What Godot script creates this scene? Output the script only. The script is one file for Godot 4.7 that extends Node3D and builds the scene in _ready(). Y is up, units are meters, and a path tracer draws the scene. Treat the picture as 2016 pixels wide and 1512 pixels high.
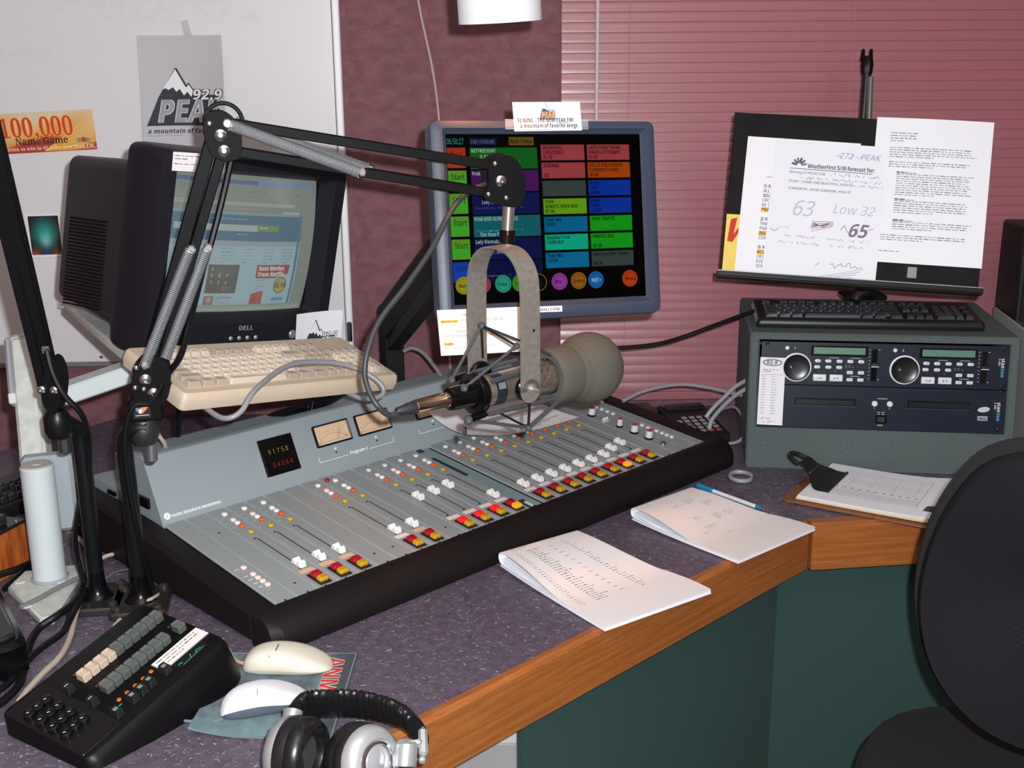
extends Node3D

# ---------------------------------------------------------------- mesh builder
class MB:
	var v := PackedVector3Array()
	var t := PackedVector2Array()
	var xf := Transform3D()
	func tri(a: Vector3, b: Vector3, c: Vector3, ta := Vector2.ZERO, tb := Vector2.ZERO, tc := Vector2.ZERO):
		v.append(xf * a); v.append(xf * b); v.append(xf * c)
		t.append(ta); t.append(tb); t.append(tc)
	func quad(a: Vector3, b: Vector3, c: Vector3, d: Vector3, ta := Vector2(0, 0), tb := Vector2(1, 0), tc := Vector2(1, 1), td := Vector2(0, 1)):
		tri(a, b, c, ta, tb, tc); tri(a, c, d, ta, tc, td)
	func at(x: Transform3D) -> MB:
		xf = x; return self
	func box(s: Vector3, c := Vector3.ZERO, r := 0.0) -> MB:
		var h := s * 0.5
		r = minf(r, minf(h.x, minf(h.y, h.z)) * 0.98)
		var i := h - Vector3(r, r, r)
		for ax in 3:
			var u := (ax + 1) % 3
			var w := (ax + 2) % 3
			for sg in [-1.0, 1.0]:
				var q := []
				for k in [[-1, -1], [1, -1], [1, 1], [-1, 1]]:
					var p := Vector3.ZERO
					p[ax] = h[ax] * sg; p[u] = i[u] * k[0]; p[w] = i[w] * k[1]
					q.append(c + p)
				if sg > 0: quad(q[3], q[2], q[1], q[0], Vector2(0, 0), Vector2(1, 0), Vector2(1, 1), Vector2(0, 1))
				else: quad(q[0], q[1], q[2], q[3])
			if r > 0.0:
				for su in [-1.0, 1.0]:
					for sw in [-1.0, 1.0]:
						var e := []
						for k in [[0, -1], [0, 1], [1, 1], [1, -1]]:
							var p := Vector3.ZERO
							p[ax] = i[ax] * k[1]
							p[u] = (h[u] if k[0] == 0 else i[u]) * su
							p[w] = (i[w] if k[0] == 0 else h[w]) * sw
							e.append(c + p)
						if su * sw > 0: quad(e[0], e[1], e[2], e[3])
						else: quad(e[3], e[2], e[1], e[0])
		if r > 0.0:
			for sx in [-1.0, 1.0]:
				for sy in [-1.0, 1.0]:
					for sz in [-1.0, 1.0]:
						var a := c + Vector3(h.x * sx, i.y * sy, i.z * sz)
						var b := c + Vector3(i.x * sx, h.y * sy, i.z * sz)
						var d := c + Vector3(i.x * sx, i.y * sy, h.z * sz)
						if sx * sy * sz > 0: tri(a, d, b)
						else: tri(a, b, d)
		return self
	# outline in xy, swept from z0 to z1; the two ends may be drawn in by b (a chamfer)
	func prism(poly: PackedVector2Array, z0: float, z1: float, b := 0.0) -> MB:
		if Geometry2D.is_polygon_clockwise(poly):
			poly = poly.duplicate(); poly.reverse()
		var n := poly.size()
		var inn := PackedVector2Array()
		for k in n:
			var e1 := (poly[k] - poly[(k + n - 1) % n]).normalized()
			var e2 := (poly[(k + 1) % n] - poly[k]).normalized()
			var m := (Vector2(-e1.y, e1.x) + Vector2(-e2.y, e2.x))
			inn.append(poly[k] + m.normalized() * b / maxf(0.4, m.length() * 0.5) if b > 0.0 else poly[k])
		var idx := Geometry2D.triangulate_polygon(inn)
		for k in range(0, idx.size(), 3):
			var a := inn[idx[k]]; var c := inn[idx[k + 1]]; var d := inn[idx[k + 2]]
			if (c - a).cross(d - a) < 0.0:
				var sw := c; c = d; d = sw
			tri(Vector3(a.x, a.y, z1), Vector3(d.x, d.y, z1), Vector3(c.x, c.y, z1), a, d, c)
			tri(Vector3(a.x, a.y, z0), Vector3(c.x, c.y, z0), Vector3(d.x, d.y, z0), a, c, d)
		var rows := [[inn, z1], [poly, z1 - b], [poly, z0 + b], [inn, z0]] if b > 0.0 else [[poly, z1], [poly, z0]]
		for r in rows.size() - 1:
			var p: PackedVector2Array = rows[r][0]; var q: PackedVector2Array = rows[r + 1][0]
			for k in n:
				var j := (k + 1) % n
				quad(Vector3(p[k].x, p[k].y, rows[r][1]), Vector3(p[j].x, p[j].y, rows[r][1]), Vector3(q[j].x, q[j].y, rows[r + 1][1]), Vector3(q[k].x, q[k].y, rows[r + 1][1]))
		return self
	# profile of (radius, y) from the bottom up, turned about y
	func lathe(pr: Array, seg := 28) -> MB:
		for k in seg:
			var a0 := TAU * k / seg; var a1 := TAU * (k + 1) / seg
			var d0 := Vector3(cos(a0), 0, -sin(a0)); var d1 := Vector3(cos(a1), 0, -sin(a1))
			for i in pr.size() - 1:
				var p: Vector2 = pr[i]; var q: Vector2 = pr[i + 1]
				var y0 := Vector3(0, p.y, 0); var y1 := Vector3(0, q.y, 0)
				if p.x > 1e-7 and q.x > 1e-7: quad(d0 * p.x + y0, d0 * q.x + y1, d1 * q.x + y1, d1 * p.x + y0)
				elif q.x > 1e-7: tri(y0, d0 * q.x + y1, d1 * q.x + y1)
				elif p.x > 1e-7: tri(d0 * p.x + y0, y1, d1 * p.x + y0)
		return self
	func cyl(r: float, y0: float, y1: float, b := 0.0, seg := 24) -> MB:
		return lathe([Vector2(0, y0), Vector2(r - b, y0), Vector2(r, y0 + b), Vector2(r, y1 - b), Vector2(r - b, y1), Vector2(0, y1)], seg)
	func loft(rings: Array, cap := true, closed := true) -> MB:
		var n: int = rings[0].size()
		for r in rings.size() - 1:
			var lo := float(r) / (rings.size() - 1); var hi := float(r + 1) / (rings.size() - 1)
			for k in (n if closed else n - 1):
				var j := (k + 1) % n
				quad(rings[r][k], rings[r + 1][k], rings[r + 1][j], rings[r][j], Vector2(float(k) / n, lo), Vector2(float(k) / n, hi), Vector2(float(k + 1) / n, hi), Vector2(float(k + 1) / n, lo))
		if cap:
			for e in [0, rings.size() - 1]:
				var c := Vector3.ZERO
				for p in rings[e]: c += p
				c /= n
				for k in n:
					var j := (k + 1) % n
					if e == 0: tri(c, rings[e][k], rings[e][j])
					else: tri(c, rings[e][j], rings[e][k])
		return self
	# a round or oval bar along points; rad is a number or one number a point
	func tube(pts: Array, rad, sides := 10, flat := 1.0, up := Vector3.UP) -> MB:
		var rings := []
		var n := pts.size()
		var nx := Vector3.ZERO
		for k in n:
			var d: Vector3 = (pts[mini(k + 1, n - 1)] - pts[maxi(k - 1, 0)]).normalized()
			if k == 0:
				nx = up.cross(d)
				if nx.length() < 0.05: nx = Vector3.RIGHT.cross(d)
			nx = (nx - d * nx.dot(d)).normalized()
			var ny := d.cross(nx)
			var r: float = rad[k] if rad is Array else rad
			var ring := []
			for s in sides:
				var a := TAU * (s + 0.5) / sides
				ring.append(pts[k] + nx * cos(a) * r + ny * sin(a) * r * flat)
			rings.append(ring)
		return loft(rings)
	# a bar of rectangular section w (across) by h (along up)
	func bar(a: Vector3, b: Vector3, w: float, h: float, up := Vector3.UP, r := 0.001) -> MB:
		var d := (b - a).normalized()
		var x := up.cross(d).normalized()
		var keep := xf
		xf = keep * Transform3D(Basis(x, d.cross(x), d), (a + b) * 0.5)
		box(Vector3(w, h, a.distance_to(b)), Vector3.ZERO, r)
		xf = keep
		return self
	# a thin sheet: f(s, t) with s across, t down, th thick below
	func sheet(f: Callable, nu: int, nv: int, th: float, only := 0) -> MB:
		var p := []
		for j in nv + 1:
			for i in nu + 1: p.append(f.call(float(i) / nu, float(j) / nv))
		var nn := []
		for j in nv + 1:
			for i in nu + 1:
				var du: Vector3 = p[j * (nu + 1) + mini(i + 1, nu)] - p[j * (nu + 1) + maxi(i - 1, 0)]
				var dv: Vector3 = p[mini(j + 1, nv) * (nu + 1) + i] - p[maxi(j - 1, 0) * (nu + 1) + i]
				nn.append(dv.cross(du).normalized() * th)
		var w := nu + 1
		for j in nv:
			for i in nu:
				var a := j * w + i; var b := a + 1; var c := b + w; var d := a + w
				var ua := Vector2(float(i) / nu, float(j) / nv); var uc := Vector2(float(i + 1) / nu, float(j + 1) / nv)
				if only != 2: quad(p[a], p[b], p[c], p[d], ua, Vector2(uc.x, ua.y), uc, Vector2(ua.x, uc.y))
				if only != 1: quad(p[b] - nn[b], p[a] - nn[a], p[d] - nn[d], p[c] - nn[c], Vector2(uc.x, ua.y), ua, Vector2(ua.x, uc.y), uc)
		if only != 1:
			var rim := []
			for i in nu: rim.append([i, i + 1])
			for j in nv: rim.append([j * w + nu, (j + 1) * w + nu])
			for i in nu: rim.append([nv * w + nu - i, nv * w + nu - i - 1])
			for j in nv: rim.append([(nv - j) * w, (nv - j - 1) * w])
			for e in rim: quad(p[e[1]], p[e[0]], p[e[0]] - nn[e[0]], p[e[1]] - nn[e[1]], Vector2(0.01, 0.01), Vector2(0.01, 0.01), Vector2(0.01, 0.01), Vector2(0.01, 0.01))
		return self
	func done(crease := 38.0) -> ArrayMesh:
		var n := v.size()
		var fn := PackedVector3Array()
		var by := {}
		for k in range(0, n, 3):
			var c := (v[k + 2] - v[k]).cross(v[k + 1] - v[k])
			fn.append(c.normalized() if c.length() > 1e-14 else Vector3.UP)
			for i in 3:
				var key := Vector3i((v[k + i] * 20000.0).round())
				if by.has(key): by[key].append(k / 3)
				else: by[key] = PackedInt32Array([k / 3])
		var lim := cos(deg_to_rad(crease))
		var nn := PackedVector3Array()
		nn.resize(n)
		for k in n:
			var f := fn[k / 3]
			var s := Vector3.ZERO
			for g in by[Vector3i((v[k] * 20000.0).round())]:
				if fn[g].dot(f) > lim: s += fn[g]
			nn[k] = s.normalized() if s.length() > 1e-6 else f
		var arr := []
		arr.resize(Mesh.ARRAY_MAX)
		arr[Mesh.ARRAY_VERTEX] = v; arr[Mesh.ARRAY_NORMAL] = nn; arr[Mesh.ARRAY_TEX_UV] = t
		var m := ArrayMesh.new()
		m.add_surface_from_arrays(Mesh.PRIMITIVE_TRIANGLES, arr)
		return m

func mb(x := Transform3D()) -> MB: return MB.new().at(x)
func xa(o: Vector3, e := Vector3.ZERO) -> Transform3D: return Transform3D(Basis.from_euler(e * PI / 180.0), o)
# a frame whose y runs from a towards b
func along(a: Vector3, b: Vector3) -> Transform3D:
	var y := (b - a).normalized()
	var x := y.cross(Vector3(0.3, 0.2, 0.93)).normalized()
	return Transform3D(Basis(x, y, x.cross(y)), a)
func rrect(w: float, h: float, r: float, n := 5, c := Vector2.ZERO) -> PackedVector2Array:
	var p := PackedVector2Array()
	for q in 4:
		var o := Vector2((w * 0.5 - r) * (1 if q in [0, 3] else -1), (h * 0.5 - r) * (1 if q < 2 else -1))
		for k in n + 1:
			var a := PI * 0.5 * (q + float(k) / n)
			p.append(c + o + Vector2(cos(a), sin(a)) * r)
	return p
func curve(pts: Array, per := 8) -> Array:
	var out := []
	var n := pts.size()
	for k in n - 1:
		for s in per: out.append((pts[k] as Vector3).cubic_interpolate(pts[k + 1], pts[maxi(k - 1, 0)], pts[mini(k + 2, n - 1)], float(s) / per))
	out.append(pts[n - 1])
	return out

# ---------------------------------------------------------------- scene tree
func add(parent: Node, called: String, o: Node3D, at: Transform3D) -> Node3D:
	o.name = called
	parent.add_child(o, true)
	o.transform = at
	return o
func tag(o: Node, label: String, category := "", group := "", kind := ""):
	if label: o.set_meta("label", label)
	if category: o.set_meta("category", category)
	if group: o.set_meta("group", group)
	if kind: o.set_meta("kind", kind)
	return o
func thing(called: String, label: String, category: String, at := Transform3D(), group := "") -> Node3D:
	return tag(add(self, called, Node3D.new(), at), label, category, group)
func part(parent: Node, called: String, shape, m: Material, at := Transform3D(), label := "") -> MeshInstance3D:
	var o := MeshInstance3D.new()
	o.mesh = shape.done() if shape is MB else shape
	o.material_override = m
	add(parent, called, o, at)
	if label: o.set_meta("label", label)
	return o
func solo(called: String, label: String, category: String, shape, m: Material, at := Transform3D(), group := "") -> MeshInstance3D:
	return tag(part(self, called, shape, m, at), label, category, group)
func struct(called: String, label: String, shape, m: Material, at := Transform3D(), cat := "wall") -> MeshInstance3D:
	return tag(part(self, called, shape, m, at), label, cat, "", "structure")
func inv(o: Node3D) -> Transform3D: return o.transform.affine_inverse()

# ---------------------------------------------------------------- materials
var made := {}
func mat(c, rough := 0.6, metal := 0.0, more := {}) -> StandardMaterial3D:
	var key := str(c, rough, metal, more)
	if made.has(key): return made[key]
	var m := StandardMaterial3D.new()
	m.albedo_color = Color(c)
	m.roughness = rough
	m.metallic = metal
	for k in more: m.set(k, more[k])
	made[key] = m
	return m
func glow(c, e: float, base = null) -> StandardMaterial3D:
	return mat(base if base != null else c, 0.35, 0.0, {"emission_enabled": true, "emission": Color(c), "emission_energy_multiplier": e})
func noise_tex(freq: float, stops: Array, size := 512, kind := FastNoiseLite.TYPE_SIMPLEX, oct := 4, seed_ := 1, stretch := Vector2.ONE) -> ImageTexture:
	var n := FastNoiseLite.new()
	n.seed = seed_; n.noise_type = kind; n.frequency = freq; n.fractal_octaves = oct
	var g := Gradient.new()
	g.offsets = PackedFloat32Array(stops.map(func(s): return s[0])); g.colors = PackedColorArray(stops.map(func(s): return Color(s[1])))
	var im := Image.create_empty(size, size, false, Image.FORMAT_RGB8)
	for y in size:
		for x in size:
			# blend the far edge into the near one so that the tile repeats
			var fx := float(x) / size; var fy := float(y) / size
			var bx := smoothstep(0.75, 1.0, fx); var by := smoothstep(0.75, 1.0, fy)
			var sx := x * stretch.x; var sy := y * stretch.y; var L := size * stretch.x; var K := size * stretch.y
			var a := n.get_noise_2d(sx, sy)
			if bx > 0.0: a = lerpf(a, n.get_noise_2d(sx - L, sy), bx)
			if by > 0.0:
				var b := n.get_noise_2d(sx, sy - K)
				if bx > 0.0: b = lerpf(b, n.get_noise_2d(sx - L, sy - K), bx)
				a = lerpf(a, b, by)
			im.set_pixel(x, y, g.sample(a * 0.5 + 0.5))
	return ImageTexture.create_from_image(im)
func tex_mat(tx: Texture2D, rough := 0.7, more := {}) -> StandardMaterial3D:
	var m := StandardMaterial3D.new()
	m.albedo_texture = tx; m.roughness = rough
	for k in more: m.set(k, more[k])
	return m
func tri_mat(tx: Texture2D, scale: float, rough := 0.7, world := false, more := {}) -> StandardMaterial3D:
	var m := tex_mat(tx, rough, more)
	m.uv1_triplanar = true; m.uv1_world_triplanar = world; m.uv1_scale = Vector3.ONE * scale; m.uv1_triplanar_sharpness = 8.0
	return m

# ---------------------------------------------------------------- print on flat things
var faces := {}
func face_of(bold: bool, serif := false) -> RID:
	var k := "%s%s" % [bold, serif]
	if not faces.has(k):
		var f := SystemFont.new()
		f.font_names = PackedStringArray(["Droid Serif" if serif else "Droid Sans"]); f.font_weight = 700 if bold else 400
		faces[k] = f
	return faces[k].get_rids()[0]
func canvas(w: int, h: int, bg := Color.WHITE) -> Image:
	var im := Image.create_empty(w, h, false, Image.FORMAT_RGBA8)
	im.fill(bg)
	return im
func box2(im: Image, x: float, y: float, w: float, h: float, c): im.fill_rect(Rect2i(int(x), int(y), int(w), int(h)), Color(c))
func dot2(im: Image, x: float, y: float, r: float, c, a := 1.0):
	var col := Color(c)
	for j in range(int(y - r) - 1, int(y + r) + 2):
		for i in range(int(x - r) - 1, int(x + r) + 2):
			if i >= 0 and j >= 0 and i < im.get_width() and j < im.get_height():
				var k := clampf(r + 0.5 - Vector2(i - x, j - y).length(), 0.0, 1.0) * a
				if k > 0.0: im.set_pixel(i, j, im.get_pixel(i, j).lerp(col, k))
func line2(im: Image, a: Vector2, b: Vector2, r: float, c, al := 1.0):
	var n := maxi(1, int(a.distance_to(b) / maxf(0.7, r * 0.7)))
	for k in n + 1:
		var p := a.lerp(b, float(k) / n)
		dot2(im, p.x, p.y, r, c, al)
func scrawl(im: Image, x: float, y: float, w: float, h: float, c, seed_: int, r := 0.8):
	var g := RandomNumberGenerator.new(); g.seed = seed_
	var p := Vector2(x, y)
	while p.x < x + w:
		var q := Vector2(p.x + g.randf_range(h * 0.1, h * 0.5), y + g.randf_range(-h, h) * 0.5)
		if g.randf() < 0.83: line2(im, p, q, r, c, 0.7)
		else: q.x += h * 0.5
		p = q
# rows of small print too small to read
func rows2(im: Image, x: float, y: float, w: float, n: int, step: float, c, seed_: int, th := 2.0, fill := 1.0):
	var g := RandomNumberGenerator.new(); g.seed = seed_
	for k in n:
		var px := x
		var end := x + w * (1.0 if k < n - 1 else 0.55) * g.randf_range(0.9, 1.0) * fill
		while px < end:
			var l := g.randf_range(3, 14) * th * 0.6
			box2(im, px, y + k * step, minf(l, end - px), th, Color(c).lerp(Color.WHITE, g.randf_range(0.1, 0.45)))
			px += l + th * 1.3
func poly2(im: Image, pts: PackedVector2Array, c):
	var lo := Vector2(1e9, 1e9); var hi := Vector2(-1e9, -1e9)
	for p in pts: lo = lo.min(p); hi = hi.max(p)
	for j in range(maxi(0, int(lo.y)), mini(im.get_height(), int(hi.y) + 2)):
		for i in range(maxi(0, int(lo.x)), mini(im.get_width(), int(hi.x) + 2)):
			if Geometry2D.is_point_in_polygon(Vector2(i + 0.5, j + 0.5), pts): im.set_pixel(i, j, Color(c))
# lettering; sx stretches it sideways, sk leans it, e thickens it
func txt(im: Image, s: String, x: float, y: float, size: int, c, bold := false, sx := 1.0, sk := 0.0, serif := false, e := 0) -> float:
	var ts := TextServerManager.get_primary_interface()
	var f := face_of(bold, serif)
	var sz := Vector2i(size, 0)
	var col := Color(c)
	var pen := x
	for k in s.length():
		var gi: int = ts.font_get_glyph_index(f, size, s.unicode_at(k), 0)
		ts.font_render_glyph(f, sz, gi)
		var r: Rect2 = ts.font_get_glyph_uv_rect(f, sz, gi)
		var off: Vector2 = ts.font_get_glyph_offset(f, sz, gi)
		if r.size.x > 0:
			var src: Image = ts.font_get_texture_image(f, sz, ts.font_get_glyph_texture_idx(f, sz, gi))
			var w := int(r.size.x * sx)
			for j in int(r.size.y):
				for i in range(-e, w + e):
					var al := 0.0
					for d in range(-e, e + 1):
						for d2 in range(-e, e + 1):
							var ui := int(r.position.x + (i + d + 0.5) / sx); var vj := int(r.position.y) + j + d2
							if i + d >= 0 and i + d < w and j + d2 >= 0 and j + d2 < r.size.y: al = maxf(al, src.get_pixel(ui, vj).a)
					if al > 0.03:
						var qy := int(y + off.y) + j
						var qx := int(pen + off.x * sx) + i + int((y - qy) * sk)
						if qx >= 0 and qy >= 0 and qx < im.get_width() and qy < im.get_height(): im.set_pixel(qx, qy, im.get_pixel(qx, qy).lerp(col, al * col.a))
		pen += ts.font_get_glyph_advance(f, size, gi).x * sx
	return pen
func print_mat(im: Image, rough := 0.75, more := {}) -> StandardMaterial3D:
	return tex_mat(ImageTexture.create_from_image(im), rough, more)

# ================================================================ the scene
var wf := Transform3D(Basis(Vector3.UP, deg_to_rad(2.15)), Vector3(0, 0, -2.727))  # the back wall: x along it, z out of it
const DESK := 0.741
var black: StandardMaterial3D
var gloss: StandardMaterial3D
var chrome: StandardMaterial3D
var paper: StandardMaterial3D
var wire: StandardMaterial3D

func _ready():
	camera_and_light()
	black = mat("#0f0e11", 0.5, 0.0, {"metallic_specular": 0.3})
	gloss = mat("#09090b", 0.2, 0.0, {"metallic_specular": 0.4})
	chrome = mat("#d4d6d8", 0.16, 1.0)
	paper = mat("#e6e4e4", 0.85)
	wire = mat("#0e0e10", 0.45, 0.0, {"metallic_specular": 0.35})
	room()
	desk()
	on_the_wall()
	console()
	monitor_arm()
	crt_monitor()
	keyboards()
	touch_monitor()
	booms()
	microphone()
	copy_stand()
	cd_rack()
	desk_papers()
	button_phone()
	mice()
	headphones()
	left_gear()
	cables()
	chair()
	under_desk()

func camera_and_light():
	var c := Camera3D.new()
	c.name = "camera"
	add_child(c)
	c.fov = 36.4
	c.near = 0.05; c.far = 40.0
	var pitch := deg_to_rad(15.3); var roll := deg_to_rad(0.43)
	var fwd := Vector3(0, -sin(pitch), -cos(pitch))
	var down := Vector3(0, -cos(pitch), sin(pitch))
	var right := Vector3.RIGHT * cos(roll) + down * sin(roll)
	c.transform = Transform3D(Basis(right, right.cross(fwd), -fwd), Vector3(0, 1.55, 0))
	c.current = true
	var w := WorldEnvironment.new()
	w.name = "environment"
	var e := Environment.new()
	e.background_mode = Environment.BG_COLOR
	e.background_color = Color("#1c2230")
	e.tonemap_mode = Environment.TONE_MAPPER_LINEAR
	e.tonemap_exposure = 1.0
	e.sdfgi_enabled = true; e.ssao_enabled = true; e.ssil_enabled = true
	w.environment = e
	add_child(w)
	# the flash that lit the photograph, beside and above the lens
	var f := OmniLight3D.new()
	f.name = "camera_flash"
	f.light_color = Color(0.975, 0.99, 1.0)
	f.light_energy = 4.7; f.light_size = 0.012; f.omni_range = 12.0; f.omni_attenuation = 2.0
	f.shadow_enabled = true
	add_child(f)
	f.position = Vector3(0.045, 1.595, -0.01)
	# a warm ceiling fixture behind the photographer
	var a := AreaLight3D.new()
	a.name = "ceiling_fixture_light"
	a.area_size = Vector2(1.15, 0.55)
	a.light_color = Color(1.0, 0.84, 0.68)
	a.light_energy = 0.22; a.area_range = 12.0; a.area_attenuation = 2.0
	a.shadow_enabled = true
	add_child(a)
	a.transform = xa(Vector3(0.2, 2.555, -0.6), Vector3(-90, 0, 0))
	var l := thing("ceiling_light", "flat white rectangular light panel set under the ceiling above the photographer", "ceiling light", xa(Vector3(0.2, 2.6, -0.6)))
	part(l, "frame", mb().box(Vector3(1.24, 0.03, 0.64), Vector3(0, -0.015, 0), 0.004), mat("#d8d8d8", 0.5))
	part(l, "diffuser", mb().box(Vector3(1.15, 0.006, 0.55), Vector3(0, -0.032, 0)), glow("#ffe0bc", 0.7, "#e8e4dc"))

# ---------------------------------------------------------------- room
func room():
	var rib := canvas(256, 256)
	var g := RandomNumberGenerator.new(); g.seed = 4
	var n := FastNoiseLite.new(); n.frequency = 0.02; n.seed = 9
	for y in 256:
		for x in 256:
			var k := (0.5 + 0.5 * sin(y * TAU / 8.0)) * 0.14 + g.randf() * 0.42 + n.get_noise_2d(x * 0.7, y) * 0.4 + 0.1
			rib.set_pixel(x, y, Color("#6d444b").lerp(Color("#91666c"), clampf(k, 0, 1)))
	var cloth := tri_mat(ImageTexture.create_from_image(rib), 5.5, 0.95, true)
	var b := mb(wf)
	b.box(Vector3(2.13, 2.6, 0.1), Vector3(-0.935, 1.3, -0.05))
	b.box(Vector3(2.07, 0.765, 0.1), Vector3(1.165, 0.3825, -0.05))
	b.box(Vector3(2.07, 0.45, 0.1), Vector3(1.165, 2.375, -0.05))
	struct("wall_back", "maroon ribbed fabric wall behind the broadcast desk", b, cloth)
	struct("wall_left", "maroon ribbed fabric wall at the left end of the studio", mb(wf).box(Vector3(0.1, 2.6, 4.7), Vector3(-2.05, 1.3, 2.3)), cloth)
	struct("wall_right", "maroon ribbed fabric wall at the right end of the studio", mb(wf).box(Vector3(0.1, 2.6, 4.7), Vector3(2.25, 1.3, 2.3)), cloth)
	struct("wall_front", "plain pale wall behind the photographer", mb(wf).box(Vector3(4.3, 2.6, 0.1), Vector3(0.1, 1.3, 4.65)), mat("#a89c90", 0.9))
	struct("ceiling", "pale ceiling above the studio", mb(wf).box(Vector3(4.4, 0.1, 4.9), Vector3(0.1, 2.65, 2.3)), mat("#b8b2aa", 0.95), Transform3D(), "ceiling")
	struct("floor", "dark green carpet floor under the desk", mb(wf).box(Vector3(4.4, 0.1, 4.9), Vector3(0.1, -0.05, 2.3)), tri_mat(noise_tex(0.25, [[0.0, "#1c3330"], [1.0, "#37544f"]], 128), 3.0, 0.95, true), Transform3D(), "floor")
	var win := struct("window_1", "dark window behind the closed red blind", mb().box(Vector3(2.07, 0.04, 0.1), Vector3(1.165, 0.785, -0.05)).box(Vector3(2.07, 0.04, 0.1), Vector3(1.165, 2.13, -0.05)).box(Vector3(0.04, 1.385, 0.1), Vector3(0.15, 1.4575, -0.05)).box(Vector3(0.04, 1.385, 0.1), Vector3(2.18, 1.4575, -0.05)), mat("#8a5a3c", 0.5), wf, "window")
	part(win, "pane", mb().box(Vector3(1.99, 1.31, 0.006), Vector3(1.165, 1.4575, -0.07)), mat(Color(0.6, 0.7, 0.75, 0.15), 0.05, 0.0, {"transparency": BaseMaterial3D.TRANSPARENCY_ALPHA}))
	# the blind
	var bl := thing("venetian_blind", "closed dusty-red metal venetian blind filling the wall behind the monitors", "blind", wf * xa(Vector3(1.03, 0.765, 0.03)))
	var red := mat("#a1656d", 0.25, 0.0, {"metallic_specular": 0.75})
	var sl := MB.new()
	var tilt := deg_to_rad(10.5)
	sl.sheet(func(s, t):
		var a: float = (t - 0.5) * 0.32
		var y: float = -sin(a) / sin(0.16) * 0.0128
		var z: float = (cos(a) - cos(0.16)) / sin(0.16) * 0.0128
		return Vector3((s - 0.5) * 1.83, y * cos(tilt), z + (0.0128 - y) * sin(tilt)), 1, 8, 0.0004)
	var slat := sl.done(60.0)
	for k in 60:
		part(bl, "slat", slat, red, Transform3D(Basis(), Vector3(0, 0.035 + k * 0.02185, -0.006)))
	part(bl, "bottom_rail", mb().box(Vector3(1.83, 0.02, 0.018), Vector3(0, 0.012, 0), 0.003), red)
	part(bl, "headrail", mb().box(Vector3(1.84, 0.04, 0.04), Vector3(0, 1.365, 0), 0.002), red)
	for u in [-0.764, -0.263, 0.24, 0.74]:
		part(bl, "ladder_cord", mb().tube([Vector3(u, 0.02, 0.009), Vector3(u, 1.35, 0.009)], 0.0006, 5), mat("#b98085", 0.8))
	part(bl, "tilt_wand", mb().tube([Vector3(-0.838, 0.5, 0.022), Vector3(-0.838, 1.35, 0.022)], 0.0042, 6), mat(Color(0.93, 0.9, 0.92, 0.45), 0.08, 0.0, {"transparency": BaseMaterial3D.TRANSPARENCY_ALPHA}), Transform3D(), "clear plastic tilt wand")

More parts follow.
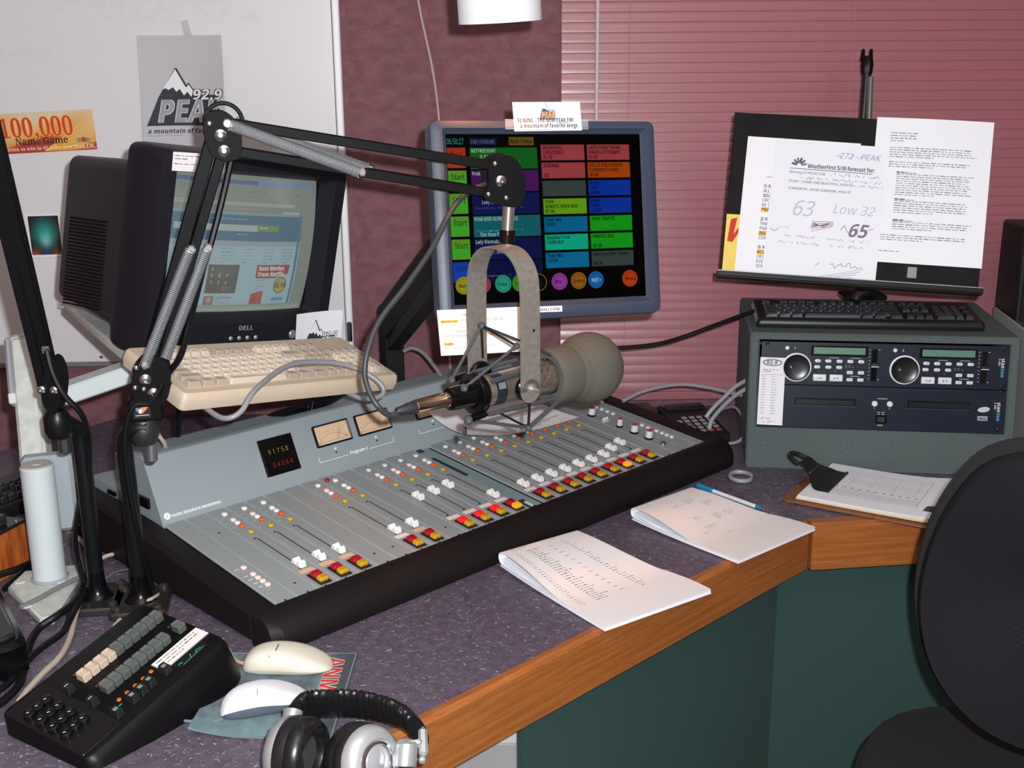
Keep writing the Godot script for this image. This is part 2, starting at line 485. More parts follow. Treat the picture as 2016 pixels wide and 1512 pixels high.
# ---------------------------------------------------------------- desk
func desk():
	var d := thing("desk", "corner broadcast desk with speckled purple laminate top and orange-brown wooden edge", "desk", xa(Vector3(0.2, 0, -2.0)))
	var im := canvas(1024, 1024)
	var n1 := FastNoiseLite.new(); n1.frequency = 0.02; n1.fractal_octaves = 4
	var n2 := FastNoiseLite.new(); n2.frequency = 0.09; n2.seed = 5
	for y in 1024:
		for x in 1024:
			var k := 0.5 + n1.get_noise_2d(x, y) * 0.4 + n2.get_noise_2d(x, y) * 0.3
			im.set_pixel(x, y, Color("#463d48").lerp(Color("#665c6a"), clampf(k, 0, 1)))
	var g := RandomNumberGenerator.new(); g.seed = 21
	for k in 3000:
		var p := Vector2(g.randf_range(8, 1016), g.randf_range(8, 1016))
		var a := g.randf() * TAU
		var c = ["#a9a9b8", "#8f93a4", "#392f3a", "#8a7f92", "#7a6470"][g.randi() % 5]
		var l := g.randf_range(3, 22) * g.randf()
		line2(im, p, p + Vector2(cos(a), sin(a) * 0.6) * l, g.randf_range(0.6, 2.1), c, g.randf_range(0.4, 0.95))
	var lam := tri_mat(ImageTexture.create_from_image(im), 2.2, 0.34, true, {"metallic_specular": 0.35})
	# x is east, y of the outline is -z
	var top := PackedVector2Array([Vector2(-0.75, 0.713), Vector2(0.539, 2.002), Vector2(1.55, 2.126), Vector2(1.55, 2.785), Vector2(-0.933, 2.690), Vector2(-1.123, 2.432), Vector2(-1.5, 1.92), Vector2(-1.5, 0.713)])
	var lay := Transform3D(Basis(Vector3.RIGHT, Vector3(0, 0, -1), Vector3.UP), Vector3(-0.2, 0, 2.0))
	part(d, "laminate_top", mb(lay).prism(top, DESK - 0.03, DESK), lam)
	var grain := canvas(512, 512)
	var n3 := FastNoiseLite.new(); n3.frequency = 0.012; n3.fractal_octaves = 5; n3.seed = 3
	for y in 512:
		for x in 512:
			var k := 0.5 + n3.get_noise_2d(x * 0.35, y * 3.2) * 0.55 + (0.16 if n3.get_noise_2d(x * 1.1 + 900.0, y * 14.0) > 0.25 else 0.0)
			grain.set_pixel(x, y, Color("#804722").lerp(Color("#a16330"), clampf(k, 0, 1)))
	for k in 420:
		var p := Vector2(g.randf_range(2, 480), g.randf_range(2, 510))
		line2(grain, p, p + Vector2(g.randf_range(3, 22), 0), 0.45, "#6a3414" if k % 3 else "#c08a58", 0.35)
	var wood := tex_mat(ImageTexture.create_from_image(grain), 0.4, {"uv1_scale": Vector3(2.2, 1, 1)})
	# edge strips: a profile of (out, up), swept along each front edge with mitred ends
	var prof := [[Vector2(0, 0.0005), Vector2(0.010, 0.0005), Vector2(0.016, -0.006), Vector2(0.017, -0.088), Vector2(-0.01, -0.088), Vector2(-0.01, -0.03)], [Vector2(0, 0.0005), Vector2(0.021, 0.0005), Vector2(0.030, -0.007), Vector2(0.031, -0.088), Vector2(-0.01, -0.088), Vector2(-0.01, -0.03)]]
	var runs := [[Vector2(-0.75, 0.713), Vector2(0.539, 2.002), Vector2(0.7071, -0.7071), 0], [Vector2(0.539, 2.002), Vector2(1.55, 2.126), Vector2(0.1217, -0.9926), 1]]
	for r in runs:
		var rings := []
		var dir: Vector2 = (r[1] - r[0]).normalized()
		var len_: float = r[0].distance_to(r[1])
		for e in 2:
			var ring := []
			for q in prof[r[3]]:
				# at the inner corner both strips end on the mitre, drawn back by their own width
				var cut: float = 0.0
				if r[3] == 0 and e == 1: cut = q.x * 0.32 + (0.012 if q.x > 0.005 else 0.0)
				if r[3] == 1 and e == 0: cut = q.x * 0.05
				var along_ := dir * (len_ * e + (-cut if e == 1 else cut))
				var p: Vector2 = r[0] + along_ + r[2] * q.x
				ring.append(Vector3(p.x - 0.2, DESK + q.y, -p.y + 2.0))
			rings.append(ring)
		var m := MB.new()
		var np: int = prof[0].size()
		var acc := 0.0
		for k in np:
			var j := (k + 1) % np
			var w: float = prof[r[3]][k].distance_to(prof[r[3]][j])
			var v0 := acc / 0.2; var v1 := (acc + w) / 0.2
			m.quad(rings[0][k], rings[1][k], rings[1][j], rings[0][j], Vector2(0, v0), Vector2(len_, v0), Vector2(len_, v1), Vector2(0, v1))
			acc += w
		for e in 2:
			for k in range(1, np - 1):
				m.tri(rings[e][0], rings[e][k], rings[e][k + 1])
		part(d, "wooden_edge", m.done(20.0), wood)
	var felt := tri_mat(noise_tex(0.3, [[0.0, "#203936"], [1.0, "#2d4b47"]], 128, FastNoiseLite.TYPE_SIMPLEX, 3), 6.0, 0.95, true)
	# green panels set back under the edge
	part(d, "front_panel", mb(lay).prism(PackedVector2Array([Vector2(0.012, 1.540), Vector2(0.50, 2.028), Vector2(0.47, 2.058), Vector2(-0.018, 1.570)]), 0.02, DESK - 0.032), felt, Transform3D(), "green fabric panel under the slanting edge")
	part(d, "front_panel", mb(lay).prism(PackedVector2Array([Vector2(0.50, 2.028), Vector2(0.842, 2.070), Vector2(0.842, 2.112), Vector2(0.47, 2.058)]), 0.02, DESK - 0.032), felt)
	part(d, "front_panel", mb(lay).prism(PackedVector2Array([Vector2(0.844, 2.075), Vector2(1.55, 2.16), Vector2(1.55, 2.20), Vector2(0.844, 2.112)]), 0.02, DESK - 0.032), felt)
	part(d, "end_panel", mb(lay).prism(PackedVector2Array([Vector2(-1.5, 0.72), Vector2(-1.46, 0.72), Vector2(-1.46, 1.9), Vector2(-1.5, 1.9)]), 0.0, DESK - 0.032), felt)

# ---------------------------------------------------------------- things on the wall
func on_the_wall():
	var wb := thing("whiteboard", "large white dry-erase board hung on the maroon wall behind the old monitor", "whiteboard", wf * xa(Vector3(-1.08, 0.87, 0.0)))
	var b := canvas(512, 512, Color("#dcdadc"))
	for k in 26: scrawl(b, 40 + (k * 83) % 300, 30 + (k * 57) % 220, 130, 10, "#cbb9d4", k, 1.6)
	part(wb, "board", mb().box(Vector3(1.38, 1.32, 0.014), Vector3(-0.003, 0.672, 0.012)), print_mat(_fade(b, "#dcdadc", 0.88), 0.3))
	var alu := mat("#c9ccce", 0.35, 0.7)
	part(wb, "frame_rail", mb().box(Vector3(1.405, 0.012, 0.022), Vector3(-0.003, 0.006, 0.012), 0.002), mat("#8d8a88", 0.4, 0.4), Transform3D(), "grey bottom rail")
	part(wb, "frame_rail", mb().box(Vector3(1.405, 0.012, 0.022), Vector3(-0.003, 1.34, 0.012), 0.002), alu)
	for s in [-1, 1]: part(wb, "frame_rail", mb().box(Vector3(0.016, 1.35, 0.024), Vector3(-0.003 + s * 0.7, 0.672, 0.013), 0.003), mat("#f0f0f2", 0.35))
	part(wb, "corner_clip", mb().box(Vector3(0.012, 0.05, 0.028), Vector3(0.697, 0.075, 0.015), 0.003), chrome)
	part(wb, "screw", mb(Transform3D(Basis(Vector3.RIGHT, PI / 2), Vector3(0.112, 0.0226, 0.019))).cyl(0.004, 0, 0.002, 0.0008, 10), chrome)
	# the station poster
	var im := canvas(420, 720, Color("#bab9be"))
	mountain(im, Vector2(20, 266), 1.0, "#2d3138", "#e6e6e8", "#96979c")
	txt(im, "a mountain of favorite songs", 22, 603, 40, "#26282c", true, 0.82, 0.12)
	line2(im, Vector2(22, 618), Vector2(190, 616), 1.2, "#6a7c96")
	var po := MB.new()
	po.sheet(func(s, t): return Vector3((s - 0.5) * 0.183, (0.5 - t) * 0.25, 0.004 + 0.028 * pow(absf(s - 0.48) * 2.0, 2.0) * (0.35 + 0.65 * t) + 0.012 * pow(t, 3.0)), 16, 12, 0.0004)
	solo("poster", "grey-white poster with a large black mountain logo, taped to the whiteboard", "poster", po, print_mat(im), wf * xa(Vector3(-0.7245, 1.492, 0.02)))
	solo("adhesive_tape", "strip of clear tape holding the top of the mountain poster", "tape", mb().box(Vector3(0.016, 0.05, 0.0006), Vector3.ZERO), mat(Color(0.86, 0.84, 0.84, 0.5), 0.3, 0.0, {"transparency": BaseMaterial3D.TRANSPARENCY_ALPHA_HASH}), wf * xa(Vector3(-0.708, 1.624, 0.0245), Vector3(0, 0, 12)))
	# bumper sticker
	im = canvas(640, 260, Color("#d98f4c"))
	for y in 260:
		for x in 640:
			var k := clampf((y / 260.0) * 1.2 + 0.25 * sin(x * 0.013 + y * 0.02) - 0.1, 0, 1)
			im.set_pixel(x, y, Color("#d9c9a8").lerp(Color("#e08a2a"), k) if k < 0.75 else Color("#e08a2a").lerp(Color("#a8372c"), (k - 0.75) * 4.0))
	for k in 6: line2(im, Vector2(330, 250), Vector2(660, 20 + k * 45), 5.0, "#f2c23c", 0.35)
	for p in [[4.5, "#f0c14a"], [2.0, "#d23a28"]]:
		txt(im, "$100,000", 0, 158, 176, p[1], true, 0.70, -0.04, true, 4 if p[1] == "#f0c14a" else 0)
	txt(im, "Name Game", 152, 208, 64, "#241a1a", true, 0.82, 0, true)
	txt(im, "listen to win in 92.9 the new Peak FM", 90, 244, 30, "#f3e3c0", true, 0.95, 0, true)
	dot2(im, 590, 196, 17, "#8d8f72"); dot2(im, 566, 192, 17, "#c2453a"); dot2(im, 538, 194, 15, "#8d8f72")
	solo("bumper_sticker", "orange bumper sticker with large red digits at the left of the whiteboard", "sticker", mb().box(Vector3(0.235, 0.088, 0.001)), print_mat(im, 0.45), wf * xa(Vector3(-1.048, 1.412, 0.0205), Vector3(0, 0, 2.6)))
	# small blue-green photograph with a white border
	im = canvas(160, 190, Color("#e8e4e8"))
	for y in range(10, 180):
		for x in range(10, 150):
			var d := Vector2((x - 80) / 80.0, (y - 95) / 95.0)
			var c := Color("#0e1418").lerp(Color("#2a9a8c"), clampf(1.25 - d.length() * 1.15 - maxf(0, d.y) * 0.3, 0, 1))
			c = c.lerp(Color("#9fc4cc"), clampf(1.0 - (d - Vector2(0, 0.25)).length() * 2.2, 0, 1) * 0.8)
			c = c.lerp(Color("#c2593c"), clampf(d.y * 1.4 - 0.5, 0, 1) * clampf(absf(d.x) * 2.2 - 0.25, 0, 1))
			c = c.lerp(Color("#2c4a9a"), clampf(d.y * 2.0 - 0.9, 0, 1) * clampf(1.0 - absf(d.x) * 2.6, 0, 1))
			im.set_pixel(x, y, c)
	solo("photograph", "small blue-green photograph with a white border stuck low on the whiteboard", "photo", mb().box(Vector3(0.078, 0.099, 0.001)), print_mat(im, 0.4), wf * xa(Vector3(-1.066, 1.181, 0.0205), Vector3(0, 0, 1.0)))
	# hanging cord
	var cd := MB.new()
	cd.tube(curve([Vector3(-0.245, 2.6, 0.012), Vector3(-0.215, 1.85, 0.01), Vector3(-0.2011, 1.688, 0.008), Vector3(-0.1745, 1.5478, 0.008), Vector3(-0.1614, 1.43, 0.008), Vector3(-0.150, 1.2, 0.008), Vector3(-0.15, 0.9, 0.01), Vector3(-0.14, 0.74, 0.02)], 6), 0.0028, 8)
	solo("hanging_cable", "thin beige cable hanging down the maroon wall behind the touch screen", "cable", cd, mat("#b5a294", 0.6), wf)
	# white can lamp above the microphone
	var L: Vector3 = Vector3(-0.0132, 1.6106, -1.7998)
	var lamp := thing("can_lamp", "white cylinder of a ceiling can lamp showing at the top edge above the touch screen", "lamp", Transform3D(Basis.from_euler(Vector3(0.06, 0, 0.05)), L))
	part(lamp, "shade", mb().lathe([Vector2(0.0585, 0.0), Vector2(0.0615, 0.0), Vector2(0.0615, 0.20), Vector2(0.05, 0.225), Vector2(0.02, 0.235), Vector2(0, 0.235)], 40).lathe([Vector2(0, 0.228), Vector2(0.047, 0.218), Vector2(0.0585, 0.196), Vector2(0.0585, 0.0)], 40), mat("#d4d4d8", 0.5))
	part(lamp, "bulb", mb().lathe([Vector2(0, 0.10), Vector2(0.03, 0.108), Vector2(0.042, 0.13), Vector2(0.034, 0.16), Vector2(0.016, 0.19), Vector2(0.014, 0.225), Vector2(0, 0.225)], 20), glow("#ffb066", 1.2, "#e8d8c0"))
	part(lamp, "stem", mb().cyl(0.008, 0.23, 0.92, 0.0, 12), mat("#d4d4d8", 0.5))
	var s := SpotLight3D.new()
	s.name = "can_lamp_beam"
	s.light_color = Color(1.0, 0.60, 0.30); s.light_energy = 0.24; s.light_size = 0.035
	s.spot_angle = 27.0; s.spot_angle_attenuation = 0.7; s.spot_range = 8.0; s.spot_attenuation = 2.0; s.shadow_enabled = true
	add_child(s)
	s.position = L + Vector3(0, 0.09, 0)
	s.rotation_degrees = Vector3(-78, 0, 0)

func _fade(im: Image, c: String, k: float) -> Image:
	for y in im.get_height():
		for x in im.get_width(): im.set_pixel(x, y, im.get_pixel(x, y).lerp(Color(c), k))
	return im
# the station's mountain mark; p is its lower left, about 400 wide at k = 1
func mountain(im: Image, p: Vector2, k: float, dark, light, mid, word = null):
	var f := func(a: Array) -> PackedVector2Array:
		var o := PackedVector2Array()
		for q in a: o.append(p + Vector2(q[0], q[1] - 240) * k + Vector2(0, 240 * k))
		return o
	poly2(im, f.call([[0, 290], [62, 112], [152, -68], [160, -66], [205, 40], [215, 22], [228, 48], [262, 100], [360, 100], [380, 290]]), dark)
	poly2(im, f.call([[86, 62], [152, -60], [200, 54], [215, 36], [250, 98], [234, 92], [224, 112], [206, 80], [188, 104], [168, 62], [150, 80], [136, 52], [112, 68], [100, 58]]), light)
	txt(im, "92.9", p.x + 228 * k, p.y + 128 * k, int(86 * k), dark, true, 0.95, 0.16, false, maxi(1, int(4 * k)))
	txt(im, "92.9", p.x + 228 * k, p.y + 128 * k, int(86 * k), light, true, 0.95, 0.16)
	var w = word if word != null else mid
	txt(im, "PEAK", p.x + 44 * k, p.y + 270 * k, int(196 * k), light, true, 0.68, 0.17, false, maxi(1, int(3 * k)))
	txt(im, "PEAK", p.x + 44 * k, p.y + 270 * k, int(196 * k), w, true, 0.68, 0.17)


# ---------------------------------------------------------------- mixing console
# its frame: x runs along the front edge, y up from the desk, -z away from the operator
const SLOPE := 0.1074
func panel_at(u: float, v: float, up := 0.0) -> Transform3D:
	var b := Basis(Vector3.RIGHT, SLOPE)
	return Transform3D(b, Vector3(u, 0.048 + v * tan(SLOPE), -v) + b.y * up)
func console():
	var d := thing("mixing_console", "wide grey broadcast mixing console with rows of white faders and red and yellow buttons", "mixing console", Transform3D(Basis(Vector3.UP, PI / 4), Vector3(-0.3465, 0.741, -1.5637)))
	var grey := mat("#8b9498", 0.5, 0.0, {"metallic_specular": 0.4})
	var hard := tri_mat(noise_tex(0.4, [[0.0, "#130f10"], [1.0, "#1e191a"]], 128, FastNoiseLite.TYPE_SIMPLEX, 2), 9.0, 0.5, false, {"metallic_specular": 0.3})
	# black padded surround: front armrest, two cheeks, underbody
	var arm := PackedVector2Array([Vector2(0.002, 0.0), Vector2(0.002, 0.049), Vector2(-0.006, 0.053), Vector2(-0.02, 0.051), Vector2(-0.038, 0.044), Vector2(-0.05, 0.034), Vector2(-0.0565, 0.022), Vector2(-0.056, 0.010), Vector2(-0.051, 0.0)])
	var rings := []
	for e in [[-0.044, 0.93, 0.3], [-0.04, 0.98, 0.75], [-0.025, 1.0, 1.0], [0.4, 1, 1], [1.08, 1.0, 1.0], [1.1, 0.98, 0.75], [1.106, 0.93, 0.3]]:
		var r := []
		for q in arm: r.append(Vector3(e[0], q.y * e[1], -(q.x * (e[2] if q.x < 0 else 1.0))))
		r.reverse()
		rings.append(r)
	part(d, "armrest", mb().loft(rings), hard, Transform3D(), "black padded front armrest")
	var cheek := func(u0: float, u1: float):
		var pr := PackedVector2Array([Vector2(-0.002, 0), Vector2(-0.002, 0.0515), Vector2(0.15, 0.0675), Vector2(0.32, 0.0865), Vector2(0.45, 0.094), Vector2(0.585, 0.096), Vector2(0.595, 0.088), Vector2(0.595, 0)])
		part(d, "side_cheek", mb(Transform3D(Basis(Vector3(0, 0, -1), Vector3.UP, Vector3.RIGHT), Vector3.ZERO)).prism(pr, u0, u1, 0.008), hard)
	cheek.call(-0.044, -0.001)
	cheek.call(1.062, 1.106)
	part(d, "underbody", mb(Transform3D(Basis(Vector3(0, 0, -1), Vector3.UP, Vector3.RIGHT), Vector3.ZERO)).prism(PackedVector2Array([Vector2(0, 0.0), Vector2(0, 0.042), Vector2(0.33, 0.075), Vector2(0.59, 0.088), Vector2(0.59, 0.0)]), 0.0, 1.06), hard)
	# raised meter bridge and the deck behind it
	var side := Transform3D(Basis(Vector3(0, 0, -1), Vector3.UP, Vector3.RIGHT), Vector3.ZERO)
	part(d, "meter_bridge", mb(side).prism(PackedVector2Array([Vector2(0.3225, 0.076), Vector2(0.3225, 0.0825), Vector2(0.3715, 0.187), Vector2(0.376, 0.189), Vector2(0.400, 0.187), Vector2(0.408, 0.178), Vector2(0.408, 0.076)]), -0.001, 1.063, 0.001), grey)
	part(d, "rear_deck", mb(side).prism(PackedVector2Array([Vector2(0.406, 0.08), Vector2(0.406, 0.106), Vector2(0.575, 0.106), Vector2(0.578, 0.10), Vector2(0.578, 0.08)]), -0.001, 1.063), grey)
	part(d, "rear_cover", mb().box(Vector3(0.99, 0.05, 0.082), Vector3(0.52, 0.131, -0.489), 0.004), grey)
	part(d, "socket", mb().box(Vector3(0.006, 0.018, 0.036), Vector3(-0.003, 0.110, -0.378), 0.001), gloss)
	part(d, "socket", mb().box(Vector3(0.005, 0.008, 0.028), Vector3(-0.003, 0.096, -0.493), 0.001), gloss)
	# face of the bridge: x along, y up the slope
	var fb := Basis(Vector3.RIGHT, -0.4385)
	var on := func(u: float, h: float, out := 0.0) -> Transform3D: return Transform3D(fb, Vector3(u, 0.0825, -0.3225) + fb.y * h + fb.z * out)
	var im := canvas(280, 260, Color("#080708"))
	for c in [["9175.8", 112, 52, "#6d7a1e"], ["04064", 212, 60, "#7a2a10"]]:
		var x := float(c[2])
		for ch in c[0]:
			if ch == ".": dot2(im, x - 10, c[1], 2.5, c[3]); continue
			txt(im, ch, x, c[1], 50, c[3], false, 0.85)
			x += 38
	var disp := part(d, "timer_display", mb().box(Vector3(0.0715, 0.0675, 0.003), Vector3.ZERO, 0.0008), gloss, on.call(0.247, 0.0608, 0.0005))
	var em := print_mat(im, 0.2); em.emission_enabled = true; em.emission_texture = em.albedo_texture; em.emission_energy_multiplier = 0.35; em.emission = Color.BLACK
	part(disp, "readout", mb().box(Vector3(0.067, 0.063, 0.0006), Vector3(0, 0, 0.0017)), em)
	var vm := canvas(320, 150, Color("#dfb98c"))
	for k in 11:
		var a := deg_to_rad(152 - k * 11.2)
		var c := Vector2(150, 225)
		var p := c + Vector2(cos(a) * 1.18, -sin(a)) * 150.0
		line2(vm, p, p + Vector2(cos(a), -sin(a)) * (16 if k % 2 == 0 else 10), 1.2, "#3a2a20" if k < 7 else "#b23325")
		txt(vm, ["20", "10", "7", "5", "3", "2", "1", "0", "1", "2", "3"][k], p.x + cos(a) * 24 - 6, p.y - sin(a) * 24 + 4, 13, "#3a2a20" if k < 7 else "#b23325", true)
	for k in 60:
		var a := deg_to_rad(152 - k * 1.9)
		dot2(vm, 150 + cos(a) * 177, 225 - sin(a) * 150, 1.3 if k < 38 else 2.2, "#3a2a20" if k < 38 else "#c2382a")
	line2(vm, Vector2(18, 132), Vector2(300, 132), 0.8, "#3a2a20")
	dot2(vm, 12, 136, 6, "#1d1714"); txt(vm, "VU", 272, 122, 16, "#3a2a20", true)
	var vmat := print_mat(vm, 0.4)
	for u in [0.3685, 0.4647, 0.609, 0.705]:
		var vu := part(d, "level_meter", mb().prism(rrect(0.0815, 0.0415, 0.003, 3), -0.001, 0.004, 0.001), gloss, on.call(u, 0.0735))
		part(vu, "dial", mb().box(Vector3(0.0725, 0.034, 0.0004), Vector3(-0.0015, 0.0, 0.0043)), vmat)
		part(vu, "needle", mb().bar(Vector3(0.006, -0.013, 0.006), Vector3(0.016, 0.009, 0.006), 0.0006, 0.0004, Vector3.BACK, 0.0), mat("#2a2220", 0.5))
		part(vu, "glass", mb().box(Vector3(0.0745, 0.036, 0.001), Vector3(-0.001, 0, 0.0075)), mat(Color(1, 1, 1, 0.06), 0.04, 0.0, {"transparency": BaseMaterial3D.TRANSPARENCY_ALPHA}))
		part(d, "indicator_lamp", mb(Transform3D(Basis(Vector3.RIGHT, PI / 2), Vector3.ZERO)).cyl(0.0028, 0, 0.003, 0.001, 10), mat("#cfd6dc", 0.3), on.call(u - 0.004, 0.0445))
		part(d, "screw", mb(Transform3D(Basis(Vector3.RIGHT, PI / 2), Vector3.ZERO)).cyl(0.0019, 0, 0.001, 0.0004, 8), black, on.call(u - 0.0035, 0.0375))
	# white printing on the bridge: brackets, the caption and the maker's line
	var white := mat("#e6eaec", 0.6)
	for q in [[0.3248, 0.389, 0], [0.4393, 0.4995, 1], [0.565, 0.629, 0], [0.68, 0.74, 1]]:
		part(d, "printed_bracket", mb().box(Vector3(q[1] - q[0], 0.0009, 0.0003), Vector3((q[0] + q[1]) * 0.5, 0.0265, 0)).box(Vector3(0.0009, 0.010, 0.0003), Vector3(q[q[2]], 0.0311, 0)), white, on.call(0, 0, 0.0004))
	for c in [["Program-1", 0.4135, 0.0238, 0.0085], ["Program-2", 0.654, 0.0238, 0.0085], ["PACIFIC RESEARCH & ENGINEERING", 0.0645, 0.0085, 0.0062]]:
		part(d, "lettering", words(c[0], c[3], 0.092 if c[0].length() > 12 else 0.0, c[0].length() < 12), white, on.call(c[1], c[2], 0.0003))
	part(d, "emblem", mb(Transform3D(Basis(Vector3.RIGHT, PI / 2), Vector3.ZERO)).cyl(0.0058, 0, 0.0004, 0.0, 20), white, on.call(0.0105, 0.0125, 0.0002))
	part(d, "emblem", mb().bar(Vector3(-0.002, -0.003, 0), Vector3(0.002, 0.003, 0), 0.0012, 0.0003, Vector3.BACK, 0), grey, on.call(0.0105, 0.0125, 0.0007))
	# the strips
	var tick := canvas(96, 768, Color("#8e9294"))
	for k in 3: rows2(tick, 8, 60 + k * 36, 26, 1, 10, "#c8ced2", k, 3)
	rows2(tick, 20, 178, 20, 1, 10, "#c8ced2", 8, 3); rows2(tick, 8, 232, 24, 1, 10, "#d6d2b8", 9, 3)
	for k in 15:
		box2(tick, 8, 318 + k * 17, 12 if k % 3 == 0 else 7, 3, "#bcc2c6")
		box2(tick, 66, 322 + k * 17, 9, 3, "#b0b6ba")
	for y in 768:
		for x in [0, 1, 95]: tick.set_pixel(x, y, Color("#b4bfc5"))
	var strip_mat := print_mat(tick, 0.5, {"metallic_specular": 0.4})
	var bare := canvas(96, 8, Color("#8e9294"))
	box2(bare, 0, 0, 2, 8, "#b4bfc5"); box2(bare, 95, 0, 1, 8, "#b4bfc5")
	var plain_mat := print_mat(bare, 0.5, {"metallic_specular": 0.4})
	var W := 0.0384
	var strip_for := func(w: float) -> ArrayMesh:
		var m := mb()
		m.box(Vector3(w - 0.0009, 0.003, 0.3215), Vector3(0, -0.0015, 0), 0.0005)
		m.quad(Vector3(-w * 0.5 + 0.0012, 0.0001, -0.16), Vector3(w * 0.5 - 0.0012, 0.0001, -0.16), Vector3(w * 0.5 - 0.0012, 0.0001, 0.16), Vector3(-w * 0.5 + 0.0012, 0.0001, 0.16))
		return m.done(20.0)
	var strip := strip_for.call(W)
	var btn := mb().prism(rrect(0.0088, 0.0088, 0.0028, 4), 0.0, 0.0055, 0.0014).done(50.0)
	var big := mb().prism(rrect(0.0165, 0.0135, 0.0028, 3), 0.0, 0.0085, 0.0022).done(45.0)
	var frame := mb().box(Vector3(0.0215, 0.0022, 0.0385), Vector3.ZERO, 0.0006).done()
	var hole := mb().cyl(0.0022, -0.0003, 0.0006, 0.0002, 10).done()
	var slot := mb().box(Vector3(0.0016, 0.0006, 0.124)).done()
	var cap := mb(Transform3D(Basis(Vector3(0, 0, -1), Vector3.UP, Vector3.RIGHT), Vector3.ZERO)).prism(PackedVector2Array([Vector2(-0.0125, 0.001), Vector2(-0.0112, 0.0078), Vector2(-0.0068, 0.0108), Vector2(-0.0012, 0.0062), Vector2(-0.0005, 0.0045), Vector2(0.0005, 0.0045), Vector2(0.0012, 0.0062), Vector2(0.0068, 0.0108), Vector2(0.0112, 0.0078), Vector2(0.0125, 0.001)]), -0.0062, 0.0062, 0.0009).done(25.0)
	var lab := mb().box(Vector3(0.026, 0.0007, 0.0095)).done()
	var cw := mat("#e2e0dc", 0.4); var cp := mat("#e6c9c2", 0.4); var co := mat("#e2561c", 0.35); var cy := mat("#bfa02c", 0.4); var cc := mat("#c9d0d6", 0.4)
	var red := mat("#a3101c", 0.28); var yel := mat("#b98f1c", 0.35)
	var red_on := glow("#ff1c12", 0.55, "#c8141c"); var yel_on := glow("#ff9a10", 0.5, "#e08c1c")
	var hub := mat("#1a1a1c", 0.5)
	# channel number: place in the row, fader position, first button colour, lit state
	var chan := {1: [0.080, 0], 2: [0.080, 0], 3: [0.080, 0], 6: [0.079, 0], 7: [0.079, 0], 9: [0.152, 1], 10: [0.154, 1], 11: [0.158, 1], 12: [0.079, 2], 14: [0.078, 0], 15: [0.078, 0], 16: [0.078, 0], 17: [0.078, 0], 18: [0.078, 0], 19: [0.078, 0], 20: [0.080, 2], 21: [0.093, 0], 22: [0.102, 0]}
	var tape := [mat("#d8a888", 0.7), mat("#e4d6d0", 0.7)]
	for k in 23:
		if k == 13: continue
		var u := 0.0368 + W * (k + 0.5)
		var s := part(d, "channel_strip" if chan.has(k) else "blank_strip", strip, strip_mat if chan.has(k) else plain_mat, panel_at(u, 0.161))
		var put := func(called: String, m: Mesh, mt: Material, v: float, dx := 0.0, up := 0.0, flat := false):
			var b := Basis(Vector3.RIGHT, -PI / 2) if flat else Basis()
			return part(s, called, m, mt, Transform3D(b, Vector3(dx, up, (0.161 - v) / cos(SLOPE))))
		for v in [0.004, 0.0375] if not chan.has(k) else [0.003, 0.0685, 0.194]: put.call("screw", hole, hub, v, -0.004 if chan.has(k) else 0.002)
		if not chan.has(k):
			if k == 0: put.call("screw", hole, hub, 0.245, 0.0)
			continue
		var c: Array = chan[k]
		var first := cw if k < 9 else cc
		put.call("push_button", btn, first, 0.293, 0.002, 0, true)
		put.call("push_button", btn, first if k in [3, 7] else cp, 0.2675, 0.002, 0, true)
		put.call("push_button", btn, cw, 0.2545, 0.002, 0, true)
		put.call("push_button", btn, co, 0.2405, 0.002, 0, true)
		put.call("push_button", btn, cy, 0.2145, 0.002, 0, true)
		if k == 7: put.call("push_button", btn, red, 0.303, -0.009, 0, true)
		put.call("fader_slot", slot, hub, 0.131, -0.0005, 0.0003)
		put.call("fader_cap", cap, cw, c[0], 0.001)
		put.call("label_tape", lab, tape[0 if k in [1, 2, 3, 7] else 1], 0.058, 0.0, 0.0004)
		put.call("button_frame", frame, hub, 0.0265, 0.001, 0.0006)
		put.call("on_button", big, red_on if c[1] == 1 else red, 0.0345, 0.001, 0.0005, true)
		put.call("off_button", big, yel_on if c[1] == 2 else yel, 0.0185, 0.001, 0.0005, true)
	# left end strip with five pale buttons
	var e := part(d, "end_strip", strip_for.call(0.0368), plain_mat, panel_at(0.0184, 0.161))
	for v in [0.120, 0.0945, 0.0815, 0.0685, 0.0555]: part(e, "push_button", btn, cp, Transform3D(Basis(Vector3.RIGHT, -PI / 2), Vector3(0.003, 0, (0.161 - v) / cos(SLOPE))))
	for v in [0.120, 0.0945, 0.0815, 0.0685, 0.0555]: part(e, "printed_line", mb().box(Vector3(0.008, 0.0003, 0.0009)), white, Transform3D(Basis(), Vector3(-0.007, 0.0002, (0.157 - v) / cos(SLOPE))))
	part(e, "screw", hole, hub, Transform3D(Basis(), Vector3(0, 0, 0.157)))
	# the open bay where a strip is missing
	var bay := part(d, "open_bay", mb().box(Vector3(W - 0.001, 0.003, 0.32), Vector3(0, -0.006, 0)), mat("#7e9092", 0.5), panel_at(0.0368 + W * 13.5, 0.161))
	var pcb := mat("#12332c", 0.5)
	part(bay, "circuit_slot", mb().box(Vector3(0.007, 0.002, 0.098), Vector3(-0.008, -0.0042, -0.066)), pcb)
	part(bay, "circuit_slot", mb().box(Vector3(0.012, 0.002, 0.016), Vector3(-0.005, -0.0042, -0.157)), pcb)
	part(bay, "circuit_board", mb().box(Vector3(0.011, 0.004, 0.036), Vector3(-0.007, -0.003, 0.141)), pcb)
	part(bay, "connector", mb().box(Vector3(0.006, 0.006, 0.02), Vector3(-0.008, -0.001, 0.145), 0.001), mat("#aab4b0", 0.4))
	# wide monitor section at the right end
	var mon := part(d, "monitor_strip", strip_for.call(0.1385), plain_mat, panel_at(0.9895, 0.161))
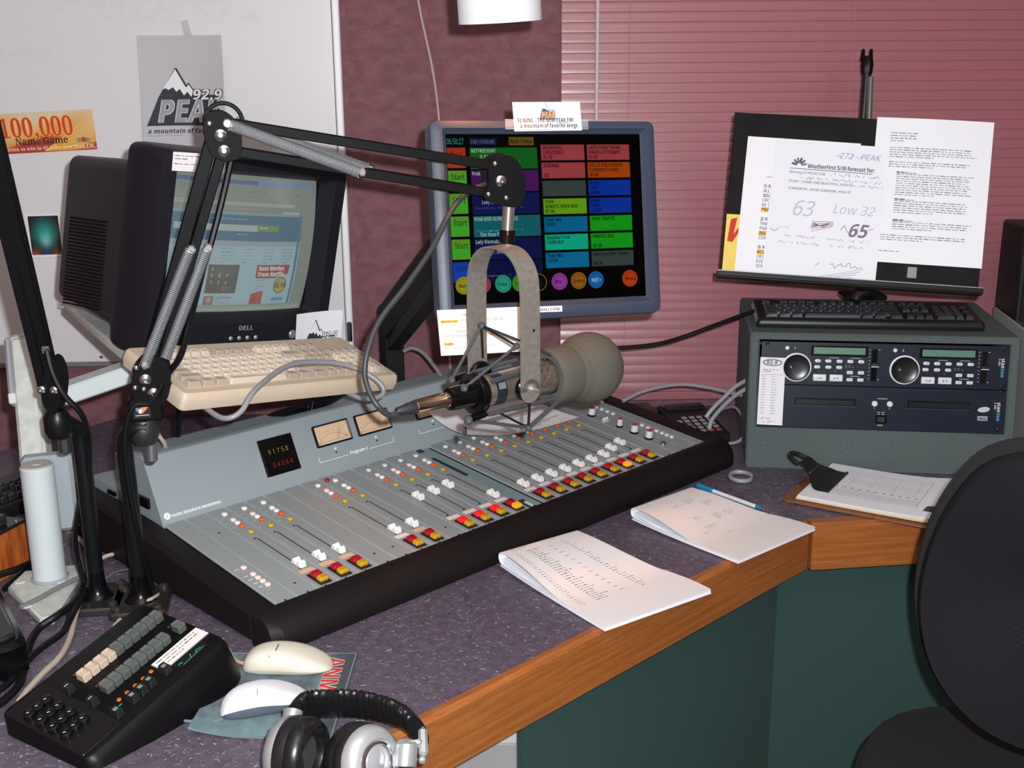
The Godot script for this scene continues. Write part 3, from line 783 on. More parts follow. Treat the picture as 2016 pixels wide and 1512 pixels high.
	var ml := func(u: float, v: float, up := 0.0) -> Transform3D: return Transform3D(Basis(), Vector3(u - 0.9895, up, (0.161 - v) / cos(SLOPE)))
	for u in [0.9584, 1.033]: part(mon, "printed_line", mb().box(Vector3(0.0009, 0.0003, 0.318)), mat("#aebac0", 0.5), ml.call(u, 0.161, 0.0002))
	for q in [[0.2405, 1.0], [0.162, 0.75], [0.122, 1.0], [0.083, 1.0]]:
		var kn := part(mon, "knob", mb().lathe([Vector2(0, 0), Vector2(0.0088, 0), Vector2(0.0092, 0.0015), Vector2(0.0086, 0.004), Vector2(0.0080, 0.0045), Vector2(0.0072, 0.017), Vector2(0.0066, 0.0178), Vector2(0, 0.018)], 24), mat("#c4c6ca", 0.4), ml.call(0.9735, q[0]).scaled_local(Vector3(q[1], 1, q[1])))
		part(kn, "knob_cap", mb().cyl(0.0064, 0.0178, 0.0196, 0.0006, 20), mat("#b3303a", 0.35))
		part(kn, "skirt", mb().cyl(0.0096, 0.0, 0.0042, 0.0006, 24), gloss)
	part(mon, "selector_switch", mb().box(Vector3(0.018, 0.005, 0.0085), Vector3(0, 0.002, 0), 0.001), mat("#b4babc", 0.45), ml.call(0.9725, 0.2))
	for k in 3: part(mon, "switch_lever", mb().box(Vector3(0.0035, 0.007, 0.0035), Vector3(0, 0.006, 0), 0.001), cw, ml.call(0.9665 + k * 0.006, 0.201))
	part(mon, "headphone_jack", mb().lathe([Vector2(0.0035, 0.0), Vector2(0.0075, 0.0), Vector2(0.0068, 0.0045), Vector2(0.0045, 0.006), Vector2(0.0035, 0.006)], 20), chrome, ml.call(0.9735, 0.0455))
	for v in [0.2645, 0.2485, 0.2325, 0.2165, 0.1355, 0.1195, 0.0965, 0.082, 0.0695, 0.0565]:
		part(mon, "push_button", btn, cp if v in [0.0965] else cc, ml.call(1.0165, v) * Transform3D(Basis(Vector3.RIGHT, -PI / 2), Vector3.ZERO))
	part(mon, "push_button", btn, cp, ml.call(1.052, 0.280) * Transform3D(Basis(Vector3.RIGHT, -PI / 2), Vector3.ZERO))
	for q in [[0.937, 0.295], [0.94, 0.004], [0.985, 0.004], [1.03, 0.004], [1.052, 0.004]]: part(mon, "screw", hole, hub, ml.call(q[0], q[1]))
	for v in [0.236, 0.205, 0.15, 0.115, 0.075, 0.04, 0.03]: part(mon, "printed_line", mb().box(Vector3(0.012, 0.0003, 0.0009)), mat("#b9c2c6", 0.5), ml.call(0.996, v, 0.0002))
	# loose sheet lying against the bridge
	var sh := canvas(360, 300, Color("#e9e6e8"))
	for k in 3: line2(sh, Vector2(120, 216 + k * 18), Vector2(330 - k * 40, 216 + k * 18), 2.2, "#4a4648", 0.85)
	rows2(sh, 150, 130, 160, 2, 24, "#5a5658", 3, 4)
	var fl := MB.new()
	fl.sheet(func(s, t):
		var v: float = 0.335 - t * 0.105
		var lift: float = 0.012 + 0.055 * pow(1.0 - t, 2.0) * (1.0 - s * 0.7) + 0.03 * pow(1.0 - s, 3.0) * t
		return Vector3(0.585 + s * 0.30 + t * 0.035, 0.048 + v * tan(SLOPE) + lift, -v), 14, 10, 0.0003)
	solo("paper_sheet", "curled white typed sheet lying on the console against the meter bridge under the microphone", "paper", fl, print_mat(sh), d.transform)

# flat raised lettering, h is the size of the letters; wide fits it to a width
func words(s: String, h: float, wide := 0.0, italic := false, bold := true, depth := 0.0003, serif := false) -> Mesh:
	var f := SystemFont.new()
	f.font_names = PackedStringArray(["Droid Serif" if serif else "Droid Sans"]); f.font_weight = 700 if bold else 400
	var m := TextMesh.new()
	m.text = s; m.font = f; m.font_size = 32; m.pixel_size = h / 32.0; m.depth = depth; m.curve_step = 2.0
	m.vertical_alignment = VERTICAL_ALIGNMENT_BOTTOM
	var arr := m.get_mesh_arrays()
	var v: PackedVector3Array = arr[Mesh.ARRAY_VERTEX]
	var bx := m.get_aabb()
	var k := wide / bx.size.x if wide > 0.0 else 1.0
	for i in v.size(): v[i] = Vector3(v[i].x * k + (v[i].y * 0.2 if italic else 0.0), v[i].y - bx.position.y, v[i].z)
	arr[Mesh.ARRAY_VERTEX] = v
	var o := ArrayMesh.new()
	o.add_surface_from_arrays(Mesh.PRIMITIVE_TRIANGLES, arr)
	return o


# ---------------------------------------------------------------- old monitor on its swing arm
func ring(w: float, h: float, r: float, z: float, c := Vector2.ZERO, n := 5) -> Array:
	var o := []
	for p in rrect(w, h, r, n, c): o.append(Vector3(p.x, p.y, z))
	return o
func monitor_arm():
	var d := thing("monitor_arm", "pale grey swing arm with a round white post on a bolted base plate", "monitor arm", xa(Vector3(-0.748, DESK, -1.738)))
	var q := inv(d)
	var wht := mat("#bcc4c6", 0.45)
	var gr := mat("#8f979c", 0.5)
	var off := tri_mat(noise_tex(0.05, [[0.0, "#a9ada9"], [0.62, "#bcbfba"], [1.0, "#c9ccc8"]], 128, FastNoiseLite.TYPE_SIMPLEX, 5), 6.0, 0.55)
	# base plate, outline in x and -z
	var pl := PackedVector2Array()
	for p in [Vector3(-0.8027, 0.741, -1.7687), Vector3(-0.7255, 0.741, -1.7932), Vector3(-0.7019, 0.741, -1.7455), Vector3(-0.6911, 0.741, -1.6127), Vector3(-0.6914, 0.741, -1.5994), Vector3(-0.7108, 0.741, -1.5981), Vector3(-0.805, 0.741, -1.7096)]: pl.append(Vector2(p.x + 0.748, -p.z - 1.738))
	var lay := Transform3D(Basis(Vector3.RIGHT, Vector3(0, 0, -1), Vector3.UP), Vector3.ZERO)
	part(d, "base_plate", mb(lay).prism(pl, 0.0, 0.014, 0.003), off)
	for p in [Vector3(-0.7915, 0.741, -1.7243), Vector3(-0.7265, 0.741, -1.725), Vector3(-0.7463, 0.741, -1.6356)]: part(d, "bolt", mb().cyl(0.009, 0.013, 0.0165, 0.001, 6), off, Transform3D(Basis(), q * (p as Vector3) * Vector3(1, 0, 1)))
	part(d, "collar", mb().cyl(0.029, 0.013, 0.019, 0.002, 32), gr)
	part(d, "post", mb().cyl(0.0255, 0.016, 0.208, 0.003, 40), wht, Transform3D(), "round white post")
	part(d, "post_cap", mb().cyl(0.0235, 0.206, 0.2095, 0.001, 32).cyl(0.009, 0.208, 0.211, 0.001, 16), mat("#a39c98", 0.5))
	# bracket cupped round the back of the post
	part(d, "bracket", mb(Transform3D(Basis(Vector3.UP, 0.35), Vector3(0.004, 0, -0.03))).box(Vector3(0.076, 0.13, 0.03), Vector3(0, 0.148, -0.008), 0.006), gr)
	var up := mb(q)
	up.bar(Vector3(-0.7848, 0.9056, -1.8246), Vector3(-0.8408, 1.0942, -1.9695), 0.043, 0.046, Vector3(0.15, 0.2, 1), 0.006)
	part(d, "upper_arm", up, off, Transform3D(), "broad upper arm standing up from the post")
	part(d, "arm_cap", mb(q).bar(Vector3(-0.8441, 1.0852, -1.9774), Vector3(-0.8487, 1.0985, -1.9863), 0.047, 0.05, Vector3(0.15, 0.2, 1), 0.01), off)
	part(d, "side_cover", mb(q).bar(Vector3(-0.8409, 0.9957, -1.9063), Vector3(-0.8688, 1.0904, -1.9789), 0.014, 0.05, Vector3(0.15, 0.2, 1), 0.005), gr)
	part(d, "clip", mb(q).bar(Vector3(-0.8354, 1.0052, -1.883), Vector3(-0.8399, 1.0211, -1.8925), 0.012, 0.02, Vector3(0.15, 0.2, 1), 0.002), mat("#c9ccce", 0.4))
	part(d, "arm_joint", mb(q).tube([Vector3(-0.8402, 1.0004, -1.9853), Vector3(-0.7777, 1.0063, -1.9559)], 0.018, 14), gr)
	part(d, "forearm", mb(q).bar(Vector3(-0.7818, 1.004, -1.9449), Vector3(-0.6683, 1.0363, -1.9848), 0.05, 0.032, Vector3.UP, 0.003), wht, Transform3D(), "white forearm reaching to the monitor tray")
	part(d, "forearm", mb(q).bar(Vector3(-0.6754, 1.0337, -1.9841), Vector3(-0.5547, 1.058, -2.0426), 0.05, 0.03, Vector3.UP, 0.003), wht)
	var cr: Transform3D = Transform3D(Basis(Vector3(0.6279, -0.1394, -0.7657), Vector3(0.1787, 0.9834, -0.0324), Vector3(0.7575, -0.1165, 0.6424)), Vector3(-0.4677, 1.2428, -2.0636))
	var tr := PackedVector2Array([Vector2(-0.035, 0.437), Vector2(-0.075, 0.432), Vector2(-0.092, 0.415), Vector2(-0.185, 0.06), Vector2(-0.19, 0.0), Vector2(0.19, 0.0), Vector2(0.185, 0.06), Vector2(0.09, 0.42), Vector2(0.04, 0.437)])
	part(d, "tray", mb(q * cr * Transform3D(lay.basis, Vector3(0, -0.222, 0))).prism(tr, 0.0, 0.018, 0.004), off, Transform3D(), "pale grey tray under the old monitor")
	part(d, "tray_stem", mb(q).tube([Vector3(-0.5565, 1.058, -2.0426), cr * Vector3(0, -0.222, -0.12)], 0.022, 14), gr)
	# wire keyboard holder
	var k: Transform3D = Transform3D(Basis(Vector3(0.6246, -0.1427, -0.7678), Vector3(0.3109, 0.9473, 0.0768), Vector3(0.7164, -0.2867, 0.6361)), Vector3(-0.4084, 1.0653, -1.9231))
	var pts := []
	for p in [Vector3(-0.175, -0.035, 0.06), Vector3(-0.187, -0.022, 0.128), Vector3(-0.168, -0.006, 0.142), Vector3(-0.135, 0.020, 0.125), Vector3(-0.045, 0.034, 0.083), Vector3(0.028, 0.034, 0.074), Vector3(0.092, 0.030, 0.09), Vector3(0.128, 0.018, 0.128), Vector3(0.135, -0.002, 0.142), Vector3(0.13, -0.03, 0.10), Vector3(0.12, -0.036, 0.0)]: pts.append(k * p)
	part(d, "keyboard_holder", mb(q).tube(curve(pts, 5), 0.0044, 10), mat("#85868a", 0.4), Transform3D(), "bent grey wire bar holding the beige keyboard")
	part(d, "keyboard_shelf", mb(q * k).box(Vector3(0.34, 0.005, 0.10), Vector3(0, -0.034, -0.02), 0.001), gr)
	part(d, "shelf_bracket", mb(q).tube([k * Vector3(-0.05, -0.036, -0.02), cr * Vector3(0.0, -0.232, -0.10)], 0.012, 10), gr)

func crt_monitor():
	var d := thing("crt_monitor", "bulky dark grey tube monitor with a web page on its curved screen", "monitor", Transform3D(Basis(Vector3(0.6279, -0.1394, -0.7657), Vector3(0.1787, 0.9834, -0.0324), Vector3(0.7575, -0.1165, 0.6424)), Vector3(-0.4677, 1.2428, -2.0636)))
	var sh := tri_mat(noise_tex(0.5, [[0.0, "#1a181d"], [1.0, "#25222a"]], 128, FastNoiseLite.TYPE_SIMPLEX, 2), 14.0, 0.5)
	var dk := mat("#1c1b22", 0.45)
	var cz := Vector2(0.002, -0.021)
	part(d, "bezel", mb().loft([ring(0.398, 0.352, 0.016, -0.088, cz), ring(0.404, 0.358, 0.02, -0.07, cz), ring(0.404, 0.358, 0.02, 0.004, cz), ring(0.394, 0.348, 0.02, 0.016, cz), ring(0.348, 0.268, 0.012, 0.017, Vector2(0, -0.002)), ring(0.330, 0.248, 0.012, -0.004), ring(0.326, 0.245, 0.012, -0.016)], false), mat("#1c1b22", 0.45, 0.0, {"metallic_specular": 0.35}))
	part(d, "rear_shell", mb().loft([ring(0.39, 0.34, 0.02, -0.085, cz), ring(0.376, 0.288, 0.02, -0.112, Vector2(0, -0.022)), ring(0.362, 0.262, 0.018, -0.29, Vector2(0, -0.03)), ring(0.34, 0.24, 0.03, -0.31, Vector2(0, -0.03)), ring(0.20, 0.17, 0.03, -0.40, Vector2(0, -0.04))].map(func(r): r = r.duplicate(); return r), true), sh)
	var vent := mb().box(Vector3(0.0012, 0.0035, 0.12)).done()
	for k in 26: part(d, "vent_slot", vent, gloss, Transform3D(Basis(Vector3.RIGHT, -0.12), Vector3(-0.1868 + 0.00003 * k, -0.155 + k * 0.0062, -0.205)))
	part(d, "pedestal", mb().loft([ring(0.16, 0.12, 0.03, 0.0), ring(0.12, 0.10, 0.03, 0.022)], true), sh, Transform3D(Basis(Vector3.RIGHT, -PI / 2), Vector3(0, -0.206, -0.16)))
	# what the screen shows
	var im := canvas(760, 570, Color("#8d938c"))
	box2(im, 24, 22, 706, 16, "#4c64a0"); box2(im, 420, 22, 310, 16, "#6f93cc")
	for k in 7: scrawl(im, 260 + k * 62, 66, 16, 12, "#63665f", k, 1.4); rows2(im, 252 + k * 62, 86, 34, 1, 4, "#6a6c66", k, 2)
	rows2(im, 40, 58, 120, 2, 22, "#5e605c", 4, 3)
	box2(im, 30, 108, 600, 15, "#a9b4ac"); rows2(im, 40, 113, 90, 1, 4, "#555", 4, 3)
	rows2(im, 260, 134, 260, 1, 4, "#a07a48", 5, 3); box2(im, 560, 140, 100, 16, "#b3beb6")
	box2(im, 18, 150, 660, 22, "#88aab9"); box2(im, 18, 160, 660, 112, "#3f6c92"); box2(im, 36, 200, 392, 26, "#b9c4c4"); box2(im, 428, 200, 116, 24, "#6f9c3a")
	rows2(im, 200, 176, 330, 1, 4, "#8fb0c4", 4, 3); rows2(im, 330, 238, 90, 1, 4, "#9fc0d4", 4, 3); rows2(im, 440, 208, 80, 1, 4, "#cfe0a8", 4, 5)
	txt(im, "G", 102, 198, 30, "#c4d4d4", true)
	box2(im, 18, 266, 660, 22, "#9fb0bb"); box2(im, 18, 288, 662, 250, "#a7c6d4"); box2(im, 660, 150, 14, 388, "#4c7a9c")
	for k in 6: rows2(im, 44 + k * 108, 298, 78, 5, 14, "#4a7088", k + 3, 3, 0.8)
	box2(im, 210, 366, 150, 122, "#4a413e")
	for k in 8: box2(im, 226 + (k * 37) % 110, 378 + (k * 29) % 60, 9, 14, "#8c9a94")
	rows2(im, 290, 462, 46, 2, 10, "#a84a3c", 4, 3)
	box2(im, 214, 500, 46, 46, "#8a6a58"); dot2(im, 237, 518, 13, "#c09a86"); txt(im, "King of Games", 268, 512, 14, "#4d6f86", true, 0.8); rows2(im, 268, 520, 80, 3, 9, "#5c7c90", 3, 3)
	poly2(im, PackedVector2Array([Vector2(452, 366), Vector2(636, 366), Vector2(634, 404), Vector2(560, 424), Vector2(452, 424)]), "#a2312e")
	txt(im, "Rent Movies", 464, 390, 25, "#e6dcd8", true, 0.95, 0, false, 1); txt(im, "From Netflix", 464, 416, 25, "#e6dcd8", true, 0.95, 0, false, 1)
	rows2(im, 462, 432, 52, 4, 13, "#55707e", 2, 3)
	dot2(im, 598, 456, 37, "#5c5a30"); dot2(im, 598, 456, 33, "#b3ab4c"); txt(im, "$5.99", 568, 468, 30, "#3a3420", true, 0.85); rows2(im, 578, 440, 36, 1, 4, "#5a5228", 3, 3)
	poly2(im, PackedVector2Array([Vector2(446, 492), Vector2(508, 478), Vector2(512, 540), Vector2(444, 540)]), "#b5403a"); scrawl(im, 454, 514, 46, 14, "#7c2420", 5, 1.5)
	box2(im, 566, 512, 66, 14, "#5c94c4")
	box2(im, 18, 538, 724, 14, "#9aa49c"); box2(im, 18, 552, 724, 14, "#a8b2aa"); rows2(im, 30, 557, 60, 1, 4, "#4a4c48", 6, 4); rows2(im, 590, 543, 60, 1, 4, "#4a4c48", 6, 4)
	var m := print_mat(im, 0.12)
	m.emission_enabled = true; m.emission = Color.BLACK; m.emission_texture = m.albedo_texture; m.albedo_texture = null; m.albedo_color = Color("#4e5450"); m.emission_energy_multiplier = 0.42
	var g := MB.new()
	g.sheet(func(s, t):
		var x: float = s - 0.5; var y: float = 0.5 - t
		return Vector3(x * 0.327, y * 0.246, 0.004 - 0.05 * (x * x + y * y)), 20, 16, 0.003)
	part(d, "screen", g.done(60.0), m, Transform3D(Basis(), Vector3(0, 0, -0.006)))
	part(d, "lettering", words("DELL", 0.0115, 0.031), mat("#a3a3a8", 0.4, 0.4), xa(Vector3(0.0055, -0.1495, 0.0172)))
	for k in 4: part(d, "menu_button", mb(Transform3D(Basis(Vector3.RIGHT, PI / 2), Vector3.ZERO)).cyl(0.0042, 0, 0.004, 0.0016, 14), mat("#9a9aa0", 0.35, 0.4), xa(Vector3(-0.0265 + k * 0.0185, -0.1635, 0.0165)))
	part(d, "power_button", mb(Transform3D(Basis(Vector3.RIGHT, PI / 2), Vector3.ZERO)).cyl(0.0088, 0, 0.004, 0.002, 20), mat("#85858c", 0.35, 0.4), xa(Vector3(0.1155, -0.1615, 0.0165)))
	im = canvas(330, 110, Color("#e4dfe0"))
	rows2(im, 10, 18, 170, 2, 18, "#3a383a", 3, 5); rows2(im, 10, 66, 300, 1, 18, "#3a383a", 8, 5)
	part(d, "paper_label", mb().box(Vector3(0.104, 0.0305, 0.0006)), print_mat(im), xa(Vector3(-0.1325, 0.1405, 0.0174), Vector3(0, 0, 1.5)), "white typed label stuck on the upper corner")
	im = canvas(260, 200, Color("#dcdce2"))
	mountain(im, Vector2(36, 78), 0.52, "#26282c", "#dcdce2", "#8f9095")
	var sl := MB.new()
	sl.sheet(func(s, t): return Vector3((s - 0.5) * 0.1, (0.5 - t) * 0.075, 0.004 + 0.016 * pow(s, 2.0)), 8, 3, 0.0004)
	solo("logo_slip", "small white mountain-logo slip tucked at the lower right corner of the tube monitor", "paper slip", sl, print_mat(im), d.transform * xa(Vector3(0.168, -0.154, 0.02), Vector3(0, 0, 6)))

# ---------------------------------------------------------------- keyboards
func keyboard(called: String, label: String, at: Transform3D, w: float, dp: float, h: float, case_m: Material, key_m: Material, key2: Material) -> Node3D:
	var d := thing(called, label, "keyboard", at)
	var flat := Transform3D(Basis(Vector3.RIGHT, -PI / 2), Vector3.ZERO)   # outline x,y -> x,-z
	part(d, "case", mb(flat).loft([ring(w, dp, 0.008, -h), ring(w + 0.004, dp + 0.004, 0.009, -h * 0.55), ring(w, dp, 0.008, -0.003), ring(w - 0.006, dp - 0.006, 0.006, 0.0)]), case_m)
	part(d, "key_well", mb().box(Vector3(w - 0.03, 0.0012, dp * 0.70), Vector3(0, 0.0004, dp * 0.045)), case_m)
	var u := (w - 0.036) / 22.6
	var rz := dp * 0.70 / 6.5
	var keys := {}
	var key := func(x: float, row: float, kw: float, kh := 1.0, alt := false):
		var id := "%.2f/%.1f" % [kw, kh]
		if not keys.has(id):
			var b := u * kw - 0.0012; var c := rz * kh - 0.0012
			keys[id] = mb(flat).loft([ring(b, c, 0.001, 0.0, Vector2.ZERO, 1), ring(b * 0.99, c * 0.98, 0.001, 0.002, Vector2.ZERO, 1), ring(b - 0.0055, c - 0.0065, 0.0014, 0.0085, Vector2(0, 0.0012), 1), ring(b - 0.0075, c - 0.0085, 0.001, 0.0079, Vector2(0, 0.0012), 1)]).done(30.0)
		part(d, "key", keys[id], key2 if alt else key_m, xa(Vector3(-w * 0.5 + 0.018 + u * (x + kw * 0.5), 0.0008, -dp * 0.305 + rz * (row + kh * 0.5))))
	key.call(0, 0, 1, 1, true)
	for g in [2, 6.5, 11]:
		for k in 4: key.call(g + k, 0, 1, 1, g == 6.5)
	for k in 3: key.call(15.3 + k, 0, 1, 1, true)
	for k in 13: key.call(k, 1.5, 1)
	key.call(13, 1.5, 2, 1, true)
	key.call(0, 2.5, 1.5, 1, true)
	for k in 12: key.call(1.5 + k, 2.5, 1)
	key.call(13.5, 2.5, 1.5)
	key.call(0, 3.5, 1.75, 1, true)
	for k in 11: key.call(1.75 + k, 3.5, 1)
	key.call(12.75, 3.5, 2.25, 1, true)
	key.call(0, 4.5, 2.25, 1, true)
	for k in 10: key.call(2.25 + k, 4.5, 1)
	key.call(12.25, 4.5, 2.75, 1, true)
	for k in [[0, 1.4], [1.5, 1.3], [2.85, 1.3]]: key.call(k[0], 5.5, k[1], 1, true)
	key.call(4.25, 5.5, 6.2)
	for k in [[10.5, 1.3], [11.9, 1.3], [13.6, 1.4]]: key.call(k[0], 5.5, k[1], 1, true)
	for r in 2:
		for k in 3: key.call(15.3 + k, 1.5 + r, 1, 1, true)
	key.call(16.3, 4.5, 1, 1, true)
	for k in 3: key.call(15.3 + k, 5.5, 1, 1, true)
	for k in 4: key.call(18.6 + k, 1.5, 1, 1, true)
	for r in 3:
		for k in 3: key.call(18.6 + k, 2.5 + r, 1)
	key.call(21.6, 2.5, 1, 2, true)
	key.call(21.6, 4.5, 1, 2, true)
	key.call(18.6, 5.5, 2)
	key.call(20.6, 5.5, 1)
	return d
func keyboards():
	var k := keyboard("keyboard", "beige computer keyboard held tilted in front of the tube monitor", Transform3D(Basis(Vector3(0.6246, -0.1427, -0.7678), Vector3(0.3109, 0.9473, 0.0768), Vector3(0.7164, -0.2867, 0.6361)), Vector3(-0.4084, 1.0653, -1.9231)) * xa(Vector3.ZERO), 0.462, 0.168, 0.028, mat("#c4b29d", 0.5), mat("#cdbcab", 0.5), mat("#a99a8b", 0.5))
	var b := keyboard("keyboard", "black computer keyboard lying on top of the grey carpeted rack case", Transform3D(Basis.from_euler(Vector3(0.085, deg_to_rad(-6.9), 0)), Vector3(0.7445, 1.0435, -2.416)), 0.455, 0.15, 0.018, mat("#141418", 0.42), mat("#26292f", 0.38), mat("#202328", 0.38))
	for s in [-0.19, 0.19]: part(b, "foot", mb().box(Vector3(0.03, 0.018, 0.012), Vector3(s, -0.022, -0.065), 0.002), black)

# ---------------------------------------------------------------- touch screen on its post
func touch_monitor():
	var d := thing("touch_monitor", "dark slate flat touch screen filled with coloured playlist buttons, tilted on a black post", "monitor", Transform3D(Basis(Vector3(0.9421, -0.026, -0.3342), Vector3(-0.0416, 0.9802, -0.1935), Vector3(0.3327, 0.1962, 0.9224)), Vector3(0.0643, 1.309, -1.9087)))
	var sl := mat("#3a4152", 0.42, 0.0, {"metallic_specular": 0.4})
	var c0 := Vector2(-0.001, -0.004)
	part(d, "bezel", mb().loft([ring(0.372, 0.302, 0.02, -0.052, c0), ring(0.386, 0.316, 0.016, -0.036, c0), ring(0.392, 0.322, 0.012, -0.010, c0), ring(0.388, 0.318, 0.012, 0.001, c0), ring(0.368, 0.298, 0.008, 0.006, c0), ring(0.354, 0.286, 0.004, 0.006), ring(0.341, 0.273, 0.002, -0.004), ring(0.336, 0.268, 0.002, -0.006)], false), sl)
	part(d, "back_cover", mb().loft([ring(0.37, 0.3, 0.02, -0.05, c0), ring(0.30, 0.24, 0.02, -0.062, c0), ring(0.16, 0.15, 0.02, -0.072, c0)].map(func(r): return r)), sl)
	var im := canvas(1014, 810, Color("#060506"))
	txt(im, "06:50:27", 2, 48, 36, "#3fae9c", false, 0.62)
	box2(im, 116, 18, 138, 36, "#10193c"); txt(im, "3:00 (14:00:00)", 122, 46, 26, "#5a6288", true, 0.72)
	box2(im, 316, 14, 128, 40, "#6a5416"); txt(im, "Next: 1 Hour", 324, 44, 26, "#2a2210", true, 0.72)
	var left := ["#d2401c", "#3fb52c", "#3fb52c", "#3fb52c", "#3fb52c", "#1c48b8"]
	var mid := ["#15631f", "#4f1a62", "#121b55", "#14636e", "#10184e", "#0f1544"]
	for k in 6:
		var y := 64 + k * 108.5
		for j in 96:
			var cc := Color(left[k]).lerp(Color("#8f7a28") if k > 0 and k < 5 else Color("#7a2a14") if k == 0 else Color("#1c3a88"), clampf(absf(j - 60) / 120.0, 0, 1))
			box2(im, 2, y + j, 92, 1, cc)
		txt(im, "Start" if k > 0 else "Next", 16, y + 44, 36, "#0f2a10" if k in [1, 2, 3, 4] else ("#3a0d06" if k == 0 else "#0d2a70"), false, 0.9)
		box2(im, 116, y, 344, 102, mid[k])
	var say := [["NETFREESONY", "@ BARRINGTON", ""], ["Peak Music", "", ""], ["", "Lady Marmalade", ""], ["PEAK MED-SLOW RECYCLE", "", "The New Peak"], ["Lady Marmalade", "", ""], ["", "", ""]]
	for k in 6:
		var y := 64 + k * 108.5
		txt(im, say[k][0], 122, y + 24, 25, "#a9c4b4", true, 0.72)
		txt(im, say[k][1], 164, y + 52, 25, "#9fbcae" if k == 0 else "#a9b0cc", true, 0.76)
		txt(im, say[k][2], 146, y + 98, 25, "#a9c4c4", true, 0.76)
		rows2(im, 130, y + 70, 250, 1, 4, mid[k], k, 5)
		for q in 7: box2(im, 130 + q * 38, y + 66, 14 + (q * 7) % 14, 8, Color(mid[k]).lerp(Color.WHITE, 0.14))
	var cols := [["#a54347", "#a54347", "#3c4744", "#6aa81a", "#0a6a98", "#12b08c", "#0f6f9e"], ["#a54347", "#b0480e", "#0f36a0", "#0f36a0", "#17a01c", "#17a01c", "#3c4744"]]
	var lab := [[["DRUM ROLL", "CRESCENDO", "01:10"], ["SCREAMS", "", ":02"], ["", "", ""], ["PEAK", "REMOTE OPEN BED", "01:56"], ["Peak Mix", "OPEN", ""], ["Weather First", "FORECAST", ""], ["Peak Mix", "CLOSE", ""]],
		[["LATE SHOW THEME", "DAVID LETTERMAN", "01:07"], ["HOLLY HOLLYWOOD", "CURRENTLY USED", "03:56"], ["HARD", "FAST", "OPEN"], ["HARD", "TIME", "CLOSE"], ["KKPK TRAFFIC", "", ""], ["TRAFFIC BED", "", "02:28"], ["American Idol Theme", "", "00:29"]]]
	for c in 2:
		for k in 7:
			var x := 478 + c * 244; var y := 50 + k * 87.5
			box2(im, x, y, 232, 78, Color(cols[c][k]).lerp(Color.BLACK, 0.3)); box2(im, x + 4, y + 3, 226, 72, cols[c][k])
			for q in 3: txt(im, lab[c][k][q], x + 12, y + 24 + q * 23, 23, Color(cols[c][k]).lerp(Color.BLACK, 0.68), true, 0.82)
	var dots := [[52, "#a49a20", "Auto"], [146, "#a43a4c", "Log"], [252, "#24a084", "Files"], [340, "#3f9426", "Cart"], [436, "#0a0808", "Rec"], [546, "#9a3a9e", "Mix"], [648, "#9a5c14", "Index"], [742, "#1464b0", "NET >"], [928, "#c23c10", "Menu"]]
	for q in dots:
		dot2(im, q[0], 718, 42, Color(q[1]).lerp(Color.WHITE, 0.1) if q[0] != 436 else Color("#a48a2c")); dot2(im, q[0], 718, 39, Color(q[1]).lerp(Color.BLACK, 0.08)); dot2(im, q[0], 718, 30, q[1])
		dot2(im, q[0] + 3, 724, 24, Color(q[1]).lerp(Color.WHITE, 0.07), 0.6)
		if q[0] == 436: box2(im, 410, 684, 22, 50, "#c22014")
		else: txt(im, q[2], q[0] - 24, 728, 24, "#c8d4e4" if q[2] == "NET >" else Color(q[1]).lerp(Color.BLACK, 0.65), true, 0.85)
	var m := print_mat(im, 0.3)
	m.albedo_color = Color(0.03, 0.03, 0.03)
	m.emission_enabled = true; m.emission = Color.BLACK; m.emission_texture = m.albedo_texture; m.emission_energy_multiplier = 0.68
	m.metallic_specular = 0.12
	part(d, "screen", mb().box(Vector3(0.338, 0.27, 0.002)), m, xa(Vector3(0, 0, -0.0055)))
	var q := inv(d)
	var sq := mat("#121114", 0.5)
	var foot: Vector3 = Vector3(-0.2639, 1.0009, -2.5039)
	var pole := mb(q)
	pole.xf = q * Transform3D(Basis(Vector3.UP, 0.5), foot * Vector3(1, 0, 1))
	pole.box(Vector3(0.042, 0.305, 0.042), Vector3(0, DESK + 0.1525, 0), 0.004)
	part(d, "post", pole, sq, Transform3D(), "square black post")
	part(d, "support_arm", mb(q).bar(foot * Vector3(1, 0, 1) + Vector3(0, 1.005, 0), d.transform * Vector3(-0.06, 0.06, -0.075), 0.05, 0.07), sq)
	part(d, "brace", mb(q).bar(foot * Vector3(1, 0, 1) + Vector3(0, 0.955, 0), d.transform * Vector3(-0.11, -0.03, -0.07), 0.03, 0.03), sq)
	part(d, "post_foot", mb(q * Transform3D(Basis(Vector3.UP, 0.5), foot * Vector3(1, 0, 1))).box(Vector3(0.12, 0.008, 0.10), Vector3(0, DESK + 0.004, 0), 0.002), sq)
	# papers stuck to it
	im = canvas(470, 180, Color("#e9e8ec"))
	mountain(im, Vector2(178, 22), 0.30, "#4a5a68", "#e9e8ec", "#e08a3c", Color("#e0822c"))
	txt(im, "92 NINE....THE NEW PEAK FM!", 24, 126, 36, "#1c1c1e", true, 0.78); line2(im, Vector2(294, 131), Vector2(380, 131), 1.3, "#2a2a2c")
	txt(im, "a mountain of favorite songs", 40, 160, 36, "#1c1c1e", true, 0.80)
	rows2(im, 12, 170, 440, 1, 4, "#3a3a3c", 5, 4)
	solo("sign_card", "white printed card taped over the top edge of the touch screen", "sign", mb().box(Vector3(0.117, 0.0465, 0.0008)), print_mat(im), d.transform * xa(Vector3(0, 0.1612, 0.0085), Vector3(-3, 0, 0.8)))
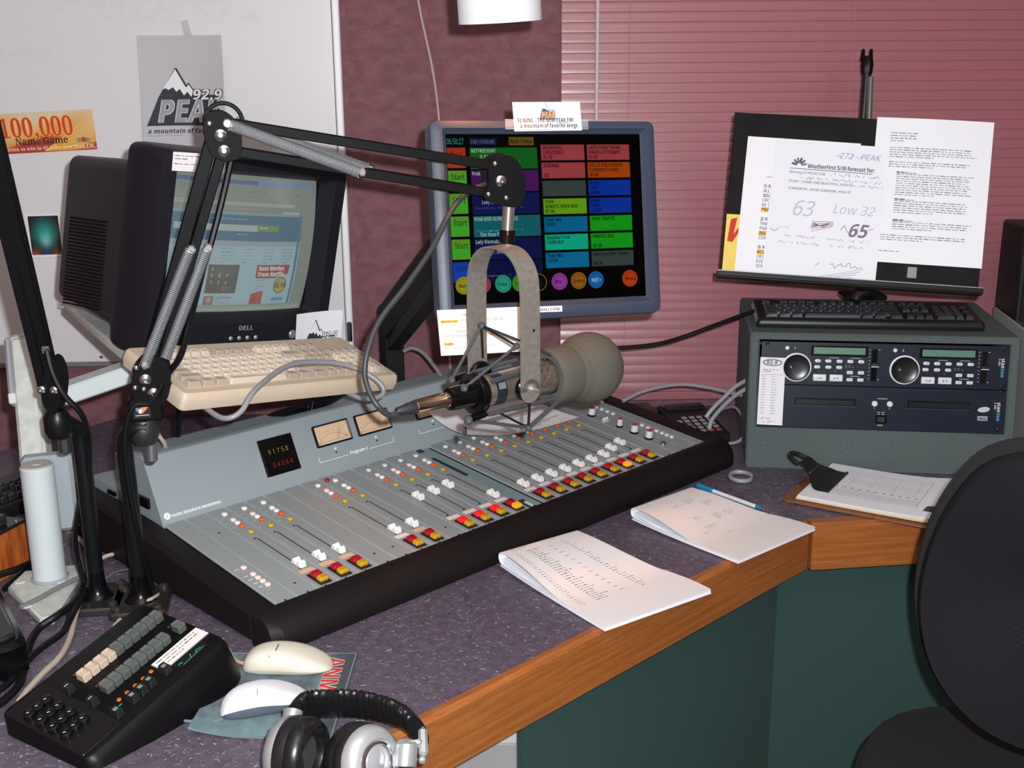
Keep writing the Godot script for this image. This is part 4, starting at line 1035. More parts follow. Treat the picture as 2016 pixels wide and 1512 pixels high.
	for s in [-1, 1]: solo("adhesive_tape", "clear tape at the %s end of the white card on the touch screen" % ["left", "", "right"][s + 1], "tape", mb().box(Vector3(0.018, 0.016, 0.0005)), mat(Color(0.75, 0.78, 0.82, 0.3), 0.3, 0.0, {"transparency": BaseMaterial3D.TRANSPARENCY_ALPHA_HASH}), d.transform * xa(Vector3(s * 0.063, 0.149, 0.0062)))
	im = canvas(560, 290, Color("#ece6e4"))
	txt(im, "TRAFFIC 4:20", 160, 46, 24, "#4a4444", false)
	for h in [[18, 66, 104, 18], [330, 152, 46, 18], [26, 210, 56, 20]]: box2(im, h[0], h[1], h[2], h[3], "#f0b93a")
	txt(im, "Weathercuts:", 20, 82, 20, "#6a5420", true, 0.9); txt(im, "FROM WEATHERFIRST 5 AND ON", 150, 80, 20, "#6a6262", false, 0.95)
	txt(im, "NOW IN THE", 104, 148, 20, "#6a6262", false, 0.95); txt(im, "FOR A MOUNTAIN OF FAVORITE SONGS", 22, 176, 20, "#6a6262", false, 0.95)
	txt(im, "Traffic:", 28, 226, 20, "#6a5420", true); txt(im, "Dial 4 Over. I see...", 28, 250, 20, "#6a6262", false, 0.95); rows2(im, 250, 236, 230, 1, 4, "#8a8080", 3, 5)
	var lp := MB.new()
	lp.sheet(func(s, t): return Vector3((s - 0.5) * 0.142 + 0.002 * t, (0.5 - t) * 0.072, 0.004 * sin(s * 3.0) + 0.006 * t), 8, 4, 0.0003)
	solo("paper_note", "white typed note with yellow highlighting taped under the lower left corner of the touch screen", "paper note", lp, print_mat(im, 0.8), d.transform * xa(Vector3(-0.131, -0.178, 0.006), Vector3(0, 0, -0.5)))
	im = canvas(260, 44, Color("#e4e0e2"))
	txt(im, "PEAK FM (dot) COM", 24, 34, 28, "#3a383a", true, 0.85)
	part(d, "paper_label", mb().box(Vector3(0.082, 0.0095, 0.0006)), print_mat(im), xa(Vector3(-0.030, -0.1485, 0.0068), Vector3(0, 0, -1.0)), "narrow white address label on the lower bezel")


# ---------------------------------------------------------------- sprung boom arms
func spring(a: Vector3, b: Vector3, r: float, turns: int) -> MB:
	var f := along(a, b)
	var l := a.distance_to(b)
	var pts := []
	var n := turns * 9
	for k in n + 1:
		var t := float(k) / n
		var an := TAU * turns * t
		pts.append(f * Vector3(cos(an) * r, l * t, sin(an) * r))
	return mb().tube(pts, 0.00125, 5)
func flat_of(pts: Array) -> PackedVector2Array:
	var o := PackedVector2Array()
	for p in pts: o.append(Vector2(p.x, p.y))
	return o
# rounds the corners of an outline
func soft(p: PackedVector2Array) -> PackedVector2Array:
	for q in 2:
		var o := PackedVector2Array()
		for k in p.size():
			var a := p[k]; var b := p[(k + 1) % p.size()]
			o.append(a.lerp(b, 0.25)); o.append(a.lerp(b, 0.75))
		p = o
	return p
func mic_stand_base(d: Node3D, c: Vector3, w: float, turn: float):
	var smoke := mat("#211f1f", 0.12, 0.0, {"clearcoat_enabled": true, "clearcoat": 0.6})
	var f := xa(Vector3(c.x, 0, c.z), Vector3(0, turn, 0))
	part(d, "base_plate", mb(Transform3D(Basis(Vector3.RIGHT, -PI / 2), Vector3.ZERO)).prism(rrect(w, 0.10, 0.012), 0.0, 0.013, 0.003), smoke, f)
	for x in [-1, 1]:
		for z in [-1, 1]: part(d, "bolt", mb().lathe([Vector2(0.0085, 0.012), Vector2(0.008, 0.017), Vector2(0.005, 0.020), Vector2(0, 0.0208)], 14), smoke, f * xa(Vector3(x * (w * 0.5 - 0.014), 0, z * 0.037)))
	part(d, "flange", mb().lathe([Vector2(0.026, 0.012), Vector2(0.020, 0.017), Vector2(0.0155, 0.026), Vector2(0.0133, 0.04), Vector2(0.0126, 0.055)], 24), gloss, xa(c))
func booms():
	var d := thing("microphone_boom", "black sprung boom arm on a bent pole carrying the silver microphone", "boom arm", Transform3D(Basis(Vector3(0.9658, 0, -0.2594), Vector3(0, 1, 0), Vector3(0.2594, 0, 0.9658)), Vector3(-0.5453, 0.741, -1.6774)))
	var rod := mat("#0b0b0d", 0.5, 0.0, {"metallic_specular": 0.2})
	var plate := mat("#0c0c0e", 0.55, 0.0, {"metallic_specular": 0.2})
	var tubem := mat("#101113", 0.35, 0.0, {"metallic_specular": 0.35})
	mic_stand_base(d, Vector3(-0.036, 0, 0.006), 0.088, -6.0)
	part(d, "pole", mb().tube(curve([Vector3(-0.036, 0.012, 0.006), Vector3(-0.036, 0.10, 0.006), Vector3(-0.037, 0.20, 0.006), Vector3(-0.038, 0.245, 0.007), Vector3(-0.035, 0.275, 0.012), Vector3(-0.022, 0.292, 0.02), Vector3(-0.002, 0.293, 0.022)], 5), 0.0122, 18), tubem, Transform3D(), "black bent pole")
	part(d, "socket", mb().lathe([Vector2(0, 0.262), Vector2(0.016, 0.266), Vector2(0.0225, 0.28), Vector2(0.0225, 0.292), Vector2(0.018, 0.304), Vector2(0, 0.306)], 24), mat("#232425", 0.45), xa(Vector3(-0.008, 0, 0.012)))
	part(d, "stud", mb().cyl(0.0085, 0.236, 0.268, 0.003, 18), mat("#8a8c8e", 0.35, 0.8), xa(Vector3(0.0, 0, 0.012)))
	part(d, "mount_block", mb().box(Vector3(0.050, 0.036, 0.036), Vector3.ZERO, 0.004), plate, xa(Vector3(-0.002, 0.3195, 0.004)))
	var im := canvas(90, 80, Color("#1c1512"))
	box2(im, 4, 6, 82, 6, "#8a5a40"); box2(im, 8, 62, 74, 5, "#b0a49c")
	poly2(im, PackedVector2Array([Vector2(8, 20), Vector2(40, 24), Vector2(30, 54), Vector2(18, 40)]), "#5a74a0"); poly2(im, PackedVector2Array([Vector2(42, 20), Vector2(80, 18), Vector2(64, 40), Vector2(44, 56), Vector2(34, 50)]), "#c87a5c"); poly2(im, PackedVector2Array([Vector2(30, 30), Vector2(48, 30), Vector2(40, 54), Vector2(28, 52)]), "#ddd2ca")
	part(d, "maker_label", mb().box(Vector3(0.024, 0.022, 0.0006)), print_mat(im, 0.35), xa(Vector3(-0.0075, 0.3195, 0.0223)))
	var lo := soft(flat_of([Vector3(-0.0197, 0.3622, 0), Vector3(-0.0151, 0.382, 0), Vector3(0.0052, 0.4007, 0), Vector3(0.0269, 0.4007, 0), Vector3(0.0373, 0.3859, 0), Vector3(0.0378, 0.3561, 0), Vector3(0.0265, 0.3254, 0), Vector3(-0.0029, 0.3239, 0), Vector3(-0.0177, 0.3369, 0)]))
	var j1 := soft(flat_of([Vector3(0.1125, 0.7458, 0), Vector3(0.134, 0.7511, 0), Vector3(0.1518, 0.7423, 0), Vector3(0.1633, 0.7235, 0), Vector3(0.162, 0.6833, 0), Vector3(0.1415, 0.6766, 0), Vector3(0.118, 0.6859, 0), Vector3(0.11, 0.7118, 0)]))
	var j2 := soft(flat_of([Vector3(0.5221, 0.6569, 0), Vector3(0.5336, 0.6765, 0), Vector3(0.5642, 0.6772, 0), Vector3(0.5818, 0.6489, 0), Vector3(0.5832, 0.6099, 0), Vector3(0.57, 0.5947, 0), Vector3(0.5294, 0.604, 0), Vector3(0.5119, 0.614, 0), Vector3(0.525, 0.6321, 0)]))
	for s in [[0.020, 0.023], [-0.023, -0.020]]:
		for q in [lo, j1, j2]: part(d, "joint_plate", mb().prism(q, s[0], s[1], 0.0006), plate)
	var bars := [[Vector3(0.0017, 0.3683, 0), Vector3(0.1245, 0.7172, 0), 0.0185], [Vector3(0.0204, 0.3747, 0), Vector3(0.1443, 0.7168, 0), 0.0145], [Vector3(0.1397, 0.7325, 0), Vector3(0.5478, 0.6577, 0), 0.0142], [Vector3(0.1455, 0.6924, 0), Vector3(0.5401, 0.6169, 0), 0.0142]]
	for q in bars:
		part(d, "arm_bar", mb().bar((q[0] as Vector3) + Vector3(0, 0, 0.012), (q[1] as Vector3) + Vector3(0, 0, 0.012), 0.006, q[2], Vector3.BACK.cross((q[1] - q[0]).normalized()), 0.0014), rod)
		part(d, "arm_bar", mb().bar((q[0] as Vector3) + Vector3(0, 0, -0.012), (q[1] as Vector3) + Vector3(0, 0, -0.012), 0.006, q[2], Vector3.BACK.cross((q[1] - q[0]).normalized()), 0.0014), rod)
	var stl := mat("#c2c8cc", 0.25, 0.75)
	for q in [[Vector3(0.0794, 0.5541, 0.02), Vector3(0.002, 0.3872, 0.026), 0.0068, 66], [Vector3(0.1036, 0.5544, 0.02), Vector3(0.0325, 0.3957, 0.02), 0.0068, 62], [Vector3(0.1471, 0.7293, 0.026), Vector3(0.3292, 0.6574, 0.02), 0.0078, 68], [Vector3(0.156, 0.7315, -0.018), Vector3(0.3468, 0.6583, -0.018), 0.0078, 68]]:
		part(d, "spring", spring(q[0], q[1], q[2], q[3]), stl)
	var bolt := mb(Transform3D(Basis(Vector3.RIGHT, PI / 2), Vector3.ZERO)).lathe([Vector2(0.009, 0), Vector2(0.0085, 0.004), Vector2(0.006, 0.0055), Vector2(0.003, 0.006), Vector2(0.0028, 0.0035), Vector2(0, 0.0035)], 16).done()
	for p in [Vector3(0.0016, 0.3672, 0.023), Vector3(0.0112, 0.3455, 0.023), Vector3(0.1336, 0.7154, 0.023), Vector3(0.137, 0.6934, 0.023), Vector3(0.5425, 0.6383, 0.023)]: part(d, "bolt", bolt, chrome, xa(p))
	for p in [Vector3(-0.0096, 0.3858, 0.023), Vector3(-0.0137, 0.3561, 0.023), Vector3(-0.0018, 0.3528, 0.023), Vector3(0.1195, 0.7318, 0.023), Vector3(0.534, 0.6644, 0.023), Vector3(0.5231, 0.619, 0.023), Vector3(0.551, 0.6126, 0.023)]: part(d, "screw", bolt, chrome, xa(p).scaled_local(Vector3(0.42, 0.42, 0.7)))
	for p in [Vector3(0.0809, 0.5547, 0.02), Vector3(0.1052, 0.5558, 0.02), Vector3(0.0029, 0.3902, 0.026), Vector3(0.1438, 0.7315, 0.026), Vector3(0.3322, 0.658, 0.02), Vector3(0.3499, 0.6589, -0.018)]: part(d, "spring_pin", mb(Transform3D(Basis(Vector3.RIGHT, PI / 2), Vector3.ZERO)).cyl(0.0068, -0.008, 0.006, 0.002, 14), chrome, xa(p))
	part(d, "wing_screw", mb(Transform3D(Basis(Vector3.UP, 0.8) * Basis(Vector3.BACK, -1.2), Vector3.ZERO)).lathe([Vector2(0, 0), Vector2(0.005, 0.001), Vector2(0.007, 0.012), Vector2(0.004, 0.02), Vector2(0, 0.021)], 12), chrome, xa(Vector3(0.0221, 0.3432, 0)))
	for q in [[Vector3(0.14, 0.7322, -0.008), 0.0265], [Vector3(0.5654, 0.6438, -0.03), 0.0235]]:
		var ringp := []
		for k in 33: ringp.append((q[0] as Vector3) + Vector3(cos(TAU * k / 32.0), sin(TAU * k / 32.0), 0) * q[1])
		part(d, "joint_wheel", mb().tube(ringp, 0.0034, 8), mat("#1c1c1e", 0.5, 0.0, {"metallic_specular": 0.2}))
	part(d, "drop_tube", mb().tube([Vector3(0.562, 0.6075, 0), Vector3(0.5591, 0.554, 0)], 0.0098, 18), mat("#c9c4be", 0.22, 0.9), Transform3D(), "chrome drop tube above the yoke")
	part(d, "drop_collar", mb().tube([Vector3(0.5591, 0.5604, 0), Vector3(0.5581, 0.5405, 0)], 0.0128, 20), mat("#57504c", 0.14, 1.0))
	# second boom, most of it out of view
	d = thing("microphone_boom", "empty black boom arm on a bent pole beside the round white post", "boom arm", Transform3D(Basis(Vector3(0.9976, 0, -0.0698), Vector3(0, 1, 0), Vector3(0.0698, 0, 0.9976)), Vector3(-0.6625, 0.741, -1.6325)))
	mic_stand_base(d, Vector3(0.0157, 0, -0.0415), 0.085, 4.0)
	part(d, "pole", mb().tube(curve([Vector3(0.0157, 0.012, -0.0415), Vector3(0.0157, 0.12, -0.0415), Vector3(0.0157, 0.25, -0.0415), Vector3(0.013, 0.285, -0.037), Vector3(0.002, 0.304, -0.018), Vector3(-0.004, 0.307, 0.0)], 5), 0.0125, 18), tubem)
	part(d, "socket", mb().lathe([Vector2(0, 0.285), Vector2(0.014, 0.287), Vector2(0.019, 0.298), Vector2(0.019, 0.318), Vector2(0.014, 0.328), Vector2(0, 0.329)], 22), tubem, xa(Vector3(-0.002, 0, 0)))
	part(d, "stud", mb().cyl(0.009, 0.262, 0.286, 0.002, 8), mat("#56585a", 0.3, 0.8), xa(Vector3(0.004, 0, 0)))
	var lb := soft(flat_of([Vector3(-0.0094, 0.38, 0), Vector3(-0.0004, 0.41, 0), Vector3(0.0121, 0.4067, 0), Vector3(0.0178, 0.3793, 0), Vector3(0.0109, 0.3412, 0), Vector3(0.0019, 0.3245, 0), Vector3(-0.0093, 0.3279, 0), Vector3(-0.0168, 0.3512, 0)]))
	for s in [[0.014, 0.017], [-0.017, -0.014]]: part(d, "joint_plate", mb().prism(lb, s[0], s[1], 0.0006), plate)
	for q in [[Vector3(-0.0112, 0.3572, 0), Vector3(-0.0733, 0.8579, 0), 0.0165], [Vector3(-0.0012, 0.363, 0), Vector3(-0.0578, 0.8708, 0), 0.0165]]:
		for z in [-0.009, 0.009]: part(d, "arm_bar", mb().bar((q[0] as Vector3) + Vector3(0, 0, z), (q[1] as Vector3) + Vector3(0, 0, z), 0.006, q[2], Vector3.BACK.cross((q[1] - q[0]).normalized()), 0.0014), rod)
	for p in [Vector3(-0.013, 0.3642, 0.017), Vector3(0.0046, 0.363, 0.017)]: part(d, "bolt", bolt, chrome, xa(p).scaled_local(Vector3(0.7, 0.7, 0.8)))
	part(d, "square_nut", mb().box(Vector3(0.011, 0.011, 0.006), Vector3.ZERO, 0.001), chrome, xa(Vector3(-0.002, 0.4217, 0.014)))
	part(d, "cable_guide", mb().tube(curve([Vector3(0.0013, 0.4223, 0.02), Vector3(0.0068, 0.3891, 0.022), Vector3(0.0195, 0.3543, 0.02), Vector3(0.0365, 0.3242, 0.01), Vector3(0.034, 0.2798, -0.02), Vector3(0.0268, 0.2206, -0.03)], 6), 0.0045, 8), wire, Transform3D(), "black cable strapped along the second boom")

# ---------------------------------------------------------------- microphone in its shock mount
func microphone():
	var d := thing("microphone", "silver broadcast microphone with a grey foam ball windscreen hung in a wide grey metal yoke", "microphone", Transform3D(Basis(Vector3(0.766, 0, -0.6428), Vector3(0, 1, 0), Vector3(0.6428, 0, 0.766)), Vector3(-0.0133, 1.0736, -1.7358)))
	var ax := Transform3D(Basis(Vector3.BACK, -PI / 2), Vector3(0, -0.003, 0))   # lathe y -> +x along the microphone
	var nick := mat("#a59a90", 0.36, 0.85)
	var lat := func(called: String, pr: Array, m: Material, seg := 36, lab := ""): return part(d, called, mb(ax).lathe(pr, seg), m, Transform3D(), lab)
	lat.call("body", [Vector2(0, -0.058), Vector2(0.0215, -0.057), Vector2(0.0232, -0.054), Vector2(0.0236, -0.042), Vector2(0.0229, -0.040), Vector2(0.0236, -0.038), Vector2(0.025, -0.01), Vector2(0.0262, 0.03), Vector2(0.0268, 0.06), Vector2(0.0268, 0.13), Vector2(0, 0.13)], nick, 48, "silver microphone body")
	lat.call("label_band", [Vector2(0.0240, -0.031), Vector2(0.02475, -0.031), Vector2(0.02545, -0.012), Vector2(0.0247, -0.012)], mat("#20232a", 0.4))
	for k in 5: part(d, "printed_line", mb().box(Vector3(0.0012, 0.0003, 0.010)), mat("#9aa4b0", 0.5), Transform3D(Basis(Vector3.RIGHT, 1.25), Vector3(-0.027 + k * 0.0027, 0, 0)) * xa(Vector3(0, 0.0251 + k * 0.0001, 0)))
	# sound ports: slanted slots round the front half of the body
	var port := mb().box(Vector3(0.0085, 0.0016, 0.0034), Vector3.ZERO, 0.0007).done()
	for k in 14:
		for j in 5: part(d, "sound_port", port, mat("#4b4037", 0.5, 0.3) if (k + j) % 3 else mat("#6b5a48", 0.4, 0.5), Transform3D(Basis(Vector3.RIGHT, TAU * k / 14.0), Vector3.ZERO) * Transform3D(Basis(Vector3.UP, 0.9), Vector3(0.036 + j * 0.0125, 0.0262 + j * 0.00012, 0)))
	lat.call("rear_cap", [Vector2(0.012, -0.108), Vector2(0.0168, -0.106), Vector2(0.0182, -0.10), Vector2(0.0182, -0.072), Vector2(0.0206, -0.066), Vector2(0.0206, -0.056)], gloss)
	lat.call("clamp_ring", [Vector2(0.022, -0.064), Vector2(0.0315, -0.063), Vector2(0.033, -0.060), Vector2(0.033, -0.051), Vector2(0.0315, -0.049), Vector2(0.0232, -0.049)], gloss)
	lat.call("connector", [Vector2(0.0085, -0.168), Vector2(0.0102, -0.166), Vector2(0.0104, -0.16), Vector2(0.0104, -0.118), Vector2(0.0118, -0.116), Vector2(0.0118, -0.107), Vector2(0.005, -0.107)], mat("#c9b29c", 0.16, 1.0), 36, "shiny metal cable plug")
	lat.call("cable_boot", [Vector2(0.0045, -0.200), Vector2(0.0060, -0.198), Vector2(0.0078, -0.183), Vector2(0.0088, -0.180), Vector2(0.0095, -0.166), Vector2(0.006, -0.164)], mat("#26272a", 0.5))
	# foam windscreen
	var foam := tri_mat(noise_tex(0.2, [[0.0, "#2b2a25"], [0.5, "#504e47"], [0.75, "#615f57"], [1.0, "#a09d8f"]], 256, FastNoiseLite.TYPE_SIMPLEX, 4, 3), 13.0, 0.95, false, {"normal_enabled": false})
	var pr := [Vector2(0.03, 0.090), Vector2(0.041, 0.0885), Vector2(0.0445, 0.093), Vector2(0.0455, 0.105), Vector2(0.0452, 0.125), Vector2(0.0448, 0.1335), Vector2(0.0442, 0.135), Vector2(0.0455, 0.1365)]
	for k in 17:
		var a := deg_to_rad(128.0 - k * 8.0)
		pr.append(Vector2(sin(a) * 0.0585, 0.181 + cos(a) * 0.0575) if k < 16 else Vector2(0, 0.2385))
	lat.call("windscreen", pr, foam, 56, "grey foam ball windscreen")
	# yoke: a flat strap bent into an arch, in the plane across the microphone
	var yk := tri_mat(noise_tex(0.06, [[0.0, "#8d877f"], [1.0, "#a8a29a"]], 128), 8.0, 0.42, false, {"metallic": 0.55})
	var path := [Vector2(0.0635, 0.004), Vector2(0.0635, 0.05), Vector2(0.0635, 0.11), Vector2(0.063, 0.145)]
	for k in 9:
		var a := PI * k / 16.0
		path.append(Vector2(0.008 + cos(a) * 0.054, 0.158 + sin(a) * 0.056))
	var full := path.duplicate()
	for k in path.size(): full.append(Vector2(-path[path.size() - 1 - k].x, path[path.size() - 1 - k].y))
	var rings := []
	for k in full.size():
		var tn: Vector2 = (full[mini(k + 1, full.size() - 1)] - full[maxi(k - 1, 0)]).normalized()
		var nn := Vector2(tn.y, -tn.x) * 0.0013
		var w := 0.0185
		var o: Vector2 = full[k]
		rings.append([Vector3(-w, o.y + nn.y, o.x + nn.x), Vector3(-w, o.y - nn.y, o.x - nn.x), Vector3(w, o.y - nn.y, o.x - nn.x), Vector3(w, o.y + nn.y, o.x + nn.x)])
	var ym := mb().loft(rings)
	for s in [-1.0, 1.0]:
		ym.xf = Transform3D(Basis(Vector3.RIGHT, PI / 2), Vector3(0, 0.004, s * 0.0635))
		ym.cyl(0.0185, -0.0013, 0.0013, 0.0, 28)
	part(d, "yoke", ym, yk, Transform3D(), "wide grey metal yoke")
	part(d, "yoke_bolt", mb().cyl(0.0085, 0.2055, 0.213, 0.001, 6), chrome)
	for s in [-1.0, 1.0]:
		part(d, "pivot_ring", mb(Transform3D(Basis(Vector3.RIGHT, PI / 2), Vector3(0, 0.007, s * 0.056))).cyl(0.0205, -0.005, 0.005, 0.002, 28), gloss)
		part(d, "thumb_screw", mb(Transform3D(Basis(Vector3.RIGHT, s * PI / 2), Vector3(0.002, 0.007, s * 0.0645))).lathe([Vector2(0.009, 0), Vector2(0.008, 0.0035), Vector2(0.004, 0.006), Vector2(0.0022, 0.016), Vector2(0, 0.017)], 16), mat("#b4b0a8", 0.3, 0.8))
	part(d, "vent_hole", mb(Transform3D(Basis(Vector3.RIGHT, PI / 2), Vector3(0.006, 0.096, 0.0648))).cyl(0.0022, 0, 0.0006, 0.0, 10), black)
	# elastic suspension
	var band := mat("#43464a", 0.5)
	var dkb := mat("#1d1616", 0.4)
	var N := {"T": Vector3(-0.0174, 0.0913, -0.03), "L": Vector3(-0.0657, 0.0108, -0.045), "E": Vector3(-0.1107, 0.0249, 0.045), "N": Vector3(-0.0109, 0.0717, 0.045), "R": Vector3(0.1185, 0.018, 0), "S": Vector3(-0.0489, 0.021, 0.032), "G": Vector3(0.0544, 0.0536, 0.02), "F": Vector3(-0.0074, 0.0373, -0.04), "U": Vector3(0.1104, -0.0337, 0.02), "V": Vector3(-0.05, -0.0318, 0.025), "B": Vector3(0.0244, -0.0669, 0.03), "C": Vector3(-0.0927, -0.0307, 0.03), "H": Vector3(0.0158, -0.0097, 0.045), "I": Vector3(-0.0231, -0.0366, 0.02), "M": Vector3(-0.0367, 0.0208, -0.03), "O": Vector3(0.0524, 0.0251, -0.03)}
	for q in [["T", "L", 0.0026, 0], ["N", "E", 0.0024, 0], ["T", "N", 0.0019, 1], ["T", "G", 0.0018, 1], ["G", "R", 0.0024, 0], ["T", "F", 0.0018, 1], ["R", "S", 0.0036, 0], ["O", "M", 0.0032, 0], ["U", "V", 0.0036, 0], ["U", "B", 0.0032, 0], ["B", "C", 0.0026, 0], ["B", "H", 0.0022, 1], ["B", "I", 0.0020, 1]]:
		part(d, "suspension_cord", mb().tube([N[q[0]], N[q[0]].lerp(N[q[1]], 0.5), N[q[1]]], q[2], 8), [band, dkb][q[3]])
	for q in [["T", 0.006], ["L", 0.0065], ["E", 0.006], ["R", 0.006], ["U", 0.0052], ["B", 0.0062], ["C", 0.0075], ["N", 0.0052]]:
		part(d, "cord_knuckle", mb().lathe([Vector2(0, -q[1]), Vector2(q[1] * 0.7, -q[1] * 0.7), Vector2(q[1], 0), Vector2(q[1] * 0.7, q[1] * 0.7), Vector2(0, q[1])], 14), band, xa(N[q[0]], Vector3(0, 0, 40)))
	for q in [["C", Vector3(0.035, 0.004, 0.0)], ["E", Vector3(0.028, -0.002, 0.0)], ["L", Vector3(0.03, 0.004, 0.0)]]:
		part(d, "mount_lug", mb().tube([N[q[0]] + q[1] * 0.2, N[q[0]] + q[1] * 0.9], 0.0075, 10, 0.7), gloss)
	part(d, "lug_screw", mb().cyl(0.004, -0.012, 0.0, 0.001, 10), chrome, xa(Vector3(-0.0928, -0.0448, 0.02)))
	# its cable
	var w := MB.new()
	var a := []
	for p in [Vector3(-0.1604, 1.0706, -1.6124), Vector3(-0.1757, 1.0676, -1.5995), Vector3(-0.1905, 1.0833, -1.5912), Vector3(-0.2029, 1.1023, -1.5985), Vector3(-0.2098, 1.1261, -1.6102), Vector3(-0.2058, 1.157, -1.6239), Vector3(-0.1898, 1.1958, -1.65), Vector3(-0.1536, 1.239, -1.6878), Vector3(-0.118, 1.2858, -1.7317), Vector3(-0.0963, 1.3263, -1.7686), Vector3(-0.077, 1.352, -1.7964), Vector3(-0.0549, 1.3653, -1.8156), Vector3(-0.0395, 1.3713, -1.8328)]: a.append(p)
	w.tube(curve(a, 7), 0.0042, 10)
	solo("microphone_cable", "dark grey microphone cable looping from the shiny plug up to the boom arm", "cable", w, mat("#38383b", 0.4))


# ---------------------------------------------------------------- copy stand with its sheets
func copy_stand():
	var bd: Transform3D = Transform3D(Basis(Vector3(0.9834, -0.0477, 0.1751), Vector3(0.0929, 0.9612, -0.2599), Vector3(-0.1559, 0.2719, 0.9496)), Vector3(0.7119, 1.4449, -2.3192))
	var foot: Vector3 = Vector3(0.8159, 1.019, -2.6939)
	var d := thing("copy_stand", "black copy holder board on a thin pole, covered with typed sheets, behind the black keyboard", "copy holder", xa(foot))
	var q := inv(d)
	var b2 := q * bd
	part(d, "board", mb(b2).box(Vector3(0.486, 0.322, 0.005), Vector3(-0.029, -0.163, -0.003), 0.001), tri_mat(noise_tex(0.02, [[0.0, "#151313"], [1.0, "#1e1c1d"]], 128), 4.0, 0.6, false, {"metallic_specular": 0.2}))
	part(d, "ledge", mb(b2).box(Vector3(0.499, 0.007, 0.026), Vector3(-0.0315, -0.328, 0.009), 0.002).box(Vector3(0.499, 0.010, 0.004), Vector3(-0.0315, -0.323, 0.0225), 0.0015), mat("#120e10", 0.45, 0.0, {"metallic_specular": 0.3}))
	part(d, "ledge_strip", mb(b2).box(Vector3(0.499, 0.0022, 0.003), Vector3(-0.0315, -0.3175, 0.0225), 0.0006), mat("#8f8f8c", 0.4, 0.4))
	part(d, "pole", mb(q).tube([foot, Vector3(0.7697, 1.2297, -2.5664), Vector3(0.764, 1.4288, -2.5846), Vector3(0.7709, 1.5358, -2.6087)], 0.0098, 14), mat("#161519", 0.4))
	part(d, "sleeve", mb(q).tube([Vector3(0.7668, 1.237, -2.5062), Vector3(0.7616, 1.431, -2.5365), Vector3(0.7646, 1.5183, -2.5573)], 0.0062, 12), mat("#6d6f6c", 0.4, 0.5))
	part(d, "clamp", mb(q).tube([Vector3(0.7698, 1.5241, -2.6055), Vector3(0.771, 1.5432, -2.6107), Vector3(0.7722, 1.5601, -2.6153)], [0.0125, 0.0145, 0.011], 8), gloss)
	for x in [1699, 1718]: part(d, "fork_prong", mb(q).tube([Vector3(0.77, 1.5516, -2.613) + Vector3((x - 1708.5) * 0.0009, 0, 0), Vector3(0.7724, 1.5759, -2.6197) + Vector3((x - 1708.5) * 0.0009, 0, 0)], [0.006, 0.0035], 6), gloss)
	part(d, "foot_joint", mb(q).tube([Vector3(0.7655, 1.0372, -2.5553), Vector3(0.7724, 1.0524, -2.5594), Vector3(0.7906, 1.0578, -2.5609), Vector3(0.808, 1.0484, -2.579)], 0.014, 12), mat("#191a1c", 0.4))
	part(d, "board_bracket", mb(q).bar(Vector3(0.7617, 1.3297, -2.5523), bd * Vector3(-0.03, -0.12, -0.006), 0.04, 0.03), black)
	part(d, "base", mb().box(Vector3(0.10, 0.012, 0.06), Vector3(0, 0.006, 0.02), 0.003), black)
	part(d, "tape_scrap", mb(b2).box(Vector3(0.017, 0.021, 0.0006), Vector3(0.0895, -0.2945, 0.0), 0.0), mat("#7c7d7b", 0.45))
	var im := canvas(160, 240, Color("#e3c766"))
	poly2(im, PackedVector2Array([Vector2(14, 20), Vector2(34, 12), Vector2(26, 80), Vector2(56, 18), Vector2(66, 18), Vector2(24, 112), Vector2(8, 108)]), "#c03422")
	solo("paper_sheet", "yellow sheet with a red letter at the lower left corner of the copy stand", "paper", mb().box(Vector3(0.10, 0.118, 0.0005)), print_mat(im, 0.8), bd * xa(Vector3(-0.2205, -0.2625, 0.0004)))
	im = canvas(540, 690, Color("#e4e3ea"))
	txt(im, "B", 168, 130, 44, "#3a3a3c")
	line2(im, Vector2(110, 196), Vector2(400, 196), 1.5, "#d0484c")
	var ls := ["1) 92.9 THE PEAK", "ALL OF FAVORITES", "DOLLARS", "CROWNED", "BE OUR", "*NAME GAME*", "", "2) 92.9 PEAK", "THREE MINUTES", "PARTY DAY", "DOZENS", "COMING", "", "3) 92.9 THE", "ACCURATE", "CRING EASY", "EVERY HOUR", "SONGS"]
	for k in ls.size():
		var y := 250 + k * 23.5
		if k in [5, 10, 14]: box2(im, 98, y - 19, 150, 24, "#e8b93a")
		txt(im, ls[k], 100, y, 22, "#3c3c40", k in [0, 2, 5, 7, 10, 13, 14], 0.9)
	solo("paper_sheet", "typed list with yellow highlighted words on the copy stand, half covered by the forecast", "paper", mb().box(Vector3(0.2159, 0.272, 0.0005)), print_mat(im, 0.8), bd * xa(Vector3(-0.1365, -0.186, 0.0012), Vector3(0, 0, -0.9)))
	im = canvas(860, 1110, Color("#dfdfe7"))
	scrawl(im, 470, 100, 240, 46, "#8f97b8", 4, 2.4)
	txt(im, "272 - PEAK", 490, 116, 64, "#8a92b4", false, 1.0, 0.2)
	for k in 6:
		var a := deg_to_rad(195 + k * 30.0)
		line2(im, Vector2(196 + cos(a) * 24, 196 + sin(a) * 26), Vector2(196 + cos(a) * 52, 196 + sin(a) * 56), 8.5, ["#4a5060", "#5c626c", "#6d7078", "#4c5058", "#5a6070", "#707684"][k])
	txt(im, "WeatherFirst 5/30 forecast for:", 262, 212, 46, "#2f3138", true, 0.74)
	line2(im, Vector2(130, 222), Vector2(750, 224), 2.5, "#3c5878")
	txt(im, "Morning Of FRIDAY 5/30", 130, 262, 28, "#44464e", false, 0.9); scrawl(im, 420, 250, 380, 26, "#8086a4", 7, 2.0); scrawl(im, 220, 294, 600, 24, "#8e94ae", 8, 2.0)
